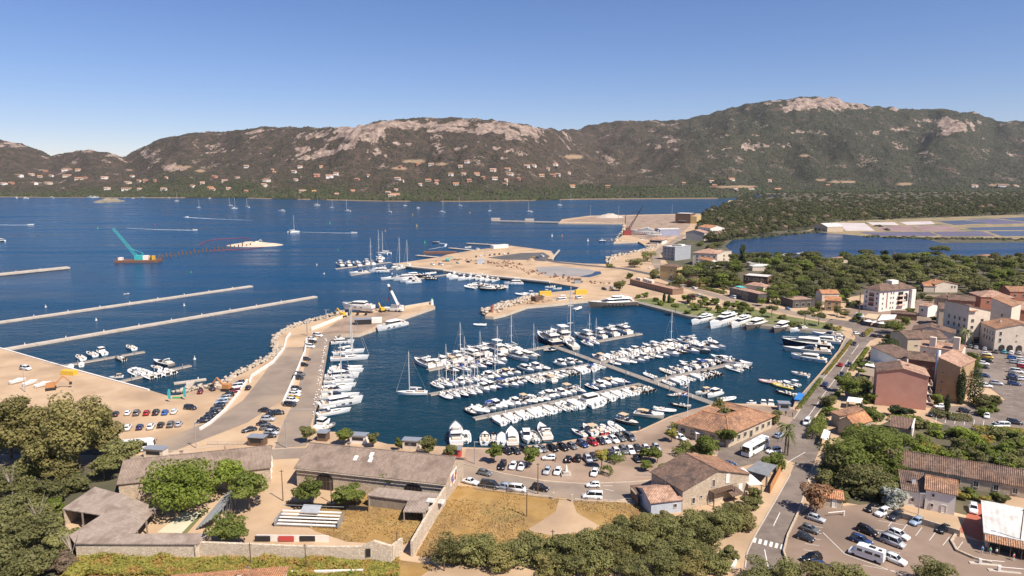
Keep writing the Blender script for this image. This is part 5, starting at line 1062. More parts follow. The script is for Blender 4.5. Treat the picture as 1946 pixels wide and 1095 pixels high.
# vine-covered bank below the boundary wall, uncountable
g=np.random.default_rng(3);n=26000
qx=g.uniform(150,760,n);qy=1066+g.random(n)*34-np.where(qx<400,4,0);pp=np.array([tuple(P(a,c)) for a,c in zip(qx,qy)])
hz=0.25+1.7*vnoise(pp[:,0]/3.2,pp[:,1]/3.2,4)**1.5;pp[:,2]+=hz*g.random(n)**.5
nn=g.normal(size=(n,3))*.6+np.array((0,-.2,1));nn/=np.linalg.norm(nn,axis=1,keepdims=True);V,F=leaf_quads(pp,nn,.24,g)
tag(put('bank_undergrowth',np_mesh('bank_undergrowth',V,F,LEAF['vine'])),'yellow-green creepers covering the bank below the stone wall',kind='stuff')
# dry grass tufts in the fields
n=16000;qx=g.uniform(560,1260,n);qy=g.uniform(925,1075,n);FP=[(790,1056),(865,922),(912,928),(1004,941),(1086,951),(1172,955),(1215,960),(1260,985),(1200,1010),(1100,1040),(900,1080)];FP2=[(560,985),(700,935),(780,960),(830,930),(800,1010),(770,1035),(660,1030),(600,1010)]
k=[i for i in range(n) if (in_poly(qx[i],qy[i],FP) and not (1010<qx[i]<1130 and abs(qx[i]-1075)<(qy[i]-940)*.9 and qy[i]<1020)) or in_poly(qx[i],qy[i],FP2)]
pp=np.array([tuple(P(qx[i],qy[i])) for i in k]);m_=len(pp);den=vnoise(pp[:,0]/6,pp[:,1]/6,8);pp=pp[den>.35];m_=len(pp);nn=g.normal(size=(m_,3))*.7+np.array((0,-.6,.6));nn/=np.linalg.norm(nn,axis=1,keepdims=True);pp[:,2]+=.15;V,F=leaf_quads(pp,nn,.22,g)
tag(put('dry_grass',np_mesh('dry_grass',V,F,mat('dry_blades',(.27,.155,.05),(.40,.26,.095),.4,.9,c3=(.2,.17,.06),s3=.1))),'dry grass tufts in the field and the yard',kind='stuff')
sheet('dirt_patch',MATS['sandy_ground'],[(1062,950),(1088,952),(1096,975),(1140,1000),(1120,1012),(1050,1018),(1000,1008),(1030,990),(1056,972)],.05,'bare pale dirt where cars turn into the field')
# pine forest on the far peninsula and plain: reads as one mass
FOR=[(1328,440),(1338,408),(1346,403),(1390,386),(1430,384),(1560,386),(1700,384),(1946,376),(2150,374),(2150,400),(1946,407),(1800,414),(1640,420),(1585,421),(1555,432),(1500,438),(1470,446),(1400,454),(1372,462),(1340,462)]
pts=[]
while len(pts)<2300:
 x,y=rr.uniform(1325,2150),374+90*rr.random()**1.15
 if in_poly(x,y,FOR):pts.append(tuple(P(x,y)))
extra=0
while extra<900:
 x,y=rr.uniform(1400,2150),rr.uniform(366.5,384)
 pts.append(tuple(P(x,y)));extra+=1
pts=np.array(pts);N=len(pts);LQ=64
sc=g.uniform(4.2,8.0,N);hh=sc*g.uniform(1.0,1.5,N)+2.0
d=g.normal(size=(N,LQ,3));d/=np.linalg.norm(d,axis=2,keepdims=True);d[:,:,2]=np.abs(d[:,:,2])*.9-.12
cp=pts[:,None,:]+d*np.stack([sc,sc,hh*.5],-1)[:,None,:]*g.uniform(.75,1.08,(N,LQ,1));cp[:,:,2]+=hh[:,None]*.5
nr=d+g.normal(size=d.shape)*.35;nr/=np.linalg.norm(nr,axis=2,keepdims=True)
V,F=leaf_quads(cp.reshape(-1,3),nr.reshape(-1,3),1.7,g);mi=np.repeat(g.choice(4,N,p=[.5,.38,.08,.04]),LQ)
tag(put('pine_forest',np_mesh('pine_forest',V,F,[leaf_mat('forest_pine',(.07,.074,.028),(.125,.12,.052)),leaf_mat('forest_oak',(.058,.06,.026),(.105,.10,.046)),leaf_mat('forest_green',(.07,.085,.028),(.12,.13,.045)),LEAF['dry']],False,mi)),'pine forest covering the flat peninsula beyond the lagoon',kind='stuff')
# ---------------------------------------------------------------- boats
M_GEL=mat('gelcoat',(0.96,0.96,0.96),(1,1,1),0.8,0.28,objcol=True,spec=0.5)
M_DECK=mat('boat_deck',(0.70,0.67,0.62),(0.78,0.75,0.70),0.8,0.5)
M_TEAK=mat('teak',(0.34,0.22,0.13),(0.42,0.28,0.17),2.0,0.7)
M_TINT=mat('tinted_glass',(0.012,0.014,0.018),(0.02,0.022,0.028),0.6,0.06,spec=0.9)
M_VINYL=mat('cushion',(0.60,0.55,0.47),(0.68,0.63,0.55),1.5,0.7)
M_COVER=mat('boat_cover',(0.62,0.60,0.56),(0.74,0.72,0.68),1.0,0.75,0.03,3)
M_BLUECOVER=mat('blue_cover',(0.02,0.05,0.22),(0.03,0.07,0.28),1,0.8)
M_TAN=mat('tan_bimini',(0.50,0.37,0.23),None,1,0.85)
M_ENGINE=mat('engine_cowl',(0.9,0.9,0.9),(1,1,1),1,0.35,objcol=True)
M_ALU=mat('mast_alloy',(0.66,0.64,0.61),None,2,0.45,metal=0.2)
M_ANTIF=mat('antifouling',(0.03,0.035,0.05),None,1,0.7)
WHT=(0.80,0.79,0.76);CRM=(0.70,0.62,0.50);NVY=(0.015,0.02,0.045);BLK=(0.014,0.013,0.014);GRY=(0.20,0.19,0.18);TAU=(0.15,0.125,0.105);DBL=(0.03,0.06,0.2);YEL=(0.6,0.45,0.05)
CN={WHT:'white',CRM:'cream',NVY:'navy',BLK:'black',GRY:'grey',TAU:'taupe',DBL:'blue',YEL:'yellow'}
def hull(b,L,B,fb,d=0.35,bow=1.8,m=0,md=1,sheer=.28,nst=11,tb=.92,cat_y=0,deckz=0.0):
 """lofted hull, stern at -L/2 and stem at +L/2"""
 rings=[];top=[]
 for i in range(nst):
  t=i/(nst-1);hb=B/2*(tb+(1-tb)*min(1,t/.35))*(1 if t<.42 else max(0.015,1-((t-.42)/.58)**bow))
  zt=fb*(1+sheer*t*t);x=-L/2+L*t;xb=x-(0.10*L*max(0,t-.6)/.4)*.8
  rings.append([(x,cat_y+hb,zt),(x-(x-xb)*.5,cat_y+hb*.9,zt*.35),(xb,cat_y+hb*.62,-d*.5),(xb,cat_y,-d),(xb,cat_y-hb*.62,-d*.5),(x-(x-xb)*.5,cat_y-hb*.9,zt*.35),(x,cat_y-hb,zt)])
  top.append(((x,cat_y+hb*.97,zt+deckz),(x,cat_y-hb*.97,zt+deckz)))
 b.loft(rings,m,closed=False,cap0=True,cap1=True)
 pts=[p for q in top for p in q];b.add(pts,[(2*i+1,2*i+3,2*i+2,2*i) for i in range(nst-1)],md)
 return b
def wedge(b,x0,x1,w0,w1,z0,z1,f=.35,r=.1,m=0,tw=.8):
 """cabin-like block: raked front (f of length) and rear (r), narrower roof"""
 L=x1-x0
 lo=[(x0,-w0,z0),(x1,-w1,z0),(x1,w1,z0),(x0,w0,z0)];hi=[(x0+r*L,-w0*tw,z1),(x1-f*L,-w1*tw,z1),(x1-f*L,w1*tw,z1),(x0+r*L,w0*tw,z1)]
 b.add(lo+hi,[(3,2,1,0),(4,5,6,7),(0,1,5,4),(1,2,6,5),(2,3,7,6),(3,0,4,7)],m)
def outboard_mesh():
 b=MB();b.loft([[(-.15,-.18,.35),(.32,-.18,.35),(.32,.18,.35),(-.15,.18,.35)],[(-.3,-.22,.62),(.34,-.22,.62),(.34,.22,.62),(-.3,.22,.62)],[(-.22,-.18,.98),(.28,-.18,1.02),(.28,.18,1.02),(-.22,.18,.98)]]);b.box((.08,0,0),(.22,.14,.75));return b.mesh('outboard',M_ENGINE)
def tube_path(b,pts,r,m=0,n=7):
 rings=[];pts=[Vector(p) for p in pts]
 for i,p in enumerate(pts):
  d=(pts[min(i+1,len(pts)-1)]-pts[max(i-1,0)]).normalized();s=d.cross(Vector((0,0,1))).normalized();u=s.cross(d)
  rr=r if not hasattr(r,'__len__') else r[i]
  rings.append([tuple(p+s*rr*math.cos(2*math.pi*k/n)+u*rr*math.sin(2*math.pi*k/n)) for k in range(n)])
 b.loft(rings,m)
OUTB=outboard_mesh();BT={}
def reg(kind,L0,*parts):BT[kind]=(L0,parts)
def mk(f,name,mats,smooth=False):
 b=MB();f(b);return b.mesh(name,mats,smooth)
# rigid inflatable, 7 m
def f(b):
 tube_path(b,[(-3.4,1.0,.45),(-2.0,1.05,.45),(0,1.05,.48),(1.6,.95,.55),(2.6,.62,.66),(3.15,.2,.74),(3.15,-.2,.74),(2.6,-.62,.66),(1.6,-.95,.55),(0,-1.05,.48),(-2,-1.05,.45),(-3.4,-1.0,.45)],[.16]+[.27]*10+[.16])
tubes=mk(f,'tubes',M_GEL,True);hl=mk(lambda b:hull(b,6.3,1.9,.38,.3,2,0,1),'hull',[M_GEL,M_DECK])
def f(b):wedge(b,-.5,.35,.36,.34,.4,1.25,.45,.05);wedge(b,.0,.3,.3,.3,1.2,1.62,.6,.0,1);b.box((-1.3,0,.75),(.7,.9,.75),2);b.box((-2.6,0,.65),(.7,1.5,.5),2);b.box((1.5,0,.62),(1.4,1.0,.16),2)
cons=mk(f,'console',[M_DECK,M_TINT,M_VINYL]);reg('rib',7,('tubes',tubes,1),('hull',hl,0),('console',cons,0),('outboard',OUTB,2,((-3.35,.32,.1),(-3.35,-.32,.1))))
def f(b):
 for y in (-.8,.8):b.cyl((-2.3,y,.7),(-2.0,y*.95,2.0),.05,.05,5);b.cyl((-.4,y,.7),(-.5,y*.95,2.05),.04,.04,5)
 b.box((-1.3,0,2.08),(2.0,1.75,.07),1)
top=mk(f,'sun_top',[M_STEEL,M_COVER]);top_t=mk(f,'sun_top',[M_STEEL,M_TAN]);top_b=mk(f,'sun_top',[M_STEEL,M_BLUECOVER])
reg('ribtop',7,('tubes',tubes,1),('hull',hl,0),('console',cons,0),('sun_top',top,0),('outboard',OUTB,2,((-3.35,.32,.1),(-3.35,-.32,.1))))
def f(b):tube_path(b,[(-2.6,0,1.7),(-2.6,.75,1.7)],.06)
# open motorboat 6 m
hl2=mk(lambda b:hull(b,6,2.3,.8,.3,2.2,0,1),'hull',[M_GEL,M_DECK],False)
def f(b):
 b.box((-1.3,0,.86),(2.5,1.7,.06),1);b.box((-1.6,.0,1.0),(.6,1.4,.4),0);b.box((-.4,-.4,1.05),(.5,.5,.5),0);b.box((-.4,.45,1.05),(.5,.5,.5),0);b.box((1.3,0,1.02),(1.5,1.1,.1),0)
cock=mk(f,'cockpit',[M_VINYL,M_TEAK])
def f(b):wedge(b,-.1,.75,.92,.8,.95,1.42,.75,.0,0,.92)
wsc=mk(f,'windscreen',M_TINT);reg('open',6,('hull',hl2,1),('cockpit',cock,0),('windscreen',wsc,0),('outboard',OUTB,2,((-3.05,0,.35),)))
reg('opentop',6,('hull',hl2,1),('cockpit',cock,0),('windscreen',wsc,0),('sun_top',top_t,0),('outboard',OUTB,2,((-3.05,0,.35),)));reg('openblue',6,('hull',hl2,1),('cockpit',cock,0),('windscreen',wsc,0),('sun_top',top_b,0),('outboard',OUTB,2,((-3.05,0,.35),)))
# covered motorboat
def f(b):b.loft([[(-2.9,-1.0,.85),(-2.9,0,.95),(-2.9,1.0,.85)],[(-1.5,-1.1,.95),(-1.5,0,1.35),(-1.5,1.1,.95)],[(0,-1.12,1.0),(0,0,1.75),(0,1.12,1.0)],[(1.2,-.95,1.0),(1.2,0,1.35),(1.2,.95,1.0)],[(2.6,-.3,1.05),(2.6,0,1.12),(2.6,.3,1.05)]],0,closed=False,cap0=False,cap1=False)
cov=mk(f,'cover',M_COVER,True);reg('covered',6,('hull',hl2,1),('cover',cov,0),('outboard',OUTB,2,((-3.05,0,.35),)))
# pilothouse fishing boat 7 m
def f(b):wedge(b,-1.0,1.3,.88,.72,.95,1.45,.05,.0,0,.97);wedge(b,-.95,1.2,.84,.66,1.45,2.05,.28,.05,1,.92);wedge(b,-1.15,.75,.84,.72,2.05,2.16,.05,.0,0,.95);wedge(b,1.2,2.3,.6,.3,.95,1.2,.5,.0,0,.7)
cab=mk(f,'cabin',[M_DECK,M_TINT]);reg('cabin',6,('hull',hl2,1),('cabin',cab,0),('outboard',OUTB,2,((-3.05,0,.35),)))
# sport cruiser 11 m (open cockpit, raked screen, arch)
hl3=mk(lambda b:hull(b,11,3.5,1.25,.5,2.1,0,1,.35,13),'hull',[M_GEL,M_DECK],False)
def f(b):
 wedge(b,-.4,4.0,1.25,.65,1.35,1.95,.6,.0,0,.75)
coach=mk(f,'coachroof',M_DECK)
def f(b):wedge(b,-.9,1.7,1.38,1.05,1.5,2.35,.72,.0,0,.86)
wsc3=mk(f,'windscreen',M_TINT)
def f(b):b.box((-3.2,0,1.32),(3.6,2.5,.06),1);b.box((-3.9,0,1.6),(1.7,2.3,.5),0);b.box((-1.8,.6,1.7),(.8,.8,.7),0)
swim3=mk(lambda b:b.box((-5.3,0,.5),(.9,3.0,.1)),'bathing_platform',M_TEAK)
cock3=mk(f,'cockpit',[M_VINYL,M_TEAK])
def f(b):
 for y in (-1.35,1.35):b.bar((-2.2,y,1.4),(-2.9,y*.85,2.7),.35,.12)
 b.box((-2.95,0,2.75),(.5,2.4,.12))
arc=mk(f,'radar_arch',M_GEL);reg('sport',11,('hull',hl3,1),('coachroof',coach,0),('windscreen',wsc3,0),('cockpit',cock3,0),('bathing_platform',swim3,0),('radar_arch',arc,0))
def f(b):b.loft([[(-4.3,-1.2,2.35),(-4.3,0,2.5),(-4.3,1.2,2.35)],[(-2.5,-1.2,2.6),(-2.5,0,2.8),(-2.5,1.2,2.6)],[(-.3,-1.1,2.35),(-.3,0,2.5),(-.3,1.1,2.35)]],0,closed=False,cap0=False,cap1=False)
bim=mk(f,'bimini',M_TAN,True);bimw=mk(f,'bimini',M_COVER,True);reg('sportbim',11,('hull',hl3,1),('coachroof',coach,0),('windscreen',wsc3,0),('cockpit',cock3,0),('bathing_platform',swim3,0),('bimini',bim,0));reg('sportcov',11,('hull',hl3,1),('coachroof',coach,0),('windscreen',wsc3,0),('cockpit',cock3,0),('bathing_platform',swim3,0),('bimini',bimw,0))
# flybridge yacht 15 m
hl4=mk(lambda b:hull(b,15,4.5,1.7,.7,2.2,0,1,.4,14),'hull',[M_GEL,M_DECK],False)
def f(b):wedge(b,-4.6,5.0,1.75,.8,1.85,2.35,.35,.0,0,.95)
base4=mk(f,'deckhouse',M_DECK)
def f(b):wedge(b,-4.2,3.4,1.66,1.2,2.35,3.25,.42,.04,0,.86)
glass4=mk(f,'saloon_windows',M_TINT)
def f(b):wedge(b,-5.6,1.4,1.75,1.25,3.25,3.55,.12,.0,0,.98);wedge(b,-1.6,.9,1.2,1.0,3.55,4.05,.7,.1,0,.9);b.box((-3.4,0,3.75),(1.6,2.2,.4),1);b.box((-1.9,.5,3.85),(.7,.8,.6),1)
fly=mk(f,'flybridge',[M_DECK,M_VINYL])
def f(b):
 for y in (-1.4,1.4):b.bar((-3.3,y,3.5),(-4.3,y*.85,4.9),.4,.14)
 b.box((-4.35,0,4.95),(.7,2.5,.14));b.cyl((-4.35,0,5.0),(-4.35,0,5.35),.35,.3,8);b.cyl((-4.35,.6,5),(-4.4,.6,6.6),.03,.02,4)
arc4=mk(f,'radar_arch',M_GEL)
def f(b):b.box((-5.6,0,1.78),(2.0,3.2,.06),1);b.box((-6.0,0,2.05),(.8,2.6,.5),0)
swim4=mk(lambda b:b.box((-7.4,0,.45),(1.0,3.8,.1)),'bathing_platform',M_TEAK);pad4=mk(lambda b:b.box((3.6,0,2.4),(1.8,1.4,.16)),'sun_pad',M_VINYL)
deck4=mk(f,'aft_deck',[M_VINYL,M_TEAK])
def f(b):
 for y in (-1,1):
  for x in (-2.5,.2,2.6):b.box((x,y*(2.06 if x<2 else 1.80),1.05),(1.2,.1,.34),0)
port4=mk(f,'hull_windows',M_TINT)
def f(b):
 for s in (-1,1):
  pr=None
  for i in range(9):
   t=i/8;x=-2+9.2*t;y=s*2.1*(1-max(0,(t-.1)/.9)**2.2);p=(x,y,2.55+.3*t)
   b.cyl((x,y,1.8+.5*t),p,.025,.025,4)
   if pr:b.cyl(pr,p,.03,.03,4)
   pr=p
rail4=mk(f,'guard_rail',M_STEEL)
Y4=(('hull',hl4,1),('deckhouse',base4,0),('saloon_windows',glass4,0),('flybridge',fly,0),('radar_arch',arc4,0),('aft_deck',deck4,0),('bathing_platform',swim4,0),('sun_pad',pad4,0),('hull_windows',port4,0),('guard_rail',rail4,0));reg('fly',15,*Y4)
def f(b):
 for y in (-1.2,1.2):b.cyl((-1.2,y,3.6),(-1.2,y,5.1),.05,.05,5);b.cyl((-4.0,y,3.6),(-4.2,y,5.1),.05,.05,5)
 b.box((-2.6,0,5.15),(4.0,2.9,.14),0)
ht4=mk(f,'hard_top',M_DECK);reg('flytop',15,*(tuple(p for p in Y4 if p[0] != 'radar_arch')+(('hard_top',ht4,0),)));
# hardtop coupe yacht 16 m
def f(b):wedge(b,-4.4,4.4,1.8,1.0,1.85,2.3,.35,.0,0,.95);wedge(b,-4.2,2.2,1.7,1.25,3.1,3.4,.35,.1,0,.86)
cp=mk(f,'deckhouse',M_DECK)
def f(b):wedge(b,-3.8,3.9,1.66,1.1,2.3,3.12,.55,.1,0,.9)
cpg=mk(f,'windscreen',M_TINT);reg('coupe',15,('hull',hl4,1),('deckhouse',cp,0),('windscreen',cpg,0),('aft_deck',deck4,0),('bathing_platform',swim4,0),('sun_pad',pad4,0),('hull_windows',port4,0),('guard_rail',rail4,0))
# sailing yacht 12 m
hs=mk(lambda b:hull(b,12,3.7,1.15,.6,1.9,0,1,.18,13,.8),'hull',[M_GEL,M_DECK],False)
def f(b):wedge(b,-1.5,3.6,1.1,.5,1.22,1.65,.4,.0,0,.8);wedge(b,-.9,2.4,1.09,.7,1.36,1.55,.2,.1,1,.95);b.box((-3.4,0,1.2),(3.0,1.5,.08),2);b.box((-5.0,0,1.5),(.12,1.2,.9),0)
cr=mk(f,'coachroof',[M_DECK,M_TINT,M_TEAK])
def f(b):
 b.cyl((.9,0,1.2),(.85,0,17.0),.17,.13,7)
 for z in (6.5,11.5):b.cyl((.9,-1.0,z),(.9,1.0,z),.04,.04,4)
 b.cyl((.9,0,17),(.9,0,17.8),.02,.02,4)
mast=mk(f,'mast',M_ALU)
def f(b):b.cyl((.7,0,2.5),(-3.9,0,2.6),.11,.09,6,0);tube_path(b,[(.5,0,2.9),(-1.5,0,2.85),(-3.8,0,2.75)],[.26,.24,.14],1)
boom=mk(f,'boom',[M_ALU,M_COVER]);boomb=mk(f,'boom',[M_ALU,M_BLUECOVER])
def f(b):
 b.cyl((5.9,0,1.4),(.9,0,16.8),.06,.03,4);b.cyl((-5.9,0,1.2),(.9,0,16.9),.025,.025,4)
 for y in (-1,1):b.cyl((.7,y*1.6,1.2),(.9,y*1.0,11.5),.022,.022,4);b.cyl((.9,y*1.0,11.5),(.88,0,16.5),.022,.022,4)
rig=mk(f,'rigging',M_STEEL)
def f(b):
 b.loft([[(-1.1,-1.0,1.5),(-1.1,0,1.6),(-1.1,1.0,1.5)],[(-1.7,-1.0,2.3),(-1.7,0,2.5),(-1.7,1.0,2.3)],[(-2.4,-1.0,2.25),(-2.4,0,2.45),(-2.4,1.0,2.25)]],0,closed=False,cap0=False,cap1=False)
sph=mk(f,'spray_hood',M_BLUECOVER,True);sphw=mk(f,'spray_hood',M_COVER,True)
reg('sail',12,('hull',hs,1),('coachroof',cr,0),('mast',mast,0),('boom',boom,0),('rigging',rig,0),('spray_hood',sphw,0));reg('sailb',12,('hull',hs,1),('coachroof',cr,0),('mast',mast,0),('boom',boomb,0),('rigging',rig,0),('spray_hood',sph,0))
# sailing catamaran 13 m
def f(b):hull(b,13,1.7,1.5,.4,2.0,0,1,.1,10,.8,2.6);hull(b,13,1.7,1.5,.4,2.0,0,1,.1,10,.8,-2.6);b.box((-1.0,0,1.3),(8.5,5.0,.5),1)
ch=mk(f,'hull',[M_GEL,M_DECK])
def f(b):wedge(b,-3.6,2.6,2.4,1.7,1.55,2.0,.2,0,0,.95);wedge(b,-3.3,2.3,2.25,1.6,2.0,2.7,.35,.05,1,.9);wedge(b,-5.2,1.0,2.4,1.7,2.7,2.9,.1,0,0,.95)
cc=mk(f,'deckhouse',[M_DECK,M_TINT]);reg('cat',13,('hull',ch,1),('deckhouse',cc,0),('mast',mast,0),('boom',boom,0),('rigging',rig,0))
# 30 m motor yacht
hl5=mk(lambda b:hull(b,30,6.6,2.9,1.0,2.3,0,1,.42,15),'hull',[M_GEL,M_DECK],False)
def f(b):wedge(b,-10,7.5,2.7,1.6,3.1,3.7,.25,.0,0,.96);wedge(b,-11.5,3.5,2.8,2.0,4.9,5.35,.2,.0,0,.95);wedge(b,-7,0,1.9,1.5,6.3,6.6,.15,.1,0,.9);b.bar((-6.5,2.2,4.9),(-8.5,1.8,6.5),1.2,.2);b.bar((-6.5,-2.2,4.9),(-8.5,-1.8,6.5),1.2,.2)
up5=mk(f,'superstructure',M_GEL)
def f(b):wedge(b,-9.3,6.6,2.55,1.7,3.7,4.95,.42,.03,0,.88);wedge(b,-5.6,.4,1.9,1.5,5.3,6.3,.55,.05,0,.9)
gl5=mk(f,'saloon_windows',M_TINT)
def f(b):
 for y in (-1,1):
  for k in range(6):b.box((-6+2.3*k,y*(3.06 if k<4 else 2.85),1.7),(1.1,.12,.45))
pw5=mk(f,'hull_windows',M_TINT)
def f(b):b.box((-12.8,0,3.0),(3.6,4.8,.08),1);b.box((-14.9,0,.8),(1.6,5.4,.15),1);b.box((-12.6,0,3.4),(1.2,3.4,.6),0);b.box((-5,0,6.75),(.8,2.8,.15),0);b.cyl((-5,0,6.7),(-5,0,8.6),.12,.08,6,0);b.cyl((-5,1.1,6.8),(-5,1.1,7.5),.4,.3,8,0);b.box((8.5,0,3.75),(3,2.4,.2),0)
dk5=mk(f,'deck_fittings',[M_DECK,M_TEAK]);reg('maxi',30,('hull',hl5,1),('superstructure',up5,2),('saloon_windows',gl5,0),('hull_windows',pw5,0),('deck_fittings',dk5,0))
# long open cruiser with a low profile
hl6=mk(lambda b:hull(b,15,3.9,1.35,.5,2.0,0,1,.3,14),'hull',[M_GEL,M_DECK],False)
def f(b):wedge(b,-1.0,5.2,1.3,.6,1.45,2.0,.6,.0,0,.75)
co6=mk(f,'coachroof',M_DECK)
def f(b):wedge(b,-2.2,1.8,1.45,1.1,1.5,2.6,.62,.0,0,.82)
ws6=mk(f,'windscreen',M_TINT)
def f(b):b.box((-4.4,0,1.42),(4.6,2.8,.06),1);b.box((-5.4,0,1.75),(2.2,2.6,.55),0);b.box((-2.6,.7,1.85),(1,.9,.8),0)
swim6=mk(lambda b:b.box((-7.2,0,.5),(1.2,3.2,.1)),'bathing_platform',M_TEAK)
ck6=mk(f,'cockpit',[M_VINYL,M_TEAK]);reg('express',15,('hull',hl6,1),('coachroof',co6,0),('windscreen',ws6,0),('cockpit',ck6,0),('bathing_platform',swim6,0),('radar_arch',arc,0))
TN={'rib':'inflatable boat','ribtop':'inflatable boat with sun top','open':'open motorboat','opentop':'motorboat with tan sun top','openblue':'motorboat with blue sun top','covered':'motorboat under white cover','cabin':'pilothouse boat','sport':'sport cruiser','sportbim':'cruiser with tan bimini','sportcov':'cruiser with white bimini','fly':'flybridge yacht','flytop':'flybridge yacht with hard top','coupe':'hardtop motor yacht','sail':'sailing yacht','sailb':'yacht with blue sail cover','cat':'sailing catamaran','maxi':'large motor yacht','express':'long open cruiser'}
NM={'rib':'inflatable_boat','ribtop':'inflatable_boat','open':'motorboat','opentop':'motorboat','openblue':'motorboat','covered':'motorboat','cabin':'fishing_boat','sport':'cruiser','sportbim':'cruiser','sportcov':'cruiser','fly':'motor_yacht','flytop':'motor_yacht','coupe':'motor_yacht','sail':'sailboat','sailb':'sailboat','cat':'catamaran','maxi':'motor_yacht','express':'cruiser'}
def boat(kind,loc,ang,L,label,group=None,col=WHT,eng=None,mast_h=None,z=0.0,few=False):
 L0,parts=BT[kind];s=L/L0
 r=empty(NM[kind],(loc[0],loc[1],z),ang,s);tag(r,label,'boat',group)
 for p in parts:
  if few and p[0] in ('hull_windows','guard_rail','rigging'):continue
  for off in (p[3] if len(p)>3 else ((0,0,0),)):
   o=put(p[0],p[1],r,off if off != (0,0,0) else None)
   c=col if p[2]==1 else ((eng or WHT) if p[2]==2 else WHT)
   o.color=(c[0],c[1],c[2],1)
   if p[0] in ('mast','rigging') and mast_h:o.scale=(1,1,mast_h)
 return r
def boat2(kind,stern,bow,label,**k):
 a,b=P(stern[0],stern[1],0.0),P(bow[0],bow[1],0.0);c=(a+b)/2;d=b-a
 L=k.pop('L',None) or min(d.length,{'rib':9,'ribtop':9,'open':8.5,'opentop':8.5,'cabin':9,'covered':8.5,'sport':12.5,'sportcov':13,'sportbim':13,'maxi':40}.get(kind,15 if stern[1]<530 else 22)*(1.3 if 515<stern[1]<560 else 1));return boat(kind,c,math.atan2(d.y,d.x),L,label,**k)
_brnd=random.Random(31)
def berth_row(p,q,spec,side,where,group,width=None,bow_out=True,z=0):
 """boats moored at right angles to a pontoon from p to q (pixels); spec is a string of kind:length:colour"""
 a,b=P(p[0],p[1],.5),P(q[0],q[1],.5);d=(b-a).normalized();n=Vector((-d.y,d.x,0))*side;N=len(spec);L0=(b-a).length
 for i,sp in enumerate(spec):
  if sp is None:continue
  kd,ln=sp[0],sp[1];col=sp[2] if len(sp)>2 else WHT;eng=sp[3] if len(sp)>3 else None
  ln*=_brnd.uniform(1.03,1.2);c=a+d*(L0*(i+.5)/N+_brnd.uniform(-.25,.25))+n*(ln/2+1.7+_brnd.uniform(-.2,.5))
  hd=n if bow_out else -n;ang=math.atan2(hd.y,hd.x)+_brnd.uniform(-.06,.06)
  boat(kd,c,ang,ln,f'{CN.get(col, "white")} {TN[kd]}, {ORD[i]} from left, {where}',group,col,eng,few=(ln<9),mast_h=(_brnd.uniform(.8,1.05) if kd.startswith('sail') else None))
# ---- pontoons
def pontoon(p,q,w,label,piles=6,z=.55,m=None,name='pontoon',thick=.5,group=None):
 a,b=P(p[0],p[1],z),P(q[0],q[1],z);d=b-a;L=d.length;r=empty(name,(a.x,a.y,0),math.atan2(d.y,d.x));tag(r,label,name.split('_')[-1],group)
 n=max(2,int(L/12));me=MB();me.box((0,0,0),(L/n-.12,w,thick),0);me.box((0,0,thick/2+.02),(L/n-.2,w-.2,.06),1);dm=me.mesh('deck_section',[M_CONC if m is None else m,M_PLANK if m is None else m])
 for i in range(n):put('deck_section',dm,r,(L*(i+.5)/n,0,z-thick/2))
 pm=MB();pm.cyl((0,0,-3),(0,0,2.2),.16,.16,8);pm=pm.mesh('mooring_pile',M_STEEL)
 for i in range(piles):put('mooring_pile',pm,r,(L*(i+.6)/piles,(w/2+.2)*(1 if i % 2 else -1),0))
 bm_=MB();bm_.box((0,0,.45),(.28,.28,.9),0);bm_=bm_.mesh('service_post',M_WHITE)
 for i in range(max(1,int(L/18))):put('service_post',bm_,r,(9+i*18 if 9+i*18<L else L*.8,w/2-.35,z))
 return r
pontoon((1356,767),(1050,657),3.4,'main pontoon leading out from the harbour office',8)
pontoon((1046,657),(812,703),2.6,'outer finger pontoon on the left of the main one',5);pontoon((1108,653),(1218,633.5),2.8,'short outer pontoon with four big yachts',3)
pontoon((1120,692),(816,749),2.4,'middle finger pontoon on the left of the main one',6);pontoon((1140,688),(1338,652),2.4,'middle finger pontoon on the right of the main one',5)
pontoon((1218,729),(900,795),2.4,'nearest finger pontoon on the left of the main one',6);pontoon((1238,724),(1402,688),2.4,'nearest finger pontoon on the right of the main one',5)
W_,C_=WHT,CRM
cv=lambda n:[('covered',6.6,WHT) for _ in range(n)]
def mixrow(n,pal,seed):
 g=random.Random(seed);return [g.choice(pal) for _ in range(n)]
SM=[('covered',6.4,W_),('rib',7,W_),('open',6.4,W_),('cabin',7,W_),('opentop',6.6,W_),('rib',6.6,C_),('covered',6,W_),('cabin',6.6,W_),('ribtop',7,W_),('open',6,W_)]
SMD=SM+[('rib',7.4,GRY,BLK),('rib',7,BLK,BLK)]
berth_row((818,702),(905,685),[('fly',14),('sportcov',11.5),('cabin',8.5),('sportbim',11),('flytop',12),('sail',12.5)],1,'far side of outer pontoon tip','boats on the outer pontoon')
berth_row((908,684),(1030,660),[('coupe',14,NVY),('fly',14),None,('flytop',14,W_),('sportcov',10),('sail',12),None,None],1,'far side of outer pontoon root','boats on the outer pontoon')
berth_row((835,700),(1000,667),[('sport',9,GRY),('sailb',10),('sport',10,CRM),('sailb',11),('sport',9,DBL),('sail',11),('cabin',8),None,('flytop',11.5),('coupe',12),('sail',9.5,YEL)],-1,'near side of outer pontoon','boats on the outer pontoon')
berth_row((842,744),(1000,714),[('sail',9.5,CRM),('sail',9.5),('sailb',9),('cabin',7),('sail',9),('sailb',9.5),('rib',7),('cabin',7.5),('sail',8.5),('sport',8.5),('sportbim',9),('open',7.5)],1,'far side of left middle pontoon','boats on the middle pontoon',bow_out=False)
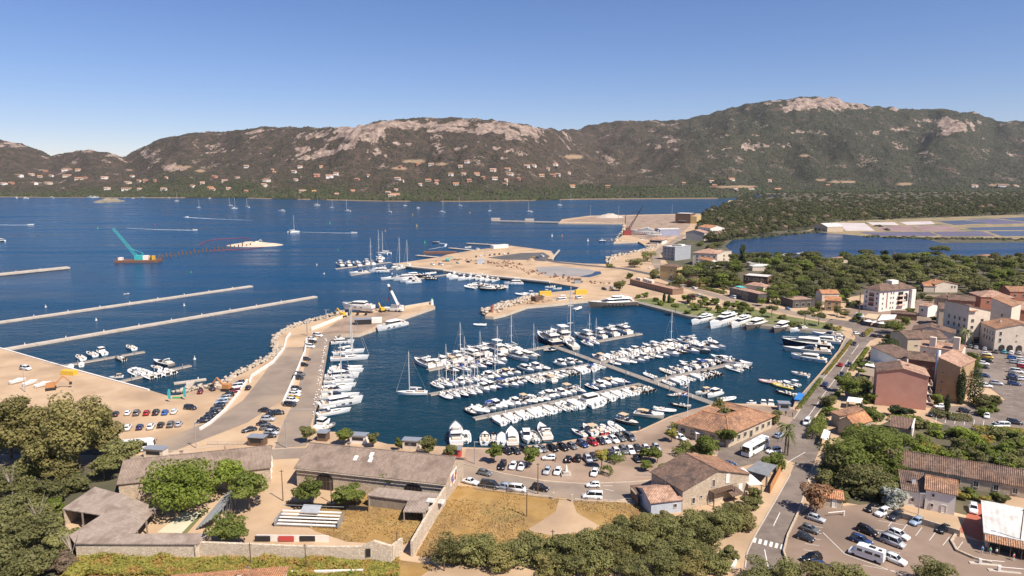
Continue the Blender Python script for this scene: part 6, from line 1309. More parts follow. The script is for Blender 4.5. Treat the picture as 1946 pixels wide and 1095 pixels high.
berth_row((1010,712),(1120,692),[('sportcov',9),('cabin',7.5),('rib',7),None,('cabin',7.5),('cabin',7),('open',6)],1,'far side, walkway end of middle pontoon','boats on the middle pontoon',bow_out=False)
berth_row((828,747),(985,717),[('rib',8,W_),('sail',9),('sail',8,DBL),('sail',8.5,CRM),('sail',9),('cabin',7.5),('cabin',7.5),('rib',7,DBL),('openblue',7),('sport',8.5),('sport',8.5),('open',7)],-1,'near side of left middle pontoon','boats on the middle pontoon')
berth_row((988,717),(1128,690),[('rib',7.5),('open',7.5),('sportbim',10),('rib',7),('rib',7),('ribtop',7),('rib',7,BLK,BLK),('rib',7,NVY,BLK),('covered',6.5),('covered',6.5),('openblue',6.5),('covered',6),('rib',6.5)],-1,'near side, walkway end of middle pontoon','boats on the middle pontoon',bow_out=False)
berth_row((1146,687),(1336,653),[('opentop',7.5),('covered',6.5),('rib',7),('open',7.5),('covered',6.5),('sportcov',9),('cabin',7),('sport',9),('cabin',7),('flytop',10),('sport',9),('sportcov',9.5),('cabin',8),('sail',10.5),None,('sport',9),('fly',11)],1,'far side of right middle pontoon','boats on the right middle pontoon')
berth_row((1148,687),(1340,652),[('rib',6.5),('covered',7),('rib',7),('sport',9),('cabin',7),('rib',6.5,GRY,BLK),('rib',7),('sport',8.5),('cabin',8),('rib',7.5,BLK,BLK),('rib',7,BLK,BLK),('sport',10),('fly',12.5,GRY),('rib',7),('sport',11),('fly',11.5)],-1,'near side of right middle pontoon','boats on the right middle pontoon')
berth_row((905,794),(1108,752),[('rib',7,NVY,BLK),('covered',7),('rib',7),('openblue',6.5),('cabin',7.5),('covered',6),('covered',6.5),('cabin',7),('open',6),('opentop',6.5),('ribtop',6.5),('rib',6.5),('ribtop',6.5),('cabin',7),('sport',7.5),('cabin',7),('covered',6.5),('opentop',8)],1,'far side of nearest left pontoon','boats on the nearest left pontoon',bow_out=False)
berth_row((1112,751),(1212,730),[('sail',8),None,('sailb',8,DBL),('cabin',7),('covered',7),('sportbim',8.5),('covered',7),('rib',6,DBL)],1,'far side, walkway end of nearest pontoon','boats on the nearest left pontoon',bow_out=False)
berth_row((922,792),(1040,767),cv(1)+[('rib',7),('covered',6.5),('rib',6.5),('covered',6.5),('rib',7),('covered',6.5),('covered',6.8),('rib',7),('covered',6.5),('rib',6.5,TAU)],-1,'near side of nearest left pontoon','boats on the nearest left pontoon',bow_out=False)
berth_row((1044,766),(1216,730),[('rib',8),('ribtop',8),('covered',7.5),('rib',7),('cabin',9),('cabin',8.5),('covered',7.5),('rib',7,W_,BLK),('covered',6.5),('rib',6.5),('covered',6.5),('rib',6.5),('covered',6.5),('opentop',7),('rib',6.5,BLK,BLK),('rib',7,BLK,BLK),('rib',7,GRY,BLK)],-1,'near side, walkway end of nearest pontoon','boats on the nearest left pontoon',bow_out=False)
berth_row((1246,722),(1400,688),[('rib',7),None,('rib',7.5,CRM),('open',7),('cabin',7),('sport',9.5),('openblue',7),('sportcov',9),('rib',8,BLK,BLK),('sportcov',10)],1,'far side of nearest right pontoon','boats on the nearest right pontoon')
berth_row((1244,723),(1398,689),[('rib',6.5),('covered',6.5),('covered',6.5),('rib',6.5),('covered',6.5),('rib',7,GRY,BLK),('rib',7,BLK,BLK),('rib',7,BLK,BLK),None,None,('ribtop',7.5),('rib',7,GRY,BLK),('rib',7,W_,BLK)],-1,'near side of nearest right pontoon','boats on the nearest right pontoon',bow_out=False)
berth_row((1118,651),(1214,634),[('flytop',14),('flytop',13),('fly',15),('fly',15)],1,'on the short outer pontoon','big yachts on the short outer pontoon')
# ---- single boats, stern then bow
SB=[('sport',(1372,689),(1433,698),'white cruiser moored across the end of the nearest right pontoon',{}),('sail',(812,750),(753,750),'white racing yacht with a tall mast lying along the pontoon end',dict(mast_h=1.0)),
 ('fly',(1062,660),(1019,640),'dark-sided flybridge yacht at the end of the main pontoon',dict(col=NVY)),('flytop',(1084,655),(1044,634),'white flybridge yacht beside the dark-sided one',{}),('sport',(1033,668),(1058,668),'black-hulled launch tied at the pontoon corner',dict(col=BLK)),
 ('sail',(1095,665),(1075,650),'wooden-decked ketch beside the main pontoon',dict(col=CRM,mast_h=1.25)),('sailb',(1108,652),(1128,662),'sailing yacht with blue covers beside the ketch',{}),('sail',(1122,650),(1140,658),'white sailing yacht between the ketch and the big yachts',{}),('rib',(1080,655),(1098,662),'dark inflatable tied beside the ketch',dict(col=GRY)),
 ('rib',(922,619),(901,619),'white inflatable with passengers crossing the harbour mouth',dict(L=7.5)),('rib',(1089,591),(1107,585),'pale inflatable under way beside the black superyacht',{}),
 ('maxi',(1208,581),(1117,586),'long black-hulled superyacht moored at the park quay',dict(col=TAU)),('maxi',(1354,608),(1313,618),'white trawler-style yacht, leftmost of the three moored at the park',{}),('maxi',(1398,610),(1348,626),'white motor yacht, middle of the three moored at the park',{}),('maxi',(1424,612),(1389,625),'white motor yacht with orange gear, third of those at the park',{}),('coupe',(1451,617),(1417,629),'sleek taupe open yacht beside the three white ones',dict(col=TAU)),('coupe',(1498,622),(1470,634),'dark taupe yacht with a black canopy at the park corner',dict(col=TAU)),
 ('sport',(1541,627),(1492,633),'white sport cruiser next to the dark taupe yacht',{}),('express',(1594,633),(1551,632),'slim white launch with a red stripe at the quay corner',{}),('express',(1602,643),(1542,636),'white open cruiser at the far end of the promenade',{}),('express',(1602,648),(1553,645),'second white open cruiser along the promenade',{}),('coupe',(1598,655),(1534,649),'long white motor yacht with black windows at the promenade',{}),('coupe',(1578,664),(1484,655),'navy-hulled yacht moored to the promenade',dict(col=NVY)),('sportcov',(1584,664),(1540,661),'white cruiser squeezed beside the navy yacht',{}),('express',(1578,674),(1487,667),'tan-decked cruiser moored to the promenade',dict(col=CRM)),('coupe',(1570,690),(1502,681),'white cruiser with a long black stripe, nearest of the promenade yachts',{}),
 ('open',(1537,718),(1503,711),'slender white speedboat alone at the promenade',{}),('rib',(1488,731),(1438,726),'red and white inflatable at the promenade',dict(col=(.5,.3,.28))),('rib',(1515,742),(1462,732),'long black and yellow inflatable at the promenade',dict(col=YEL,eng=BLK)),('ribtop',(1520,736),(1488,727),'inflatable with a white sun top at the promenade',{}),('rib',(1513,755),(1472,745),'black inflatable beside the blue gangway',dict(col=BLK)),
 ('cabin',(1436,768),(1417,769),'white round-bowed boat behind the harbour office',{}),('cabin',(1452,776),(1449,766),'first of two small white boats by the quay kiosk',{}),('cabin',(1466,776),(1463,766),'second of two small white boats by the quay kiosk',{}),('opentop',(1350,747),(1321,751),'white open boat beside the main pontoon root',{}),('cabin',(1370,749),(1344,757),'white pilothouse boat beside the main pontoon root',{}),('rib',(1364,763),(1399,759),'white inflatable with a thin pole behind the office roof',{}),('rib',(1312,776),(1272,770),'black inflatable boat close to the flagpoles',dict(col=BLK)),('rib',(1293,751),(1267,754),'grey inflatable against the pontoon by the flagpoles',dict(col=GRY)),
 ('sportbim',(1205,789),(1264,797),'beige-decked launch near the quay corner',dict(col=CRM)),('rib',(1242,779),(1286,785),'white inflatable nearest to the flagpoles',{}),('rib',(1230,785),(1262,789),'white tender between the launch and the flagpoles',{}),('opentop',(1172,799),(1215,812),'taupe launch with a rose-brown top at the quay',dict(col=TAU)),
 ('sport',(1113,832),(1086,820),'white sport boat, first of the five behind the parked cars',{}),('opentop',(1131,829),(1108,812),'white boat with a roll bar, second of the five behind the cars',{}),('open',(1150,828),(1124,812),'red and white speedboat among those behind the cars',dict(col=(.45,.06,.05))),('rib',(1166,825),(1141,811),'pale inflatable, fourth of the five behind the cars',{}),('rib',(1182,823),(1156,806),'white inflatable with grey seats, last of the five behind the cars',{}),
 ('fly',(868,849),(866,814),'tall white cruiser stern-to beside the advertising boards',{}),('ribtop',(886,848),(885,820),'white inflatable beside the tall cruiser at the quay',{}),('open',(921,848),(922,826),'round white open boat alone at the quay',{}),('rib',(938,848),(938,827),'black inflatable beside the round white boat',dict(col=BLK,eng=BLK)),('covered',(954,851),(953,826),'white boat with a full cover at the quay',dict(L=8.5)),('sportcov',(975,851),(971,819),'white cruiser with blue cushions at the quay',{}),('cabin',(998,824),(1003,848),'white pilothouse boat with its bow to the quay',{}),('rib',(1022,845),(1010,822),'grey inflatable between pilothouse boat and sharp-bowed cruiser',dict(col=GRY)),('sport',(1044,844),(1023,808),'sharp-bowed white cruiser with a tinted screen at the quay',{}),
 ('fly',(629,655),(674,652),'white fishing cruiser at the head of the jetty quay',{}),('sail',(632,676),(694,669),'sailing yacht behind the biggest one on the jetty quay',dict(mast_h=1.0)),('sail',(628,687),(702,682),'biggest white sailing yacht on the jetty quay',dict(mast_h=1.02)),('express',(626,705),(690,701),'white cruiser just below the biggest sailing yacht',{}),('express',(623,711),(692,707),'white cruiser with a brown hatch on the jetty quay',{}),('fly',(617,721),(684,717),'white yacht with three black ports on the jetty quay',{}),('sail',(615,730),(674,726),'white sailing yacht halfway down the jetty quay',dict(mast_h=1.0)),('sail',(611,742),(678,734),'grey-white sailing yacht with a long bow on the jetty quay',dict(mast_h=.9)),('sportcov',(609,748),(670,742),'white launch with a grey cockpit on the jetty quay',{}),('express',(606,760),(684,754),'white open cruiser with a brown cockpit on the jetty quay',{}),('coupe',(605,777),(691,764),'dark-bottomed white cruiser on the jetty quay',{}),('sail',(602,793),(668,781),'low white day boat with square ports, last on the jetty quay',dict(mast_h=.02)),('cabin',(598,821),(628,803),'small white boat in the corner of the basin',{}),('rib',(606,822),(637,808),'grey tender in the corner of the basin',dict(col=GRY)),
 ('coupe',(774,618),(712,631),'large white motor yacht alongside the jetty head',dict(L=20)),
 ('open',(264,669),(233,658),'white motorboat at the tip of the small left pontoon',{}),('open',(163,688),(142,677),'white boat, first on the far side of the small left pontoon',{}),('open',(186,680),(161,672),'white boat with a blue stripe on the small left pontoon',{}),('cabin',(203,677),(182,668),'white pilothouse boat on the small left pontoon',{}),('rib',(240,688),(219,679),'grey inflatable with crew on the small left pontoon',dict(col=TAU,eng=BLK)),('covered',(135,704),(135,694),'white covered boat, first by the gangway',dict(L=6)),('covered',(155,700),(155,690),'white covered boat, second by the gangway',dict(L=6)),
 ('opentop',(234,718),(207,720),'boat with an orange sun top by the beach pontoon',{}),('ribtop',(262,714),(245,706),'white boat with a roll bar on the beach pontoon',{}),('rib',(281,710),(262,704),'white inflatable on the beach pontoon',{}),('sport',(326,697),(292,690),'grey sport boat at the beach pontoon',dict(col=GRY)),('open',(305,703),(287,699),'white boat beside the grey sport boat',{}),('rib',(290,721),(270,714),'white inflatable, first on the near side of the beach pontoon',dict(eng=BLK)),('rib',(305,719),(282,711),'white inflatable, second on the near side of the beach pontoon',dict(eng=BLK)),('rib',(322,716),(300,707),'white inflatable, third on the near side of the beach pontoon',dict(eng=BLK)),('rib',(334,713),(312,704),'white inflatable, last on the near side of the beach pontoon',dict(eng=BLK)),
 # outer harbour
 ('flytop',(656,508),(634,502),'white yacht furthest out on the outer harbour pontoon',{}),('fly',(672,509),(650,501),'second white yacht on the outer harbour pontoon',{}),('maxi',(690,509),(666,501),'tallest white yacht of the outer harbour',dict(L=20)),('flytop',(703,506),(688,499),'white yacht inside the tallest one in the outer harbour',{}),('sail',(718,506),(694,498),'sailing yacht among the outer harbour yachts',dict(mast_h=1.1)),('fly',(732,503),(708,493),'white yacht beside the tall masts of the outer harbour',{}),('flytop',(728,498),(714,490),'white yacht at the root of the outer pontoon',{}),('cat',(744,484),(714,482),'white catamaran anchored off the outer harbour',dict(mast_h=1.2)),('sail',(735,494),(708,489),'slim sailing yacht with a very tall mast in the outer harbour',dict(mast_h=1.3)),
 ('express',(700,519),(664,521),'white cruiser along the second outer pontoon',{}),('fly',(740,518),(701,519),'long white yacht along the second outer pontoon',{}),('sport',(735,512),(705,514),'white sport yacht behind the long one',{}),('sail',(770,510),(752,514),'sailing yacht with twin tall masts by the reclaimed quay',dict(mast_h=1.3,col=CRM)),('sail',(785,507),(766,511),'second sailing yacht by the reclaimed quay',dict(mast_h=1.15)),('cabin',(758,508),(742,511),'small white boat by the reclaimed quay',{}),
 ('express',(768,530),(723,533),'long white cruiser, foremost in the outer group',{}),('coupe',(792,531),(746,534),'white yacht beside the foremost cruiser',{}),('sport',(800,538),(770,540),'white speedboat at the near edge of the outer group',{}),('coupe',(802,526),(762,528),'dark cruiser behind the white ones in the outer group',dict(col=BLK)),('rib',(828,529),(795,528),'black inflatable in the outer group',dict(col=BLK,eng=BLK)),('rib',(832,532),(806,532),'second black inflatable in the outer group',dict(col=BLK,eng=BLK)),('rib',(818,524),(790,524),'dark tender at the back of the outer group',dict(col=NVY)),('rib',(828,520),(808,522),'small workboat with green gear by the reclaimed quay',{}),('sport',(800,535),(758,537),'white sport cruiser in the outer group',{}),
 ('express',(892,528),(852,532),'white cruiser, first of those under the reclaimed quay',{}),('sport',(905,530),(866,534),'white cruiser, second of those under the reclaimed quay',{}),('sport',(915,529),(880,533),'white cruiser, third of those under the reclaimed quay',{}),('open',(920,524),(892,528),'white motorboat, fourth of those under the reclaimed quay',{}),('open',(878,522),(856,522),'slim white boat close under the reclaimed quay',{}),('rib',(910,550),(877,546),'white inflatable with people, nearest in that group',{}),('coupe',(943,552),(911,552),'black sport boat among the inflatables',dict(col=BLK)),('rib',(935,545),(905,542),'grey inflatable behind the black sport boat',dict(col=GRY)),('rib',(950,548),(920,545),'dark inflatable with a red cover',dict(col=TAU)),('open',(964,548),(940,546),'white boat behind the black sport boat',{}),
 ('flytop',(994,541),(957,542),'white flybridge yacht by the inner quay of the point',{}),('rib',(1006,562),(974,560),'white inflatable, first along the fuel pier',{}),('ribtop',(1020,561),(990,559),'white inflatable with red covers along the fuel pier',{}),('open',(1054,547),(1035,548),'white motorboat in the small inner dock',{}),('open',(1066,550),(1050,551),'second white motorboat in the small inner dock',{}),('cabin',(1046,556),(1030,557),'small boat tied behind the fuel pier',{}),('flytop',(1080,573),(1047,576),'white boat with a high cabin on the fuel pier',{}),('open',(1045,576),(1031,578),'small white tender on the fuel pier',{}),('open',(1001,584),(988,586),'cream dinghy at the breakwater rocks',dict(col=CRM)),
 ('open',(905,470),(872,473),'patrol launch moored at the long thin pontoon',{}),('cabin',(1156,459),(1131,460),'lifeboat with an orange wheelhouse off the boatyard',dict(col=DBL)),('open',(1190,460),(1168,461),'white boat at the boatyard slip',{}),('cabin',(1226,456),(1212,459),'small white boat under the quayside shop',{}),('open',(835,462),(820,462),'dark motorboat turning off the reclaimed point',dict(col=NVY)),('open',(66,427.5),(50,428),'speedboat racing at the far left with a white wake',{}),('open',(366,437.5),(377,438),'speedboat drawing a long wake across the bay',{}),('open',(362,413.5),(347,412.8),'speedboat further out drawing a wake to the right',{}),('open',(668,443),(680,443.3),'speedboat heading right in mid bay',{}),
 ('sport',(246,559),(234,560),'small workboat with a frame between the floating breakwaters',dict(col=CRM))]
for i in range(9):SB.append((('sport','express','open')[i % 3],(864+10.5*i,523+1.2*i),(848+10.5*i,528+1.2*i),f'white boat in the row under the reclaimed quay, {ORD[i]} from left',dict(group='boats under the reclaimed quay')))
for i in range(6):SB.append((('rib','sport','rib')[i % 3],(905+11*i,541+1.6*i),(888+11*i,545+1.6*i),f'boat in the loose raft off the reclaimed quay, {ORD[i]} from left',dict(group='boats rafted off the reclaimed quay',col=(WHT,GRY,BLK)[i % 3])))
for kd,s,bw,lb,kw in SB:boat2(kd,s,bw,lb,**kw)
for i,(x,y,L,kd) in enumerate(((-2,459,15,'cat'),(336,382.5,12,'sail'),(378,395.5,12,'sail'),(437,391.5,13,'sail'),(446,397,15,'sail'),(470,394.5,13,'sail'),(603,390.5,14,'sail'),(631,395.5,12,'sail'),(660,402,15,'sail'),(558,442,15,'cat'),(740,403.5,11,'sail'),(770,391.5,10,'sail'),(841,404,14,'sail'),(874,391.5,12,'sail'),(931,401.5,10,'sail'),(1005,403.5,14,'cat'),(1064,390.5,12,'sail'),(1084,380.5,12,'sail'),(535,402,14,'fly'),(795,396,10,'fly'),(30,377,16,'fly'),(50,377.5,16,'fly'),(100,377,18,'fly'),(170,376.5,22,'fly'),(182,376,20,'fly'),(236,377,9,'fly'),(253,377.5,9,'fly'),(272,376.5,14,'fly'),(320,377,10,'fly'),(399,378,9,'fly'),(540,376,10,'fly'),(1235,378,8,'fly'),(416,374.9,12,'sail'))):
 boat(kd,P(x,y,0),[2.6,.3,-.4,3.0,.9][i % 5],L*1.08,f'white {TN[kd]} lying at anchor, {ORD[i] if i < 30 else ["thirty-first", "thirty-second", "thirty-third"][i - 30]} in the open bay','boats anchored in the bay',mast_h=1.15,few=False)
# ---------------------------------------------------------------- cars
M_PAINT=mat('car_paint',(0.97,0.97,0.97),(1,1,1),0.5,0.22,objcol=True,spec=0.6)
M_CGLASS=mat('car_glass',(0.01,0.012,0.014),(0.018,0.02,0.024),0.6,0.05,spec=0.9)
M_TYRE=mat('tyre_rubber',(0.018,0.018,0.018),None,3,0.9);M_RIM=mat('alloy_rim',(0.45,0.45,0.46),None,2,0.4,metal=0.7)
M_HEAD=mat('headlamp',(0.75,0.76,0.78),None,2,0.12);M_TAIL=mat('tail_lamp',(0.35,0.02,0.015),None,2,0.2);M_TRIM=mat('black_trim',(0.02,0.02,0.021),None,2,0.6)
def car_meshes(L,W,H,hood,screen,rear,roof0,roof1,belt,name='car'):
 """side profile stations: x from nose; returns body, glass, roof, lamps, wheel"""
 x=lambda t:L/2-L*t
 prof=[(0.0,.32,.62,.80),(.02,.22,.70,.88),(.10,.2,hood*.93,.95),(screen,.2,belt,1.0),(.5,.2,belt+.02,1.0),(rear,.2,belt+.03,.99),(.97,.24,belt-.06,.93),(1.0,.34,belt*.78,.86)]
 b=MB();rings=[]
 for t,z0,z1,k in prof:
  w=W/2*k;rings.append([(x(t),-w*.92,z0),(x(t),-w,z0+(z1-z0)*.35),(x(t),-w,z0+(z1-z0)*.72),(x(t),-w*.88,z1),(x(t),w*.88,z1),(x(t),w,z0+(z1-z0)*.72),(x(t),w,z0+(z1-z0)*.35),(x(t),w*.92,z0)])
 b.loft(rings);b.box((0,0,.3),(L*.9,W*.9,.12),1)
 body=b.mesh('body',[M_PAINT,M_TRIM],True)
 g=MB();w0,w1=W/2*.87,W/2*.70
 lo=[(x(screen),-w0,belt-.03),(x(screen),w0,belt-.03),(x(rear),w0,belt),(x(rear),-w0,belt)];hi=[(x(roof0),-w1,H-.05),(x(roof0),w1,H-.05),(x(roof1),w1,H-.05),(x(roof1),-w1,H-.05)]
 g.add(lo+hi,[(0,1,5,4),(1,2,6,5),(2,3,7,6),(3,0,4,7),(4,5,6,7)]);glass=g.mesh('windows',M_CGLASS)
 r=MB();wr=w1+.03;ym=.02
 r.loft([[(x(roof0)+.06,-wr,H-.06),(x(roof0)+.06,-wr*.6,H-.015),(x(roof0)+.06,wr*.6,H-.015),(x(roof0)+.06,wr,H-.06)],[(x((roof0+roof1)/2),-wr-.02,H-.03),(x((roof0+roof1)/2),-wr*.6,H+.03),(x((roof0+roof1)/2),wr*.6,H+.03),(x((roof0+roof1)/2),wr+.02,H-.03)],[(x(roof1)-.06,-wr,H-.07),(x(roof1)-.06,-wr*.6,H-.03),(x(roof1)-.06,wr*.6,H-.03),(x(roof1)-.06,wr,H-.07)]])
 for s in (-1,1):
  r.bar((x(screen),s*w0,belt),(x(roof0),s*w1,H-.04),.07,.07);r.bar((x(rear),s*w0,belt),(x(roof1),s*w1,H-.05),.16,.07);m_=(screen+rear)/2;r.bar((x(m_),s*w0*1.005,belt),(x((roof0+roof1)/2),s*w1*1.01,H-.05),.1,.05)
 roof=r.mesh('roof',M_PAINT,True)
 h=MB();h.box((0,0,0),(.12,.36,.16));head=h.mesh('headlight',M_HEAD);t=MB();t.box((0,0,0),(.1,.26,.24));tail=t.mesh('tail_light',M_TAIL)
 wr_=.33 if H<1.75 else .36;wm=MB();wm.cyl((0,-.11,0),(0,.11,0),wr_,wr_,14,0);wheel=wm.mesh('wheel',[M_TYRE,M_RIM]);rm_=MB();rm_.cyl((0,-.125,0),(0,.125,0),wr_*.62,wr_*.62,10);rim=rm_.mesh('rim',M_RIM)
 return dict(body=body,windows=glass,roof=roof,headlight=head,tail_light=tail,wheel=wheel,rim=rim,L=L,W=W,wr=wr_,belt=belt,ax=(L/2-L*.19,-L/2+L*.2),hood=hood)
CARK={'hatch':car_meshes(4.0,1.76,1.50,.88,.30,.93,.44,.88,.93),'suv':car_meshes(4.5,1.86,1.68,.98,.28,.95,.42,.92,1.03),'sedan':car_meshes(4.6,1.82,1.45,.84,.33,.84,.47,.72,.90),'van':car_meshes(5.0,1.95,1.98,1.05,.18,.985,.30,.975,1.12),'small':car_meshes(3.6,1.66,1.50,.88,.27,.95,.41,.91,.93)}
CK={'w':(.80,.80,.79),'k':(.012,.012,.013),'s':(.42,.43,.45),'g':(.13,.135,.14),'b':(.025,.05,.14),'B':(.03,.13,.42),'r':(.36,.02,.025),'d':(.03,.032,.04),'y':(.55,.36,.04),'l':(.30,.38,.48),'m':(.16,.02,.03),'t':(.05,.32,.42)}
CNM={'w':'white','k':'black','s':'silver','g':'grey','b':'dark blue','B':'bright blue','r':'red','d':'charcoal','y':'yellow','l':'pale blue','m':'maroon','t':'teal'}
KN={'hatch':'hatchback','suv':'sport utility car','sedan':'saloon car','van':'van','small':'small car'}
def car(px,py,hx,hy,kind,colour,label,group=None,full=True,loc=None,name=None):
 """car centred at a ground pixel, nose towards the pixel offset (hx, hy)"""
 c=P(px,py) if loc is None else loc;n=P(px+hx,py+hy);d=n-c;ang=math.atan2(d.y,d.x);K=CARK[kind];z=LAND+.07
 r=empty(name or ('parked_car' if kind != 'van' else 'parked_van'),(c.x,c.y,z),ang);tag(r,label,'car' if kind != 'van' else 'van',group);col=CK[colour]
 put('body',K['body'],r,color=col);put('windows',K['windows'],r);put('roof',K['roof'],r,color=col)
 for xx in K['ax']:
  for yy in (-1,1):put('rim',K['rim'],put('wheel',K['wheel'],r,(xx,yy*(K['W']/2-.1),K['wr'])))
 if full:
  for yy in (-1,1):put('headlight',K['headlight'],r,(K['L']/2-.1,yy*(K['W']/2-.33),K['hood']*.74));put('tail_light',K['tail_light'],r,(-K['L']/2+.03,yy*(K['W']/2-.28),K['belt']*.78))
 return r
def car_list(rows,where,group,h,full=True):
 for i,(x,y,kd,cl) in enumerate(rows):
  hh=h if not callable(h) else h(i);car(x,y,hh[0],hh[1],{'h':'hatch','s':'suv','e':'sedan','v':'van','m':'small'}[kd],cl,f'{CNM[cl]} {KN[{"h": "hatch", "s": "suv", "e": "sedan", "v": "van", "m": "small"}[kd]]}, {ORD[i]} {where}',group,full)
G1='cars on the sandy lot'
car_list([(220,790,'h','d'),(243,788,'m','w'),(260,788,'s','g'),(279,788,'h','r'),(297,787,'s','d'),(314,787,'h','B'),(331,785,'h','w')],'from left in the back row of the sandy lot',G1,(7,-10))
car_list([(243,816,'s','w'),(266,815,'h','b'),(287,814,'s','w'),(306,811,'h','d'),(325,810,'s','g'),(340,809,'h','s')],'from left in the front row of the sandy lot',G1,(7,-10))
car_list([(456,730,'h','d'),(449,738,'v','w'),(447,746,'h','m'),(433,754,'s','d'),(426,760,'s','s'),(421,767,'s','l'),(417,773,'h','d'),(412,779,'s','d'),(409,784,'h','g'),(403,789,'s','k'),(398,794,'h','d'),(393,798,'s','k'),(387,803,'s','d')],'from top in the column beside the white barrier','cars beside the white barrier',(-10,1.2))
car(362,778,10,1,'suv','d','charcoal car towing an empty trailer on the sand');car(381,747,4,-8,'hatch','m','maroon car parked by the turquoise banners');car(403,742,-7,-4,'small','d','small dark car among rocks at the beach edge');car(472,740,6,-7,'small','d','small dark car beside the boat trailers')
car_list([(604,640,'v','w'),(593,647,'s','w'),(594,652,'h','d'),(589,661,'v','w'),(582,685,'h','d'),(577,696,'h','k'),(570,714,'s','g'),(566,721,'s','d'),(563,741,'h','d'),(562,747,'h','w'),(560,753,'s','w'),(558,759,'h','y'),(556,764,'s','w'),(551,772,'s','d')],'from top in the jetty wall row','cars along the jetty wall',(10,.8),False)
car_list([(504,783,'e','d'),(528,788,'s','d'),(511,793,'h','k'),(509,800,'s','s'),(501,809,'e','d'),(508,816,'s','g'),(474,820,'e','d'),(519,819,'h','d'),(516,826,'s','s'),(513,832,'h','d')],'from top in the loose cluster by the jetty road','cars clustered by the jetty road',lambda i:[(10,1),(10,-1),(-9,2),(10,0)][i % 4])
def z6(x,y):return 820+x/3.268,760+y/3.268
def zl(lst):return [(z6(x,y)[0],z6(x,y)[1]+3,k,c) for x,y,k,c in lst]
car_list(zl([(470,322,'h','k'),(522,320,'h','d'),(582,312,'s','d'),(655,312,'h','s'),(690,308,'h','g'),(750,303,'s','k'),(815,297,'s','k'),(873,290,'h','g'),(937,277,'s','b'),(1000,266,'s','r'),(1050,260,'h','d'),(1082,254,'h','w'),(1130,250,'s','w'),(1172,240,'s','g'),(1228,236,'v','g')]),'from left in the row along the quay','cars along the quay',(9,5))
car_list(zl([(730,362,'h','w'),(850,370,'h','k'),(908,365,'s','k'),(972,372,'s','s'),(1008,358,'h','d'),(1112,345,'s','d'),(1148,326,'s','w'),(1192,317,'s','g'),(1236,317,'s','w'),(1280,305,'h','d'),(1332,304,'h','w'),(1395,296,'h','s'),(1280,370,'h','k')]),'from left in the middle row of the quay lot','cars in the middle of the quay car park',lambda i:(-10,0) if i==0 else ((2,-9) if i<3 else (6,7)))
car_list(zl([(440,412,'s','k'),(505,412,'h','w'),(558,418,'h','w'),(717,444,'h','s'),(783,447,'h','w'),(1012,455,'h','w')]),'from left in the row nearest the curving road','cars nearest the curving road',(-4,8))
for x,y,hx,hy,kd,cl,lb in ((330,460,10,2.2,'hatch','g','grey hatchback driving on the curving road'),(243,514,10,2.4,'sedan','w','white coupe parked beside the yellow field'),(365,540,10,1.5,'van','d','dark van parked behind the field railing'),(475,552,10,1.4,'suv','l','pale blue off-roader behind the field railing'),(675,556,10,2,'suv','k','black car on the road beside the wooden pole'),(1003,536,-10,0,'small','w','white car with a black roof near the road arrow'),(1000,606,-10,-.4,'van','w','white delivery van behind the field railing'),(535,562,10,1,'van','w','white flatbed van next to the pale blue off-roader'),(1505,222,9,5,'van','w','white pickup truck near the harbour office'),(1550,240,9,5,'hatch','w','white car behind the white pickup')):
 X,Y=z6(x,y);car(X,Y+2,hx,hy,kd,cl,lb)
for x,y,hx,hy,kd,cl,lb in ((1470,861,-10,1.5,'suv','w','white estate car beside the coach'),(1385,886,10,-.5,'hatch','b','blue hatchback beside the white awning'),(1480,831,8,-4,'hatch','l','blue-grey car half hidden by the palm'),(1533,806,-5,9,'van','w','white van driving down the street'),(1597,696,5,-8,'hatch','r','red small car with a white roof on the street'),(1613,696,-5,8,'hatch','d','dark car passing the red one'),(1599,715,-5,8,'hatch','d','dark car in the middle of the street'),(1568,734,7,-9,'suv','b','dark blue car heading up the street'),(1623,656,-5,8,'hatch','d','dark car near the upper crossing'),(1640,639,-5,7,'suv','d','dark car entering from the upper junction'),(1662,641,10,1,'hatch','k','first of two black cars by the plane tree'),(1673,642,10,1,'hatch','d','second of two black cars by the plane tree'),(1627,636,8,-1,'small','w','small white car at the promenade end')):
 car(x,y,hx,hy,kd,cl,lb)
def z8(x,y):return 1500+x/3.085,740+y/3.085
for x,y,hx,hy,kd,cl,lb in ((157,765,10,3.2,'hatch','s','silver hatchback, topmost by the curved kerb'),(122,828,10,3.4,'hatch','g','grey hatchback, second by the curved kerb'),(92,876,10,3.2,'hatch','d','dark hatchback, third by the curved kerb'),(128,1000,-10,1.6,'suv','k','black car nearest the corner of the car park'),(182,1050,10,1.5,'suv','b','blue-grey car at the bottom edge of the car park'),(455,838,10,4,'suv','k','long black estate in the central bays'),(420,895,10,3.6,'suv','b','dark blue car in the central bays'),(640,862,10,4,'suv','w','white estate behind the minibus'),(605,905,10,3.8,'van','s','silver minibus in the central bays'),(618,1008,10,4,'suv','w','white car behind the motorhome'),(482,705,-9,4,'hatch','k','black car under the flowering bush'),(545,730,-9,4,'suv','w','white car beside the flowering bush'),(622,752,-9,4,'suv','d','dark jeep with a spare wheel by the wall'),(745,783,-9,4,'hatch','l','pale blue hatchback by the stone wall'),(900,830,-9,4,'small','k','small black convertible at the end of the wall'),(1077,708,1,9,'suv','w','white jeep on the red drive')):
 X,Y=z8(x,y);car(X,Y+2,hx,hy,kd,cl,lb)
def z2(x,y):return 1640+x/5.474,620+y/5.474
car_list([z2(x,y+8)+(k,c) for x,y,k,c in ((1115,215,'h','g'),(1175,228,'h','s'),(1265,240,'h','s'),(1385,270,'s','g'),(1465,275,'h','t'),(1540,284,'s','w'),(1620,284,'h','s'))],'from left under the arcade block','cars under the arcade block',(2,-8))
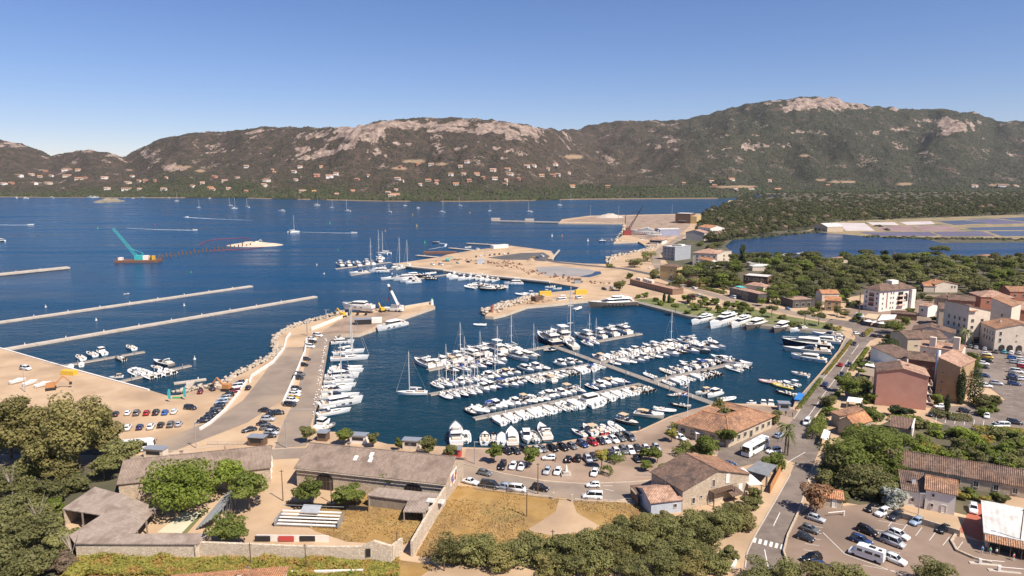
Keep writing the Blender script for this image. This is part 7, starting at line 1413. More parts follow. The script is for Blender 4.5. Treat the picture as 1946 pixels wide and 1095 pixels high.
car_list([z2(x,y+8)+(k,c) for x,y,k,c in ((1282,292,'h','w'),(1290,328,'v','y'),(1292,368,'s','k'),(1250,395,'s','w'),(1255,432,'h','k'),(1265,522,'h','b'),(1275,628,'s','w'),(1385,602,'s','s'))],'from top, inner column of town car park','cars in the inner column of the town car park',(10,1))
car_list([z2(x,y+8)+(k,c) for x,y,k,c in ((1560,338,'s','B'),(1582,382,'s','s'),(1592,478,'v','w'),(1562,522,'h','b'),(1560,558,'s','d'),(1572,608,'s','b'),(1650,350,'s','w'),(1660,395,'h','w'),(1665,430,'s','r'),(1665,560,'s','w'))],'from top, outer column of town car park','cars in the outer column of the town car park',(10,1))
for x,y,hx,hy,kd,cl,lb in ((925,955,1,9,'hatch','w','white car alone in front of the long leafy hedge'),(720,928,-9,3,'hatch','d','dark car at the end of the garden lane'),(1285,945,0,9,'hatch','w','white car at the corner of the car park island'),(795,845,-9,0,'small','w','white car tucked behind the short cypress'),(1060,892,9,1,'hatch','d','dark car behind the garden hedge'),(1575,1012,9,1,'suv','d','dark car near the ivy wall'),(1430,1050,-10,0,'van','w','white van parked behind the ivy wall'),(1370,1050,-10,0,'hatch','s','silver car beside the van at the ivy wall')):
 X,Y=z2(x,y);car(X,Y+1,hx,hy,kd,cl,lb)
car_list([(905,489,'h','d'),(913,487.5,'s','w'),(922,486.5,'h','s'),(931,486,'h','d'),(940,485,'s','d'),(949,484,'h','d'),(958,483.5,'s','w'),(966,483,'h','d')],'from left on the reclaimed point','cars on the reclaimed point',(1,-6),False)
for x,y,hx,hy,kd,cl,lb in ((1319,549,9,2,'hatch','w','white car on the coast road'),(1329,565,9,2,'van','w','white van under the coast road trees'),(1341,569,9,2,'suv','d','dark car under the coast road trees'),(1362,578,9,2,'hatch','w','white car by the park hedge'),(1388,584,9,1,'hatch','w','second white car by the park hedge'),(1393,567,-9,-2,'van','w','white van in front of the dark restaurant'),(1498,589,9,2,'hatch','l','pale blue car near the low cafe'),(1176,548,9,2,'van','w','white camper beside the garage row'),(1163,549,9,2,'hatch','s','silver car behind the fuel pier'),(1148,551,9,2,'suv','d','dark car behind the fuel pier'),(1285,549,9,3,'van','w','white lorry beside the garage row'),(1294,555,9,3,'suv','d','dark car near the garage row'),(1234,510,2,-5,'hatch','w','white car among the coast bushes'),(1260,482,2,-6,'hatch','d','dark car on the curve of the coast road'),(870,501,9,1,'hatch','s','silver car on the reclaimed sand'),(890,499,9,1,'hatch','d','dark car on the reclaimed sand'),(822,504,9,1,'suv','w','white pickup on the reclaimed quay'),(838,504,9,1,'van','w','white van on the reclaimed quay'),(1030,488,9,1,'van','w','white lorry at the round end of the point'),(1022,491,9,0,'suv','b','blue truck at the round end of the point'),(1013,490,9,0,'hatch','y','yellow car at the round end of the point'),(1622,582,9,1,'suv','d','dark car beside the ochre villa'),(908,475,9,-1,'van','w','white van at the root of the thin pontoon'),(1258,426,1,-4,'van','w','white lorry on the ferry terminal apron'),(49,703,9,1,'van','w','white van on the sandy quay'),(1100,568,8,-1,'van','w','white van on the fuel pier')):
 car(x,y,hx,hy,kd,cl,lb,full=False)
# ---- coaches, motorhome
def coach(label,rear,front,L=12.0):
 a,c=P(*rear),P(*front);d=c-a;m=(a+c)/2;r=empty('coach',(m.x,m.y,LAND+.07),math.atan2(d.y,d.x));tag(r,label,'coach');W,H=2.5,3.5
 b=MB();prof=[(-L/2,.45,3.3),(-L/2+.15,.35,H),(L/2-1.2,.35,H),(L/2-.25,.35,3.1),(L/2,.4,1.6)]
 b.loft([[(x,-W/2,z0),(x,-W/2-.0,(z0+z1)/2),(x,-W/2+.12,z1),(x,W/2-.12,z1),(x,W/2,(z0+z1)/2),(x,W/2,z0)] for x,z0,z1 in prof]);b.build('body',M_PAINT,r).color=(.8,.8,.79,1)
 for s in (-1,1):
  n=6;pm=MB();pm.box((0,0,0),((L-2.6)/n-.08,.06,1.05));pm=pm.mesh('side_window',M_CGLASS)
  for k in range(n):put('side_window',pm,r,(-L/2+.8+(L-2.6)*(k+.5)/n,s*(W/2-.02),2.35))
 w=MB();w.add([(L/2+.01,-1.1,1.5),(L/2+.01,1.1,1.5),(L/2-.22,1.08,3.05),(L/2-.22,-1.08,3.05)],[(0,1,2,3)]);w.add([(L/2+.04,-1.1,1.5),(L/2+.04,1.1,1.5),(L/2-.18,1.08,3.05),(L/2-.18,-1.08,3.05)],[(0,1,2,3)]);w.build('windscreen',M_CGLASS,r)
 wm=MB();wm.cyl((0,-.16,0),(0,.16,0),.5,.5,14,0);wm.cyl((0,-.17,0),(0,.17,0),.3,.3,10,1);wm=wm.mesh('wheel',[M_TYRE,M_RIM])
 for x in (L/2-2.6,-L/2+3.0):
  for s in (-1,1):put('wheel',wm,r,(x,s*1.12,.5))
 for s in (-1,1):
  o=put('headlight',CARK['hatch']['headlight'],r,(L/2-.02,s*.95,.85));mb=MB();mb.box((0,0,0),(.12,.25,.5));mb.build('mirror',M_TRIM,r,loc=(L/2+.25,s*1.35,2.5))
 for x in (-3,1.5):q=MB();q.box((x,0,H+.12),(1.8,1.5,.24));q.build('roof_unit',M_PAINT,r).color=(.75,.75,.74,1)
coach('white touring coach with dark windows at the harbour office',(1457,847),(1412,872));coach('white coach parked behind the large eucalyptus',(222,862),(283,856));
X,Y=z8(452,990);c=P(X,Y);n_=P(X-10,Y-3.4);d=n_-c;r=empty('motorhome',(c.x,c.y,LAND+.07),math.atan2(d.y,d.x));tag(r,'white motorhome with a dark stripe in the central bays','motorhome')
b=MB();b.loft([[(x,-1.08,z0),(x,-1.1,z1*.6),(x,-.98,z1),(x,.98,z1),(x,1.1,z1*.6),(x,1.08,z0)] for x,z0,z1 in ((-3.4,.5,2.6),(-3.3,.4,2.75),(1.2,.4,2.75),(1.9,.4,2.6),(2.6,.4,1.25),(3.4,.45,.95))]);o=b.build('body',M_PAINT,r);o.color=(.78,.78,.77,1)
for s in (-1,1):
 for x,w in ((-2.3,1.1),(-.6,1.5),(1.2,1.0)):b=MB();b.box((x,s*1.09,1.85),(w,.06,.55));b.build('side_window',M_CGLASS,r)
 for x in (2.4,-2.0):put('wheel',CARK['van']['wheel'],r,(x,s*.98,.36))
b=MB();b.add([(2.62,-.95,1.28),(2.62,.95,1.28),(1.95,.9,2.5),(1.95,-.9,2.5)],[(0,1,2,3)]);b.build('windscreen',M_CGLASS,r);b=MB();b.box((-1,0,2.84),(1.2,.8,.18));b.box((-2.6,.3,2.84),(.6,.6,.18));b.build('roof_vent',M_TRIM,r)
# ---------------------------------------------------------------- harbour works, street furniture, small things
def col(name,c,r=.7):return mat(name,c,None,1.0,r)
M_TEALP=col('teal_paint',(.04,.36,.36));M_REDP=col('red_paint',(.26,.045,.04));M_YELP=col('yellow_paint',(.62,.38,.04));M_ORGP=col('orange_paint',(.42,.19,.07));M_GREENP=col('green_paint',(.05,.35,.12));M_BLUEP=col('blue_paint',(.03,.17,.45));M_RUSTY=mat('rusty_steel',(.13,.06,.04),(.22,.11,.07),2,.85);M_SKIN=col('skin',(.45,.28,.2));M_ROCK=mat('armour_rock',(.34,.27,.21),(.50,.42,.33),.5,.95,.05,2)
def thing(name,label,cat,loc,rz=0.0,group=None):r=empty(name,loc,rz);tag(r,label,cat,group);return r
def pb(root,name,m,*boxes):b=MB();[b.box(c,d) for c,d in boxes];return b.build(name,m,root)
def pc(root,name,m,*cyls):b=MB();[b.cyl(*c) for c in cyls];return b.build(name,m,root)
def head(p,q):a,b=P(*p),P(*q);return a,math.atan2(b.y-a.y,b.x-a.x),(b-a).length
# floating breakwaters and far piers
pontoon((-40,617),(478,543),4.0,'farther of the two long floating breakwaters',0,.9,M_CONC,'floating_breakwater',1.2);pontoon((8,663),(600,563),4.0,'nearer of the two long floating breakwaters',0,.9,M_CONC,'floating_breakwater',1.2)
pontoon((-40,524),(130,507),7,'concrete pier at the left picture edge',0,2.0,M_CONC,'concrete_pier',1.4);pontoon((112,696),(274,668),2.4,'small pontoon off the sandy quay',3);pontoon((216,727),(362,694),2.4,'beach pontoon with inflatables',3);pontoon((330,728),(392,720),2.2,'pale cube pontoon by the turquoise banners',0,.5,M_CONC);pontoon((352,744),(364,725),2.6,'gangway to the pale cube pontoon',0,.8,M_CONC)
pontoon((936,419),(1066,422),7,'long thin pier of the ferry terminal',0,2.4,M_CONC,'ferry_pier',1.6)
for x in (942,1006):o=pb(None,'dolphin',M_CONC,((0,0,1.5),(16,12,5)));o.location=P(x,419 if x<950 else 420.5,0);tag(o,f'concrete mooring block at the {"end" if x < 950 else "middle"} of the ferry pier','block')
pontoon((636,511),(742,498),3,'outer harbour pontoon with the tallest yachts',0);pontoon((665,523),(746,511),3,'second outer harbour pontoon',0);pontoon((760,535),(850,521),3,'third outer harbour pontoon',0);pontoon((853,471),(905,476),5,'thin pontoon with the patrol launch',0,1,M_CONC);pontoon((887,462),(955,466),5,'long thin pontoon at the tip of the point',0,1.2,M_CONC);pontoon((792,485),(836,489),5,'short concrete pontoon before the point',0,1.2,M_CONC);pontoon((1000,563),(1030,556),2.5,'pontoon behind the fuel pier',0)
o=pb(None,'barge',M_RUSTY,((0,0,.8),(34,9,2.2)));o.location=P(836,482,0);tag(o,'rusty barge lying at the reclaimed point','barge')
# crane barge
a=P(264,498,0);r=thing('crane_barge','work barge carrying a turquoise lattice crane','barge',(a.x,a.y,0),.12);s=P(265,498,0).x-P(264,498,0).x
pb(r,'hull',M_RUSTY,((0,0,.9),(78*s,13,2.4)));pb(r,'cabin',M_WHITE,((14*s,0,4),(9*s,5,4)),((-32*s,0,3.2),(7*s,4,2.6)));pb(r,'winch_house',M_YELP,((24*s,1,3.8),(8*s,5,3.4)));pb(r,'crane_body',M_TEALP,((2*s,0,4.2),(15*s,6,4)))
b=MB();A=Vector((-2*s,0,4.5));B_=Vector((-41*s,0,64*s));up=Vector((.75,0,.6))*1.3
for u,v in ((up,1.1),(up,-1.1),(-up,1.1),(-up,-1.1)):b.cyl(A+u+Vector((0,v,0)),B_+u*.5+Vector((0,v*.5,0)),.17,.12,5)
for k in range(14):
 t,t2=k/14,(k+1)/14;p,q=A.lerp(B_,t),A.lerp(B_,t2)
 for v in (1.1,-1.1):b.cyl(p+up+Vector((0,v,0)),q-up+Vector((0,v,0)),.1,.1,4);b.cyl(p-up+Vector((0,v,0)),q+up+Vector((0,v,0)),.09,.09,4)
b.build('boom',M_TEALP,r);pc(r,'mast_stay',M_TEALP,((6*s,0,6),(9*s,0,17*s),.4,.3,5),((9*s,0,17*s),tuple(A.lerp(B_,.3)),.2,.2,4));pc(r,'spud_leg',M_RUSTY,((36*s,3,-4),(36*s,3,15*s),.6,.6,8));pc(r,'spud_leg',M_RUSTY,((-36*s,-3,-4),(-36*s,-3,11*s),.6,.6,8));pc(r,'spud_leg',M_RUSTY,((25*s,-3,-4),(25*s,-3,13*s),.6,.6,8));pc(r,'spud_leg',M_RUSTY,((38*s,-4,-4),(38*s,-4,12*s),.5,.5,8))
for i in range(26):
 x=309+i*7.6;p=P(x,489-i*1.0+(i*37 % 5)*.3,0);o=pc(None,'timber_pile',M_RUSTY,((0,0,-3),(0,0,2.6+(i*7 % 3)),.7,.6,7));o.location=p;tag(o,'dark pile standing in the sea between barge and sandbank','pile','row of dark piles in the sea')
b=MB();tube_path(b,[P(x,y,.25) for x,y in ((378,466),(390,459),(410,455),(440,453),(465,452),(478,455))],.3,0,6);tag(b.build('floating_boom',M_REDP,smooth=True),'red floating boom curving out from the sandbank','boom');b=MB();tube_path(b,[P(x,y,.25) for x,y in ((398,478),(430,475),(470,473),(500,470))],.3,0,6);tag(b.build('floating_boom',M_REDP,smooth=True),'red floating boom in front of the sandbank','boom')
# sandbank, rocky islet, rock armour
def mound(name,m,cx,cy,wpx,hgt,label,seed=0,dy=5,kind='structure'):
 c=P(cx,cy,0);w=(P(cx+wpx,cy,0)-c).x;d_=P(cx,cy-dy,0).y-c.y;n=34;g=np.arange(n)/(n-1)*2-1;X,Y=np.meshgrid(g,g,indexing='ij');rr_=np.sqrt(X**2+Y**2);Z=np.clip(1-rr_**1.4,-.3,1)*hgt*(1+.7*fbm(X*3+seed,Y*3,4,seed+60));V=np.stack([c.x+X*w,c.y+Y*d_,Z-.2],-1).reshape(-1,3);ix=np.arange(n*n).reshape(n,n);F=np.stack([ix[:-1,:-1],ix[1:,:-1],ix[1:,1:],ix[:-1,1:]],-1).reshape(-1,4)
 return tag(put(name,np_mesh(name,V,F,m,True)),label,kind=kind)
mound('sandbank',M_QUAY,485,466,54,3.6,'pale sandbank island in the bay',2,3.5);mound('rocky_islet',mat('islet_rock',(.12,.11,.07),(.30,.24,.18),.08,.95,.3,.3),208,383.5,21,11,'small rocky islet near the far shore',5,1.6);mound('gravel_heap',M_CONC,1160,415,32,8,'pale gravel heap on the terminal',6,2);mound('gravel_heap',M_SAND,1008,499,14,4,'heap of spoil on the reclaimed ground',7,2)
def rubble(name,label,pts,w,n,size,seed,m=None,z=.5,zr=1.6):
 g=np.random.default_rng(seed);q=[P(x,y,0) for x,y in pts];cum=np.cumsum([0]+[(b-a).length for a,b in zip(q,q[1:])]);t=g.uniform(0,cum[-1],n);base=np.array([(-1,-1,-.7),(1,-1,-.6),(1,1,-.7),(-1,1,-.6),(-.8,-.7,.7),(.7,-.8,.6),(.8,.7,.8),(-.7,.8,.6)]);F0=np.array([(3,2,1,0),(4,5,6,7),(0,1,5,4),(1,2,6,5),(2,3,7,6),(3,0,4,7)]);V=[];
 for k in range(n):
  i=min(np.searchsorted(cum,t[k])-1,len(q)-2);i=max(i,0);p=q[i].lerp(q[i+1],(t[k]-cum[i])/max(.01,cum[i+1]-cum[i]));s_=size*g.uniform(.5,1.2);a=g.uniform(0,6.28);B2=base*g.uniform(.65,1.2,(8,3))*s_;V.append(np.stack([B2[:,0]*math.cos(a)-B2[:,1]*math.sin(a)+p.x+g.normal()*w/2.4,B2[:,0]*math.sin(a)+B2[:,1]*math.cos(a)+p.y+g.normal()*w/2.4,B2[:,2]+z+g.random()*zr],-1))
 tag(put(name,np_mesh(name,np.concatenate(V),(F0[None]+(np.arange(n)*8)[:,None,None]).reshape(-1,4),m or M_ROCK)),label,kind='stuff')
rubble('rock_armour','boulders protecting the outer side of the jetty',[(340,752),(372,744),(422,737),(449,718),(500,692),(529,675),(522,655),(530,640),(548,629),(570,620),(630,603),(660,595)],2.4,900,.7,1);rubble('rock_armour','rocks of the short breakwater with the red beacon',[(924,598),(960,586),(985,577),(1018,568)],6,420,1.1,2,zr=2.4);rubble('rock_armour','rocks along the coast below the bushes',[(1157,501),(1163,491),(1200,483),(1228,477),(1256,467)],6,200,1.4,3);rubble('rock_armour','boulders on the boatyard shore',[(1187,427),(1183,447),(1166,461)],5,60,1.5,4);rubble('construction_debris','scattered timber and scrap on the reclaimed ground',[(840,500),(880,497),(935,505),(960,500),(985,508),(950,509),(1110,540),(1150,545)],9,150,.8,5,M_RUSTY,LAND,.6);[boat2('covered',s_,b_,lb_,z=LAND+.3,L=6) for s_,b_,lb_ in (((28,737),(44,733),'white boat ashore on the sandy quay, left one'),((52,741),(68,736),'white boat ashore on the sandy quay, middle one'),((76,744),(92,740),'white boat ashore on the sandy quay, right one'))];rubble('quay_clutter','fenders, chests and mooring gear along the jetty quay',[(621,650),(612,700),(604,750),(595,800)],1.0,80,.26,7,M_DECK,LAND,.5);rubble('quay_clutter','nets and boxes along the fuel pier',[(1000,583),(1060,574),(1100,570)],3,70,.7,8,M_TEAK,LAND,.5)
# walls of the jetty
for lb,pts,h in (('white parapet wall between the jetty road and the track',[(539,770),(560,722),(580,672),(583,648)],1.6),('white kerb wall following the outer edge of the jetty',[(475,728),(480,716),(520,690),(540,665),(545,645),(552,636)],1.1),('white wall along the jetty head',[(592,628),(637,610),(660,600)],1.6),('long white barrier beside the column of cars',[(380,818),(400,806),(430,780),(452,752),(470,725)],.9),('pale retaining wall of the sandy quay',[(0,662.5),(140,703),(283,742.5)],.5)):wall('parapet_wall',M_WHITE,pts,h,.6,lb)
wall('retaining_wall',M_CONC,[(1063,476.5),(1054,487),(1049,495),(1040,494)],1.0,1.4,'pale concrete rim at the round end of the point');wall('quay_wall',M_CONC,[(1047,537),(970,529),(872,519),(848,516)],.8,5,'pale concrete quay of the reclaimed ground');wall('quay_wall',M_CONC,[(747,502.5),(787,508.5),(846,514)],.7,5,'concrete quay at the tip of the reclaimed ground');wall('jetty_head_wall',M_QUAY,[(768,586),(822,577)],1.4,1.0,'parapet along the jetty end')
sheet('jetty_head_paving',M_PAVE,[(600,640),(640,612),(662,602),(722,593),(764,592),(762,600),(709,622),(680,632),(632,634)],.075,'brown worn paving of the jetty head')
# lighthouses
p=P(821,579);r=thing('harbour_light','small white light tower at the jetty end','lighthouse',p);pc(r,'tower',M_WHITE,((0,0,0),(0,0,3.2),1.0,.7,10));pc(r,'lantern',M_GREENP,((0,0,3.2),(0,0,4.2),.4,.3,8));p=P(935,594);r=thing('harbour_light','reddish brick light tower on the rock breakwater','lighthouse',p);pc(r,'tower',M_BUSHRED,((0,0,0),(0,0,3.4),.9,.75,10));pc(r,'gallery',M_RUST,((0,0,3.4),(0,0,3.7),1.1,1.1,10));pc(r,'lantern',M_REDP,((0,0,3.7),(0,0,4.7),.5,.4,8))
# mobile crane on the jetty head, yacht on its cradle, plant
p=P(748,592);r=thing('mobile_crane','white telescopic mobile crane on the jetty head','crane',p,-.3);pb(r,'chassis',M_WHITE,((0,0,1.5),(12,2.8,1.6)));pb(r,'cab',M_WHITE,((5,.4,3),(2.2,1.6,1.8)));pb(r,'turret',M_STEEL,((1,0,3.2),(4,2.6,2.2)))
for x in (-4.5,-2.5,2.2,4.4):
 for y in (-1.2,1.2):pc(r,'wheel',M_TYRE,((x,y-.25,.65),(x,y+.25,.65),.65,.65,12))
t1=ht(748,592,542);k=Matrix.Rotation(.3,3,'Z');tip=k @ Vector((-3.4,3,t1));b0=Vector((3,0,4));pc(r,'boom',M_WHITE,(tuple(b0),tuple(b0.lerp(tip,.68)),.85,.75,6));pc(r,'boom_extension',M_TRIM,(tuple(b0.lerp(tip,.68)),tuple(b0.lerp(tip,.88)),.6,.55,6));pc(r,'boom_head',M_WHITE,(tuple(b0.lerp(tip,.88)),tuple(tip),.7,.6,6));pc(r,'hook_line',M_TRIM,(tuple(tip),(tip.x,tip.y,tip.z*.45),.08,.08,4));pb(r,'hook_block',M_REDP,((tip.x,tip.y,tip.z*.43),(.7,.7,1.6)));pc(r,'luffing_ram',M_STEEL,((5,0,3.5),tuple(b0.lerp(tip,.35)),.3,.3,6))
boat2('coupe',(709,600),(652,597),'large white yacht standing ashore on the jetty head',z=LAND+2.2,L=20)
for x in (664,680,696):o=pb(None,'boat_cradle',M_TRIM,((0,0,1.1),(.6,4,2.2)));o.location=P(x,599);tag(o,'black cradle under the yacht ashore','cradle','cradles under the yacht')
def digger(label,px,py,m,rz):r=thing('excavator',label,'excavator',P(px,py),rz);pb(r,'track',M_TRIM,((0,-1.1,.5),(3.4,.6,1)));pb(r,'track',M_TRIM,((0,1.1,.5),(3.4,.6,1)));pb(r,'cab',m,((0,0,1.9),(2.8,2.2,1.7)));b=MB();b.bar((1.2,0,1.8),(4.2,0,4.8),.5);b.bar((4.2,0,4.8),(6.3,0,2.2),.4);b.build('arm',m,r);pb(r,'bucket',M_TRIM,((6.4,0,1.7),(.9,1.1,.9)))
digger('yellow excavator at the jetty corner',652,603,M_YELP,2.6);digger('yellow loader behind the mobile crane',726,593,M_YELP,2.2);digger('orange digger parked by the beach rocks',432,743,M_ORGP,2.9);digger('teal excavator on the reclaimed ground',850,497,M_TEALP,.3);digger('orange excavator on the sandy quay',97,741,M_ORGP,.5);digger('white excavator working on the sandbank',488,463,M_WHITE,.1)
o=pb(None,'yellow_skip',M_YELP,((0,0,.9),(6,2.4,1.8)));o.location=P(132,712);o.rotation_euler=(0,0,-.2);tag(o,'yellow skip beside the sandy quay','skip')
p=P(690,616);r=thing('workshop_cabin','dark container workshop on the jetty head','cabin',p,.25);pb(r,'body',M_TRIM,((0,0,1.4),(9,4,2.8)));pb(r,'white_side',M_WHITE,((6.2,2,1.4),(8,3,2.7)));pb(r,'roof',M_STEEL,((0,0,2.9),(9.4,4.4,.2)))
for x,y,m,lb in ((1036,562,M_YELP,'first yellow container on the fuel pier'),(1104,559,M_YELP,'second yellow container on the fuel pier')):o=pb(None,'yellow_container',m,((0,0,1.5),(8,2.6,3)));o.location=P(x,y);o.rotation_euler=(0,0,.2);tag(o,lb,'container')
house('fuel_kiosk','small brown kiosk at the root of the rock breakwater',(1018,575),(1033,572),4,2.8,.4,'flat','x',M_BROWNW,'brown',cat='kiosk');house('pump_house','small grey hut at the edge of the reclaimed ground',(1092,539),(1104,539),4,3,.6,'hip','x',M_GREYW,'brown',cat='hut');house('site_office','white site cabins on the reclaimed point',(938,473),(966,470.5),5,3,.3,'flat','x',M_WHITE,'white',cat='cabin');house('site_office','blue and white site container on the sand',(907,502),(920,502),4,4,.3,'flat','x',M_BLUEW,'white',cat='cabin')
# red harbour crane at the boatyard with lattice jib, white ships ashore
p=P(1192,447);r=thing('harbour_crane','red harbour crane with a dark lattice jib','crane',p);pb(r,'base',M_REDP,((0,0,3),(10,7,6)));pb(r,'machine_house',M_RUSTY,((1,0,8),(6,4,4)));b=MB();A=Vector((3,0,8));T_=Vector((20,0,ht(1192,447,391)))
for v in (-.8,.8):b.cyl(A+Vector((0,v,0)),T_,.28,.2,4);b.cyl(A+Vector((-2,v,1)),T_,.28,.2,4)
for k in range(9):t=k/9;b.cyl(A.lerp(T_,t),A.lerp(T_,t+.1)+Vector((-1.6*(1-t),0,.8)),.25,.25,4)
b.build('jib',M_TRIM,r);pc(r,'stay',M_TRIM,((-3,0,14),(-3,0,26),.5,.4,5),((-3,0,26),tuple(A.lerp(T_,.8)),.2,.2,4))
boat2('maxi',(1245,449),(1200,448),'white ship laid up ashore at the boatyard',z=LAND+1.5,L=36);boat2('fly',(1252,452),(1232,452),'smaller white yacht laid up at the boatyard',z=LAND+1,L=20)
# salt pans
sp_=lambda l:[(1200+x/2.609,160+y/2.609) for x,y in l]
PM={'w':mat('salt_crust',(.44,.37,.35),(.56,.50,.48),.05,.8),'p':mat('pink_brine',(.26,.155,.13),(.34,.22,.19),.04,.5),'v':mat('violet_brine',(.12,.09,.12),(.17,.13,.16),.04,.35),'b':mat('pan_water',(.055,.065,.10),(.085,.085,.115),.03,.25)}
for i,(k,l) in enumerate((('w',[(1005,688),(1155,689),(1208,728),(1065,727)]),('w',[(1168,685),(1305,685),(1328,699),(1198,700)]),('w',[(1328,684),(1485,680),(1508,694),(1368,699)]),('p',[(1214,706),(1378,703),(1418,729),(1244,729)]),('p',[(1392,703),(1558,700),(1636,725),(1442,728)]),('v',[(1135,735),(1478,732),(1518,754),(1205,752)]),('v',[(1492,732),(1738,730),(1806,754),(1542,755)]),('b',[(1514,680),(1648,675),(1765,690),(1602,699)]),('v',[(1655,672),(1800,668),(1990,690),(1782,695)]),('b',[(1644,712),(1990,705),(1990,724),(1704,725)]),('b',[(1764,730),(1990,728),(1990,754),(1834,754)]),('b',[(1810,665),(2100,655),(2100,680),(1990,688)]))):
 sheet('salt_pan',PM[k],sp_(l),.09,{'w':'salt pan with a white crust','p':'pinkish shallow salt pan','v':'violet-grey salt pan','b':'blue flooded salt pan'}[k])
g=np.random.default_rng(8);bx=[]
for x0,y0,x1,y1,n in ((1390,455,1560,441,110),(1641,450,1800,455,60),(1752,454,1946,456,60),(1585,421,1760,412,60),(1760,412,1946,407,60),(1655,424,1690,440,12),(1500,440,1545,434,40)):
 t=g.random(n);bx+=[tuple(P(x0+(x1-x0)*a+g.normal()*2,y0+(y1-y0)*a+g.normal()*.6)) for a in t]
bx=np.array(bx);rd=g.uniform(2,4.5,len(bx));blob_field('bank_bushes',bx,rd,rd*.8,M_BUSH,'low bushes fringing the lagoon and the salt pans',9)
# bleachers and stage in the yard
a,rz,L=head((522,1001),(642,1006));r=thing('bleachers','white tiered bleachers in the walled yard','bleachers',a,rz)
for k in range(5):pb(r,'seat_row',M_WHITE,((L/2,.5+k*.85,.55+k*.38),(L*.95,.56,.12)));pb(r,'walkway',M_STEEL,((L/2,.95+k*.85,.46+k*.38),(L*.93,.36,.08)))
for x in (0,L):pb(r,'side_frame',M_STEEL,((x,2.2,.9),(.12,4.6,1.8)))
pc(r,'frame_rail',M_STEEL,((0,4.7,3.1),(L,4.7,3.1),.05,.05,5),((0,0,.5),(L,0,.5),.06,.06,5))
a,rz,L=head((372,1008),(432,938));r=thing('scaffold_stand','steel scaffold stand climbing beside the dance floor','stand',a,rz)
for k in range(6):pb(r,'step',M_STEEL,((L*.5,-.4-k*.75,.5+k*.5),(L,.6,.1)))
for k in range(9):pc(r,'rail_post',M_STEEL,((L*k/8,-4.6,0),(L*k/8,-4.6,4.4),.06,.06,5));pc(r,'brace',M_STEEL,((L*k/8,-4.6,0),(L*min(8,k+1)/8,-4.6,3.2),.04,.04,4))
pc(r,'handrail',M_STEEL,((0,-4.6,4.4),(L,-4.6,4.4),.06,.06,5));sheet('dance_floor',mat('cream_floor',(.50,.46,.32),(.56,.52,.38),.4,.8),[(298,1013),(345,1014),(385,973),(348,974)],.08,'cream dance floor beside the scaffold stand');sheet('yard_lawn',M_LAWN,[(346,1014),(356,1013),(397,966),(380,970)],.07,'strip of green turf beside the dance floor')
for lb,(x0,y0),(x1,y1),m,h in (('white painted board wall below the bleachers',(488,1028),(625,1030),M_WHITE,1.5),('dark fence panels along the yard path',(545,962),(700,972),M_TRIM,1.2)):wall('yard_fence',m,[(x0,y0),(x1,y1)],h,.15,lb,'fence')
for x,c in ((500,M_TRIM),(545,mur[0]),(585,M_TRIM)):p=P(x,1029);o=pb(None,'poster_panel',c,((0,-.25,.8),(3.4,.1,1.2)));o.location=p;tag(o,{500:'black panel on the white yard boards',545:'graffiti-red panel on the white yard boards',585:'framed black panel on the white yard boards'}[x],'panel')
p=P(592,988);r=thing('canopy','small solar canopy behind the bleachers','canopy',p,-.1);b=MB();slab(b,[(-2.2,-1.2,2.4),(2.2,-1.2,2.4),(2.2,1.2,3.2),(-2.2,1.2,3.2)],.1);b.build('roof',M_GREYW,r);pc(r,'post',M_STEEL,((-1.8,0,0),(-1.8,0,2.7),.08,.08,5));pc(r,'post',M_STEEL,((1.8,0,0),(1.8,0,2.7),.08,.08,5))
# poles, lamps, flags
for i,(x,y,yt,k,lb) in enumerate(((1001,982,925,'w','wooden pole in the yellow field'),(1022,940,880,'w','tall wooden pole beside the curving road'),(1050,1062,1007,'w','wooden pole among the olives'),(755,1058,1011,'w','wire pole at the corner of the stone wall'),(477,1078,1032,'w','pole in front of the stone wall, left'),(582,1088,1034,'w','pole in front of the stone wall, right'),(844,1085,1038,'w','thin pole at the end of the grove'),(538,952,893,'w','wooden pole by the gate between the warehouses'),(630,956,912,'w','pole between the two yard trees'),(902,882,840,'l','street lamp at the car park entrance'),(544,852,800,'l','street lamp at the jetty road entrance'),(373,852,805,'l','street lamp on the sandy roadside'),(1414,979,938,'w','timber pole behind the stone house'),(1745,978,938,'l','lamp post by the yard wall'),(1935,1055,967,'w','tall dark pole beside the beach shop'),(584,638,611,'l','lamp on the jetty, farther one'),(620,606,589,'l','lamp on the jetty head wall'),(48,745,700,'l','lamp on the sandy quay'),(1175,424,392,'l','tall mast lamp on the terminal apron, left'),(1122,413,391,'l','tall mast lamp at the gravel heap'),(1277,408,389,'l','tall mast lamp on the terminal apron, right'),(1632,600,555,'w','flag-less pole beside the hotel corner'),(60,1105,1058,'l','lamp post in the bottom left thicket'),(1455,925,905,'l','post at the end of the orange fence'))):
 h=ht(x,y,yt);r=thing('utility_pole' if k=='w' else 'street_lamp',lb,'pole' if k=='w' else 'lamp',P(x,y));pc(r,'shaft',M_BROWNW if k=='w' else M_STEEL,((0,0,-.2),(0,0,h),.14 if y>700 else .3,.10 if y>700 else .22,6))
 if k=='l':pb(r,'lamp_head',M_STEEL,((.5,0,h),(1.3 if y>700 else 3,.3,.18)))
 else:pb(r,'crossarm',M_BROWNW,((0,0,h-.4),(.9,.1,.12)))
p=P(1306,797);h=ht(1306,797,727);r=thing('flagpole','white flagpole with two flags beside the harbour office','flagpole',p);pc(r,'pole',M_WHITE,((0,0,0),(0,0,h),.11,.07,8))
def flag(z,w,hh,stripes):
 b=MB();n=6
 for k,(m,z0,z1) in enumerate(stripes):
  pts=[(-.1-w*i/n,.25*math.sin(i*1.3),z+zz-.12*i) for i in range(n+1) for zz in (z0,z1)];b.add(pts,[(2*i,2*i+2,2*i+3,2*i+1) for i in range(n)],m)
 return b
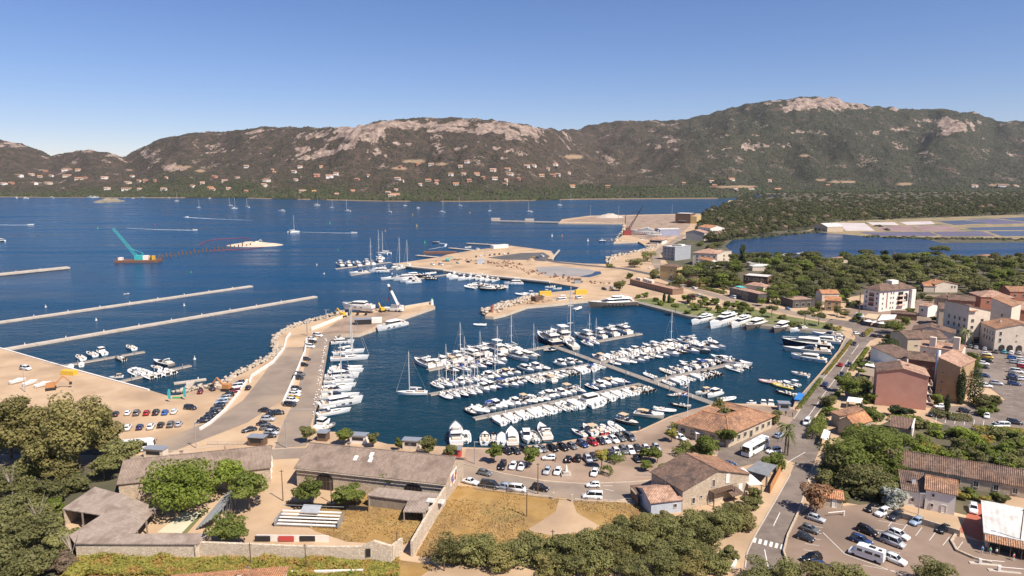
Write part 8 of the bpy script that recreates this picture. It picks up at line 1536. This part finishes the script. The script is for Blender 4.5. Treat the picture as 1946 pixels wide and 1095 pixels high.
b=flag(h-1.4,1.7,1.3,((0,0,1.3),));b.box((-.95,.02,h-1.0),(.55,.5,.6),1);b.build('flag',[M_CANVAS,M_TRIM],r);b=flag(h-4.2,2.0,1.3,((0,0,.43),(1,.43,.87),(2,.87,1.3)));b.build('flag',[M_BLUEP,M_CANVAS,M_REDP],r)
for x,y in ((325,764),(354,760)):h=4.6;r=thing('beach_banner',f'turquoise feather banner, {"left" if x < 340 else "right"} one of the pair on the beach','banner',P(x,y));pc(r,'pole',M_STEEL,((0,0,0),(0,0,h),.05,.03,5));b=MB();b.loft([[(0,-.03,1),(-.9,-.03,1.2),(-.9,.03,1.2),(0,.03,1)],[(0,-.03,3),(-1.1,-.03,3.2),(-1.1,.03,3.2),(0,.03,3)],[(0,-.03,h),(-.7,-.03,h+.2),(-.7,.03,h+.2),(0,.03,h)]]);b.build('cloth',M_TEALP,r)
o=pb(None,'kayak',M_GREENP,((0,0,.3),(3.4,.7,.35)));o.location=P(337,757);tag(o,'green kayak lying between the turquoise banners','kayak')
# canopies, parasols, fences, kiosks
roofslab('white_awning','large white awning against the stone house',[(1424,922),(1449,920),(1413,889),(1391,892)],[3.0,2.8,3.4,3.6],[(0,1,.05),(0,1,.95),(1,2,.95)],M_CANVAS,.1,'awning');roofslab('grey_canopy','dark grey sail canopy beside the street',[(1417,893),(1459,905),(1477,884),(1441,876)],[3.2,3.0,3.2,3.4],[(0,1,.02),(0,1,.98),(1,2,.98),(2,3,.95)],M_GREYCANVAS,.08,'canopy')
wall('timber_fence',M_ORGP,[(1463,938),(1484,897)],2.2,.15,'orange timber fence along the pavement','fence');wall('kerb_wall',M_STONE,[(1503,1092),(1489,1052),(1497,1020),(1518,975)],.7,.35,'low curved kerb wall round the car park');wall('kerb_wall',M_STONE,[(1820,1012),(1808,1030),(1818,1048),(1850,1062),(1885,1072)],.5,.5,'curved kerb beside the red drive');wall('path_wall',M_WHITE,[(1399,1070),(1390,1084),(1345,1088)],.9,.3,'white garden wall at the grove path')
for i,(x,y) in enumerate(((1650,619),(1663,621),(1676,623),(1688,624))):r=thing('parasol',f'white cafe parasol, {ORD[i]} from left beside the hotel','parasol',P(x,y),.2,'cafe parasols');pc(r,'pole',M_STEEL,((0,0,0),(0,0,2.6),.06,.06,5));pc(r,'canopy',M_CANVAS,((0,0,2.5),(0,0,3.3),2.3,.1,8))
for lb,cs,zs,m in (('beige shade sail, left one before the hotel',[(1640,603),(1665,607),(1672,598),(1650,596)],[4,4,4.5,4.5],M_TAN),('cream shade sail, right one before the hotel',[(1668,609),(1700,606),(1704,598),(1676,598)],[4,4,4.5,4.5],M_CANVAS),('blue-grey shade sail at the junction cafe',[(1623,600),(1646,604),(1640,596),(1628,593)],[3.5,3.5,4.5,4.5],M_BLUEW),('white flat awning before the rust house',[(1643,694),(1704,706),(1706,694),(1652,686)],[3.3,3.3,3.5,3.5],M_CANVAS),('slatted timber pergola before the pink house',[(1632,710),(1660,716),(1668,702),(1640,697)],[3,3,3,3],M_WOOD),('white terrace awning below the pink house',[(1609,763),(1636,766),(1640,757),(1612,754)],[2.6,2.6,2.8,2.8],M_CANVAS),('small white canopy beside the cottage',[(1560,832),(1573,838),(1578,820),(1566,815)],[2.6,2.6,2.8,2.8],M_CANVAS)):roofslab('shade_sail',lb,cs,zs,[(0,1,.03),(0,1,.97),(2,3,.03),(2,3,.97)],m,.1,'awning')
for lb,x,y,m1,w in (('grey ticket kiosk at the promenade corner',1489,779,M_GREYW,3.6),('dark kiosk on the basin quay',615,836,M_BROWNW,3),('white kiosk on the quay behind the warehouse',683,841,M_WHITE,5),('yellow-framed kiosk on the quay',783,851,M_CREAM,5),('red and white advertising kiosk on the quay',863,868,mur[0],4),('brown snack stand on the sandy roadside',490,845,M_BROWNW,5),('cream hut beside the coach',297,868,M_CREAM,6)):r=thing('kiosk',lb,'kiosk',P(x,y),-.15);pb(r,'body',m1,((0,0,1.3),(w,2.6,2.6)));pb(r,'roof',M_STEEL,((0,0,2.7),(w+.5,3.1,.18)));pb(r,'counter',M_TRIM,((0,-1.33,1.6),(w*.7,.1,.9)))
o=pb(None,'gangway',M_BLUEP,((0,0,.6),(2.2,9,.3)));o.location=P(1519,757);o.rotation_euler=(0,0,-.55);tag(o,'bright blue gangway on the promenade quay','gangway')
p=P(1076,904);r=thing('statue','white statue on a stepped plinth in the car park','statue',p);pb(r,'plinth',M_CONC,((0,0,.3),(2.6,2.6,.6)),((0,0,.9),(1.6,1.6,.7)));pc(r,'figure',M_WHITE,((0,0,1.2),(0,0,2.6),.42,.25,8),((0,0,2.6),(0,0,3.0),.2,.16,8))
pc(thing('barrier_post','white car park barrier by the ticket hut','barrier',P(1585,982)),'boom',M_WHITE,((-1.5,0,1),(2.5,.5,1.1),.1,.1,5),((2.5,.5,0),(2.5,.5,1.2),.25,.25,6))
# road markings: each stripe its own piece
cw_=empty('crosswalk',P(1458,1030));tag(cw_,kind='structure');o0=P(1458,1030)
def mark(name,pts,root=None,label=None):
 q=pix(pts);b=MB();off=Vector((0,0,0)) if root is None else root.location;b.prism([(p.x-off.x,p.y-off.y) for p in q],LAND+.07-off.z,LAND+.085-off.z);o=b.build(name,M_MARK,root)
 if root is None:tag(o,label,kind='structure')
for i in range(6):x=1430+i*10.4;y=1022+i*2.6;mark('stripe',[(x,y+9),(x+5.6,y+10.5),(x+8,y+1.5),(x+2.6,y)],cw_)
def line(name,p,q,w,root=None):a,b=P(*p),P(*q);d=(b-a).normalized();n=Vector((-d.y,d.x,0))*w/2;bb=MB();bb.add([a+n+Vector((0,0,.085)),a-n+Vector((0,0,.085)),b-n+Vector((0,0,.085)),b+n+Vector((0,0,.085))],[(0,1,2,3)]);o=bb.build(name,M_MARK);tag(o,kind='structure')
for p,q in (((1461,1085),(1453,1045)),((1470,1000),(1482,975)),((1530,800),(1556,764)),((1560,757),(1590,717)),((1594,712),(1612,684)),((1618,674),(1632,655)),((1495,880),(1530,860)),((1150,930),(1166,934)),((1146,924),(1164,924)),((545,778),(594,778)),((300,860),(450,845))):line('lane_line',p,q,.18)
for i in range(9):x,y=1530+i*0-i*2.2,987+i*11.5;line('bay_line',(x+8,y+1),(x+36,y+5),.12)
for i in range(6):line('bay_line',(1610+i*6-60+90,1075-i*17),(1660+i*6+40,1086-i*17),.12);line('bay_line',(1700+i*26,985+i*9),(1688+i*26,1001+i*9),.12)
line('bay_line',(1564,1013),(1606,1054),.15);line('bay_line',(1606,1054),(1720,1095),.15)
for i in range(7):line('bay_line',(1740+i*18+40,792+i*1.6),(1740+i*18+38,803+i*1.6),.14)
for i in range(10):line('bay_line',(1905,700+i*8),(1925,701+i*8),.12);line('bay_line',(1868,672+i*9),(1884,673+i*9),.12)
# kerbs, railings, barriers
def kerb(pts):o=wall('kerb',M_CONC,pts,.13,.3,'',z=LAND+.04);o['kind']='structure';del o['category'];o['label']='pale kerb stones along the road edge'
for pts in ([(1416,1080),(1420,1051),(1433,1022),(1469,960),(1502,902)],[(1503,1092),(1491,1058),(1490,1038),(1503,999),(1520,964),(1528,941),(1545,886)],[(1508,797),(1541,749),(1589,692),(1611,664)],[(1546,795),(1592,742),(1611,703),(1629,678),(1655,648)],[(869,879),(958,901),(1034,915),(1111,920),(1187,917),(1262,913)],[(872,907),(912,927),(1004,939),(1050,945)],[(1092,949),(1172,952),(1216,943)],[(282,865),(500,855),(560,852)]):kerb(pts)
def railing(label,p,q,h=1.1,step=2.4):
 a,rz,L=head(p,q);r=thing('railing',label,'railing',a,rz);n=max(2,int(L/step));pm=MB();pm.box((0,0,h/2),(.06,.06,h));pm=pm.mesh('post',M_STEEL)
 for k in range(n+1):put('post',pm,r,(L*k/n,0,0))
 for z_ in (h,h*.55,h*.15):pc(r,'rail',M_STEEL,((0,0,z_),(L,0,z_),.035,.035,5))
railing('grey railing along the field beside the warehouse',(905,931),(1048,949),1.6);railing('grey railing along the field before the stone house',(1092,954),(1200,957),1.3);railing('railing along the sandy roadside',(395,846),(470,846));railing('railing along the quay car park',(1210,884+20),(1262,906),1.0);railing('steel gangway railing on the sandy quay',(85,692),(120,697),1.4)
for x,y,lb in ((1052,949,'left pale gatepost of the field entrance'),(1087,953,'right pale gatepost of the field entrance')):o=pb(None,'gatepost',M_CONC,((0,0,.9),(.5,.5,1.8)));o.location=P(x,y);tag(o,lb,'gatepost')
for x,y,lb in ((1862,1072,'first white barrier at the car park exit'),(1898,1086,'second white barrier at the car park exit')):r=thing('exit_barrier',lb,'barrier',P(x,y),-.2);pb(r,'cabinet',M_WHITE,((0,0,.6),(.5,.5,1.2)));pc(r,'boom',M_WHITE,((0,0,1),(4.5,0,1.05),.09,.07,5));pb(r,'island',M_CONC,((1,0,.1),(6,1,.2)))
for i in range(9):x=1283+i*7.2;o=pc(None,'bollard',M_CONC,((0,0,0),(0,0,.75),.22,.18,8));o.location=P(x,821+i*.9);tag(o,'pale stone bollard in the row beside the pickup','bollard','stone bollards on the quay')
# people
def person(label,px,py,top,leg,rz=0,h=1.74,sit=False,z=None):
 r=thing('person',label,'person',P(px,py) if z is None else P(px,py,z),rz);s=h/1.74;me=bpy.data.meshes.new('body');V=[(0,0,.95),(0,.02,1.2),(0,0,1.42),(0,0,1.55),(.02,0,1.66),(0,.1,.9),(.08,.1,.5),(0,.11,.06),(.16,.11,.03),(0,-.1,.9),(-.06,-.1,.5),(-.16,-.11,.06),(0,-.11,.03),(0,.2,1.4),(.03,.25,1.12),(.12,.24,.9),(0,-.2,1.4),(.03,-.25,1.12),(.1,-.24,.9)];E_=[(0,1),(1,2),(2,3),(3,4),(0,5),(5,6),(6,7),(7,8),(0,9),(9,10),(10,11),(11,12),(2,13),(13,14),(14,15),(2,16),(16,17),(17,18)];me.from_pydata([Vector(v)*s for v in V],E_,[]);o=put('body',me,r);me.materials.append(leg);sk=o.modifiers.new('skin','SKIN');rad=[.15,.16,.15,.06,.11,.09,.065,.045,.04,.09,.065,.045,.04,.06,.045,.035,.06,.045,.035]
 for i,v in enumerate(me.skin_vertices[0].data):v.radius=(rad[i]*s,rad[i]*s);v.use_root=i==0
 sd=o.modifiers.new('sub','SUBSURF');sd.levels=1;sd.render_levels=1
 t=MB();t.loft([[(.17*s*math.cos(a),.21*s*math.sin(a),z_*s) for a in [k*.785 for k in range(8)]] for z_ in (.92,1.2,1.47)]);t.build('shirt',top,r,True);hd=MB();hd.loft([[(.02+q*math.cos(a),q*math.sin(a),z_*s) for a in [k*.785 for k in range(8)]] for z_,q in ((1.64,.11),(1.72,.125),(1.79,.08))]);hd.build('hair',M_BROWNW,r,True)
for x,y,t_,l_,rz,lb in ((1056,878,M_TRIM,M_SKIN,1,'person in black standing beside the white car'),(1075,882,M_WHITE,M_TRIM,2,'person in white between parked cars'),(428,858,M_BUSHRED,M_SKIN,.3,'person in a red top walking on the roadside'),(306,812,mur[0],M_TRIM,1,'person in pink beside the parked cars'),(1512,782,M_BUSHRED,M_TRIM,2,'person in red at the promenade corner'),(1493,790,M_TRIM,M_TRIM,1,'dark figure crossing the pale paving'),(1506,793,M_BLUEP,M_TRIM,3,'figure in blue on the pale paving'),(1290,758,M_BUSHRED,M_SKIN,1,'person in red on the main pontoon'),(1215,820,M_ORGP,M_SKIN,1,'person in orange on the quay'),(1866,1052,M_BLUEP,M_WHITE,1,'customer in blue outside the beach shop'),(1893,1056,M_WHITE,M_TRIM,1,'customer in white outside the beach shop'),(1881,1054,M_GREENP,M_WHITE,1,'customer in green outside the beach shop'),(1926,1066,mur[0],M_WHITE,2,'customer in red outside the beach shop'),(1620,640,M_WHITE,M_TRIM,2,'walker in white at the far promenade'),(1685,1012+50,M_GREYW,M_TRIM,2,'person behind the motorhome'),(668,1096,M_GREENP,M_TRIM,1,'person in green on the bottom terrace')):person(lb,x,y,t_,l_,rz)
# buoys and wakes
for i,(x,y,m) in enumerate(((186,435,M_GREENP),(295,428,M_REDP),(316,405,M_REDP),(363,518,M_GREENP),(512,484,M_REDP),(602,504,M_WHITE),(616,521,M_WHITE),(642,476,M_GREENP),(792,430,M_YELP),(773,480,M_REDP),(694,414,M_REDP),(627,425,M_GREENP),(1068,449,M_ORGP),(1049,449,M_WHITE),(1117,458,M_WHITE),(784,409,M_YELP),(893,405,M_YELP),(732,440,M_ORGP),(807,462,M_GREENP),(350,581,M_WHITE),(183,609,M_WHITE),(87,584,M_WHITE),(370,683,M_WHITE),(745,521,M_WHITE),(1346,720,M_WHITE),(1227,711,M_WHITE))):r=thing('buoy',f'{m.name.split("_")[0]} buoy, {ORD[i]} of those scattered over the water','buoy',P(x,y,0),0,'buoys on the water');k=1.0 if y<470 else .5;pc(r,'float',m,((0,0,-.3*k),(0,0,.8*k),1.3*k,1.1*k,8));pc(r,'topmark',m,((0,0,.8*k),(0,0,3.4*k),.5*k,.15*k,6))
M_FOAM=mat('wake_foam',(.35,.42,.50),(.75,.78,.80),.5,.6,.05,2)
def wake(pts,w0,w1,lb):
 q=[P(x,y,0) for x,y in pts];rr_=random.Random(3);b=MB();n=60;V=[]
 for i in range(n+1):
  t=i/n*(len(q)-1);k=min(int(t),len(q)-2);p=q[k].lerp(q[k+1],t-k);d=(q[k+1]-q[k]).normalized();s_=Vector((-d.y,d.x,0))*(w0+(w1-w0)*i/n)/2*rr_.uniform(.6,1.3);V+=[p+s_+Vector((0,0,.09)),p-s_*rr_.uniform(.5,1.2)+Vector((0,0,.09))]
 b.add(V,[(2*i,2*i+1,2*i+3,2*i+2) for i in range(n)]);tag(b.build('boat_wake',M_FOAM),lb,kind='stuff')
wake([(64,427.6),(30,428),(-30,427)],7,5,'white wake of the speedboat at the far left');wake([(374,438),(300,436.5),(240,434)],6,2,'white wake drawn across the bay');wake([(349,413),(400,416),(480,419)],7,2,'white wake of the outer speedboat');wake([(676,443.2),(640,443),(560,441)],5,1.5,'white wake heading right in mid bay');wake([(834,462.3),(848,464),(846,469),(815,474)],3,1.5,'curved wake of the dark motorboat')
# ---------------------------------------------------------------- air
b=MB();b.box((0,3150,360),(14600,7400,740))
me=b.mesh('haze',[]);hz=put('haze',me);tag(hz,'thin blue summer haze over the gulf',kind='stuff')
m=bpy.data.materials.new('summer_haze');m.use_nodes=True;m.node_tree.nodes.clear();pv=m.node_tree.nodes.new('ShaderNodeVolumePrincipled');pv.inputs['Color'].default_value=(.80,.86,1,1);pv.inputs['Density'].default_value=2.2e-5;pv.inputs['Anisotropy'].default_value=.2
mo=m.node_tree.nodes.new('ShaderNodeOutputMaterial');m.node_tree.links.new(pv.outputs[0],mo.inputs['Volume']);me.materials.append(m)
# ---------------------------------------------------------------- alike things are told apart by their order from left to right
bpy.context.view_layer.update()
LR={}
for o in list(scn.objects):
 if o.parent is None and o.get('group') and o['group'] != 'trees of the wood before the lagoon':LR.setdefault(o['label'],[]).append(o)
for lb,os_ in LR.items():
 if len(os_)>1:
  for k,o in enumerate(sorted(os_,key=lambda o:proj(o.location)[0])):o['label']=f'{lb}, {ordw(k + 1)} from left'
for o in scn.objects:
 if o.get('label') and len(o['label'].split())>16:print('LONG',o['label'])
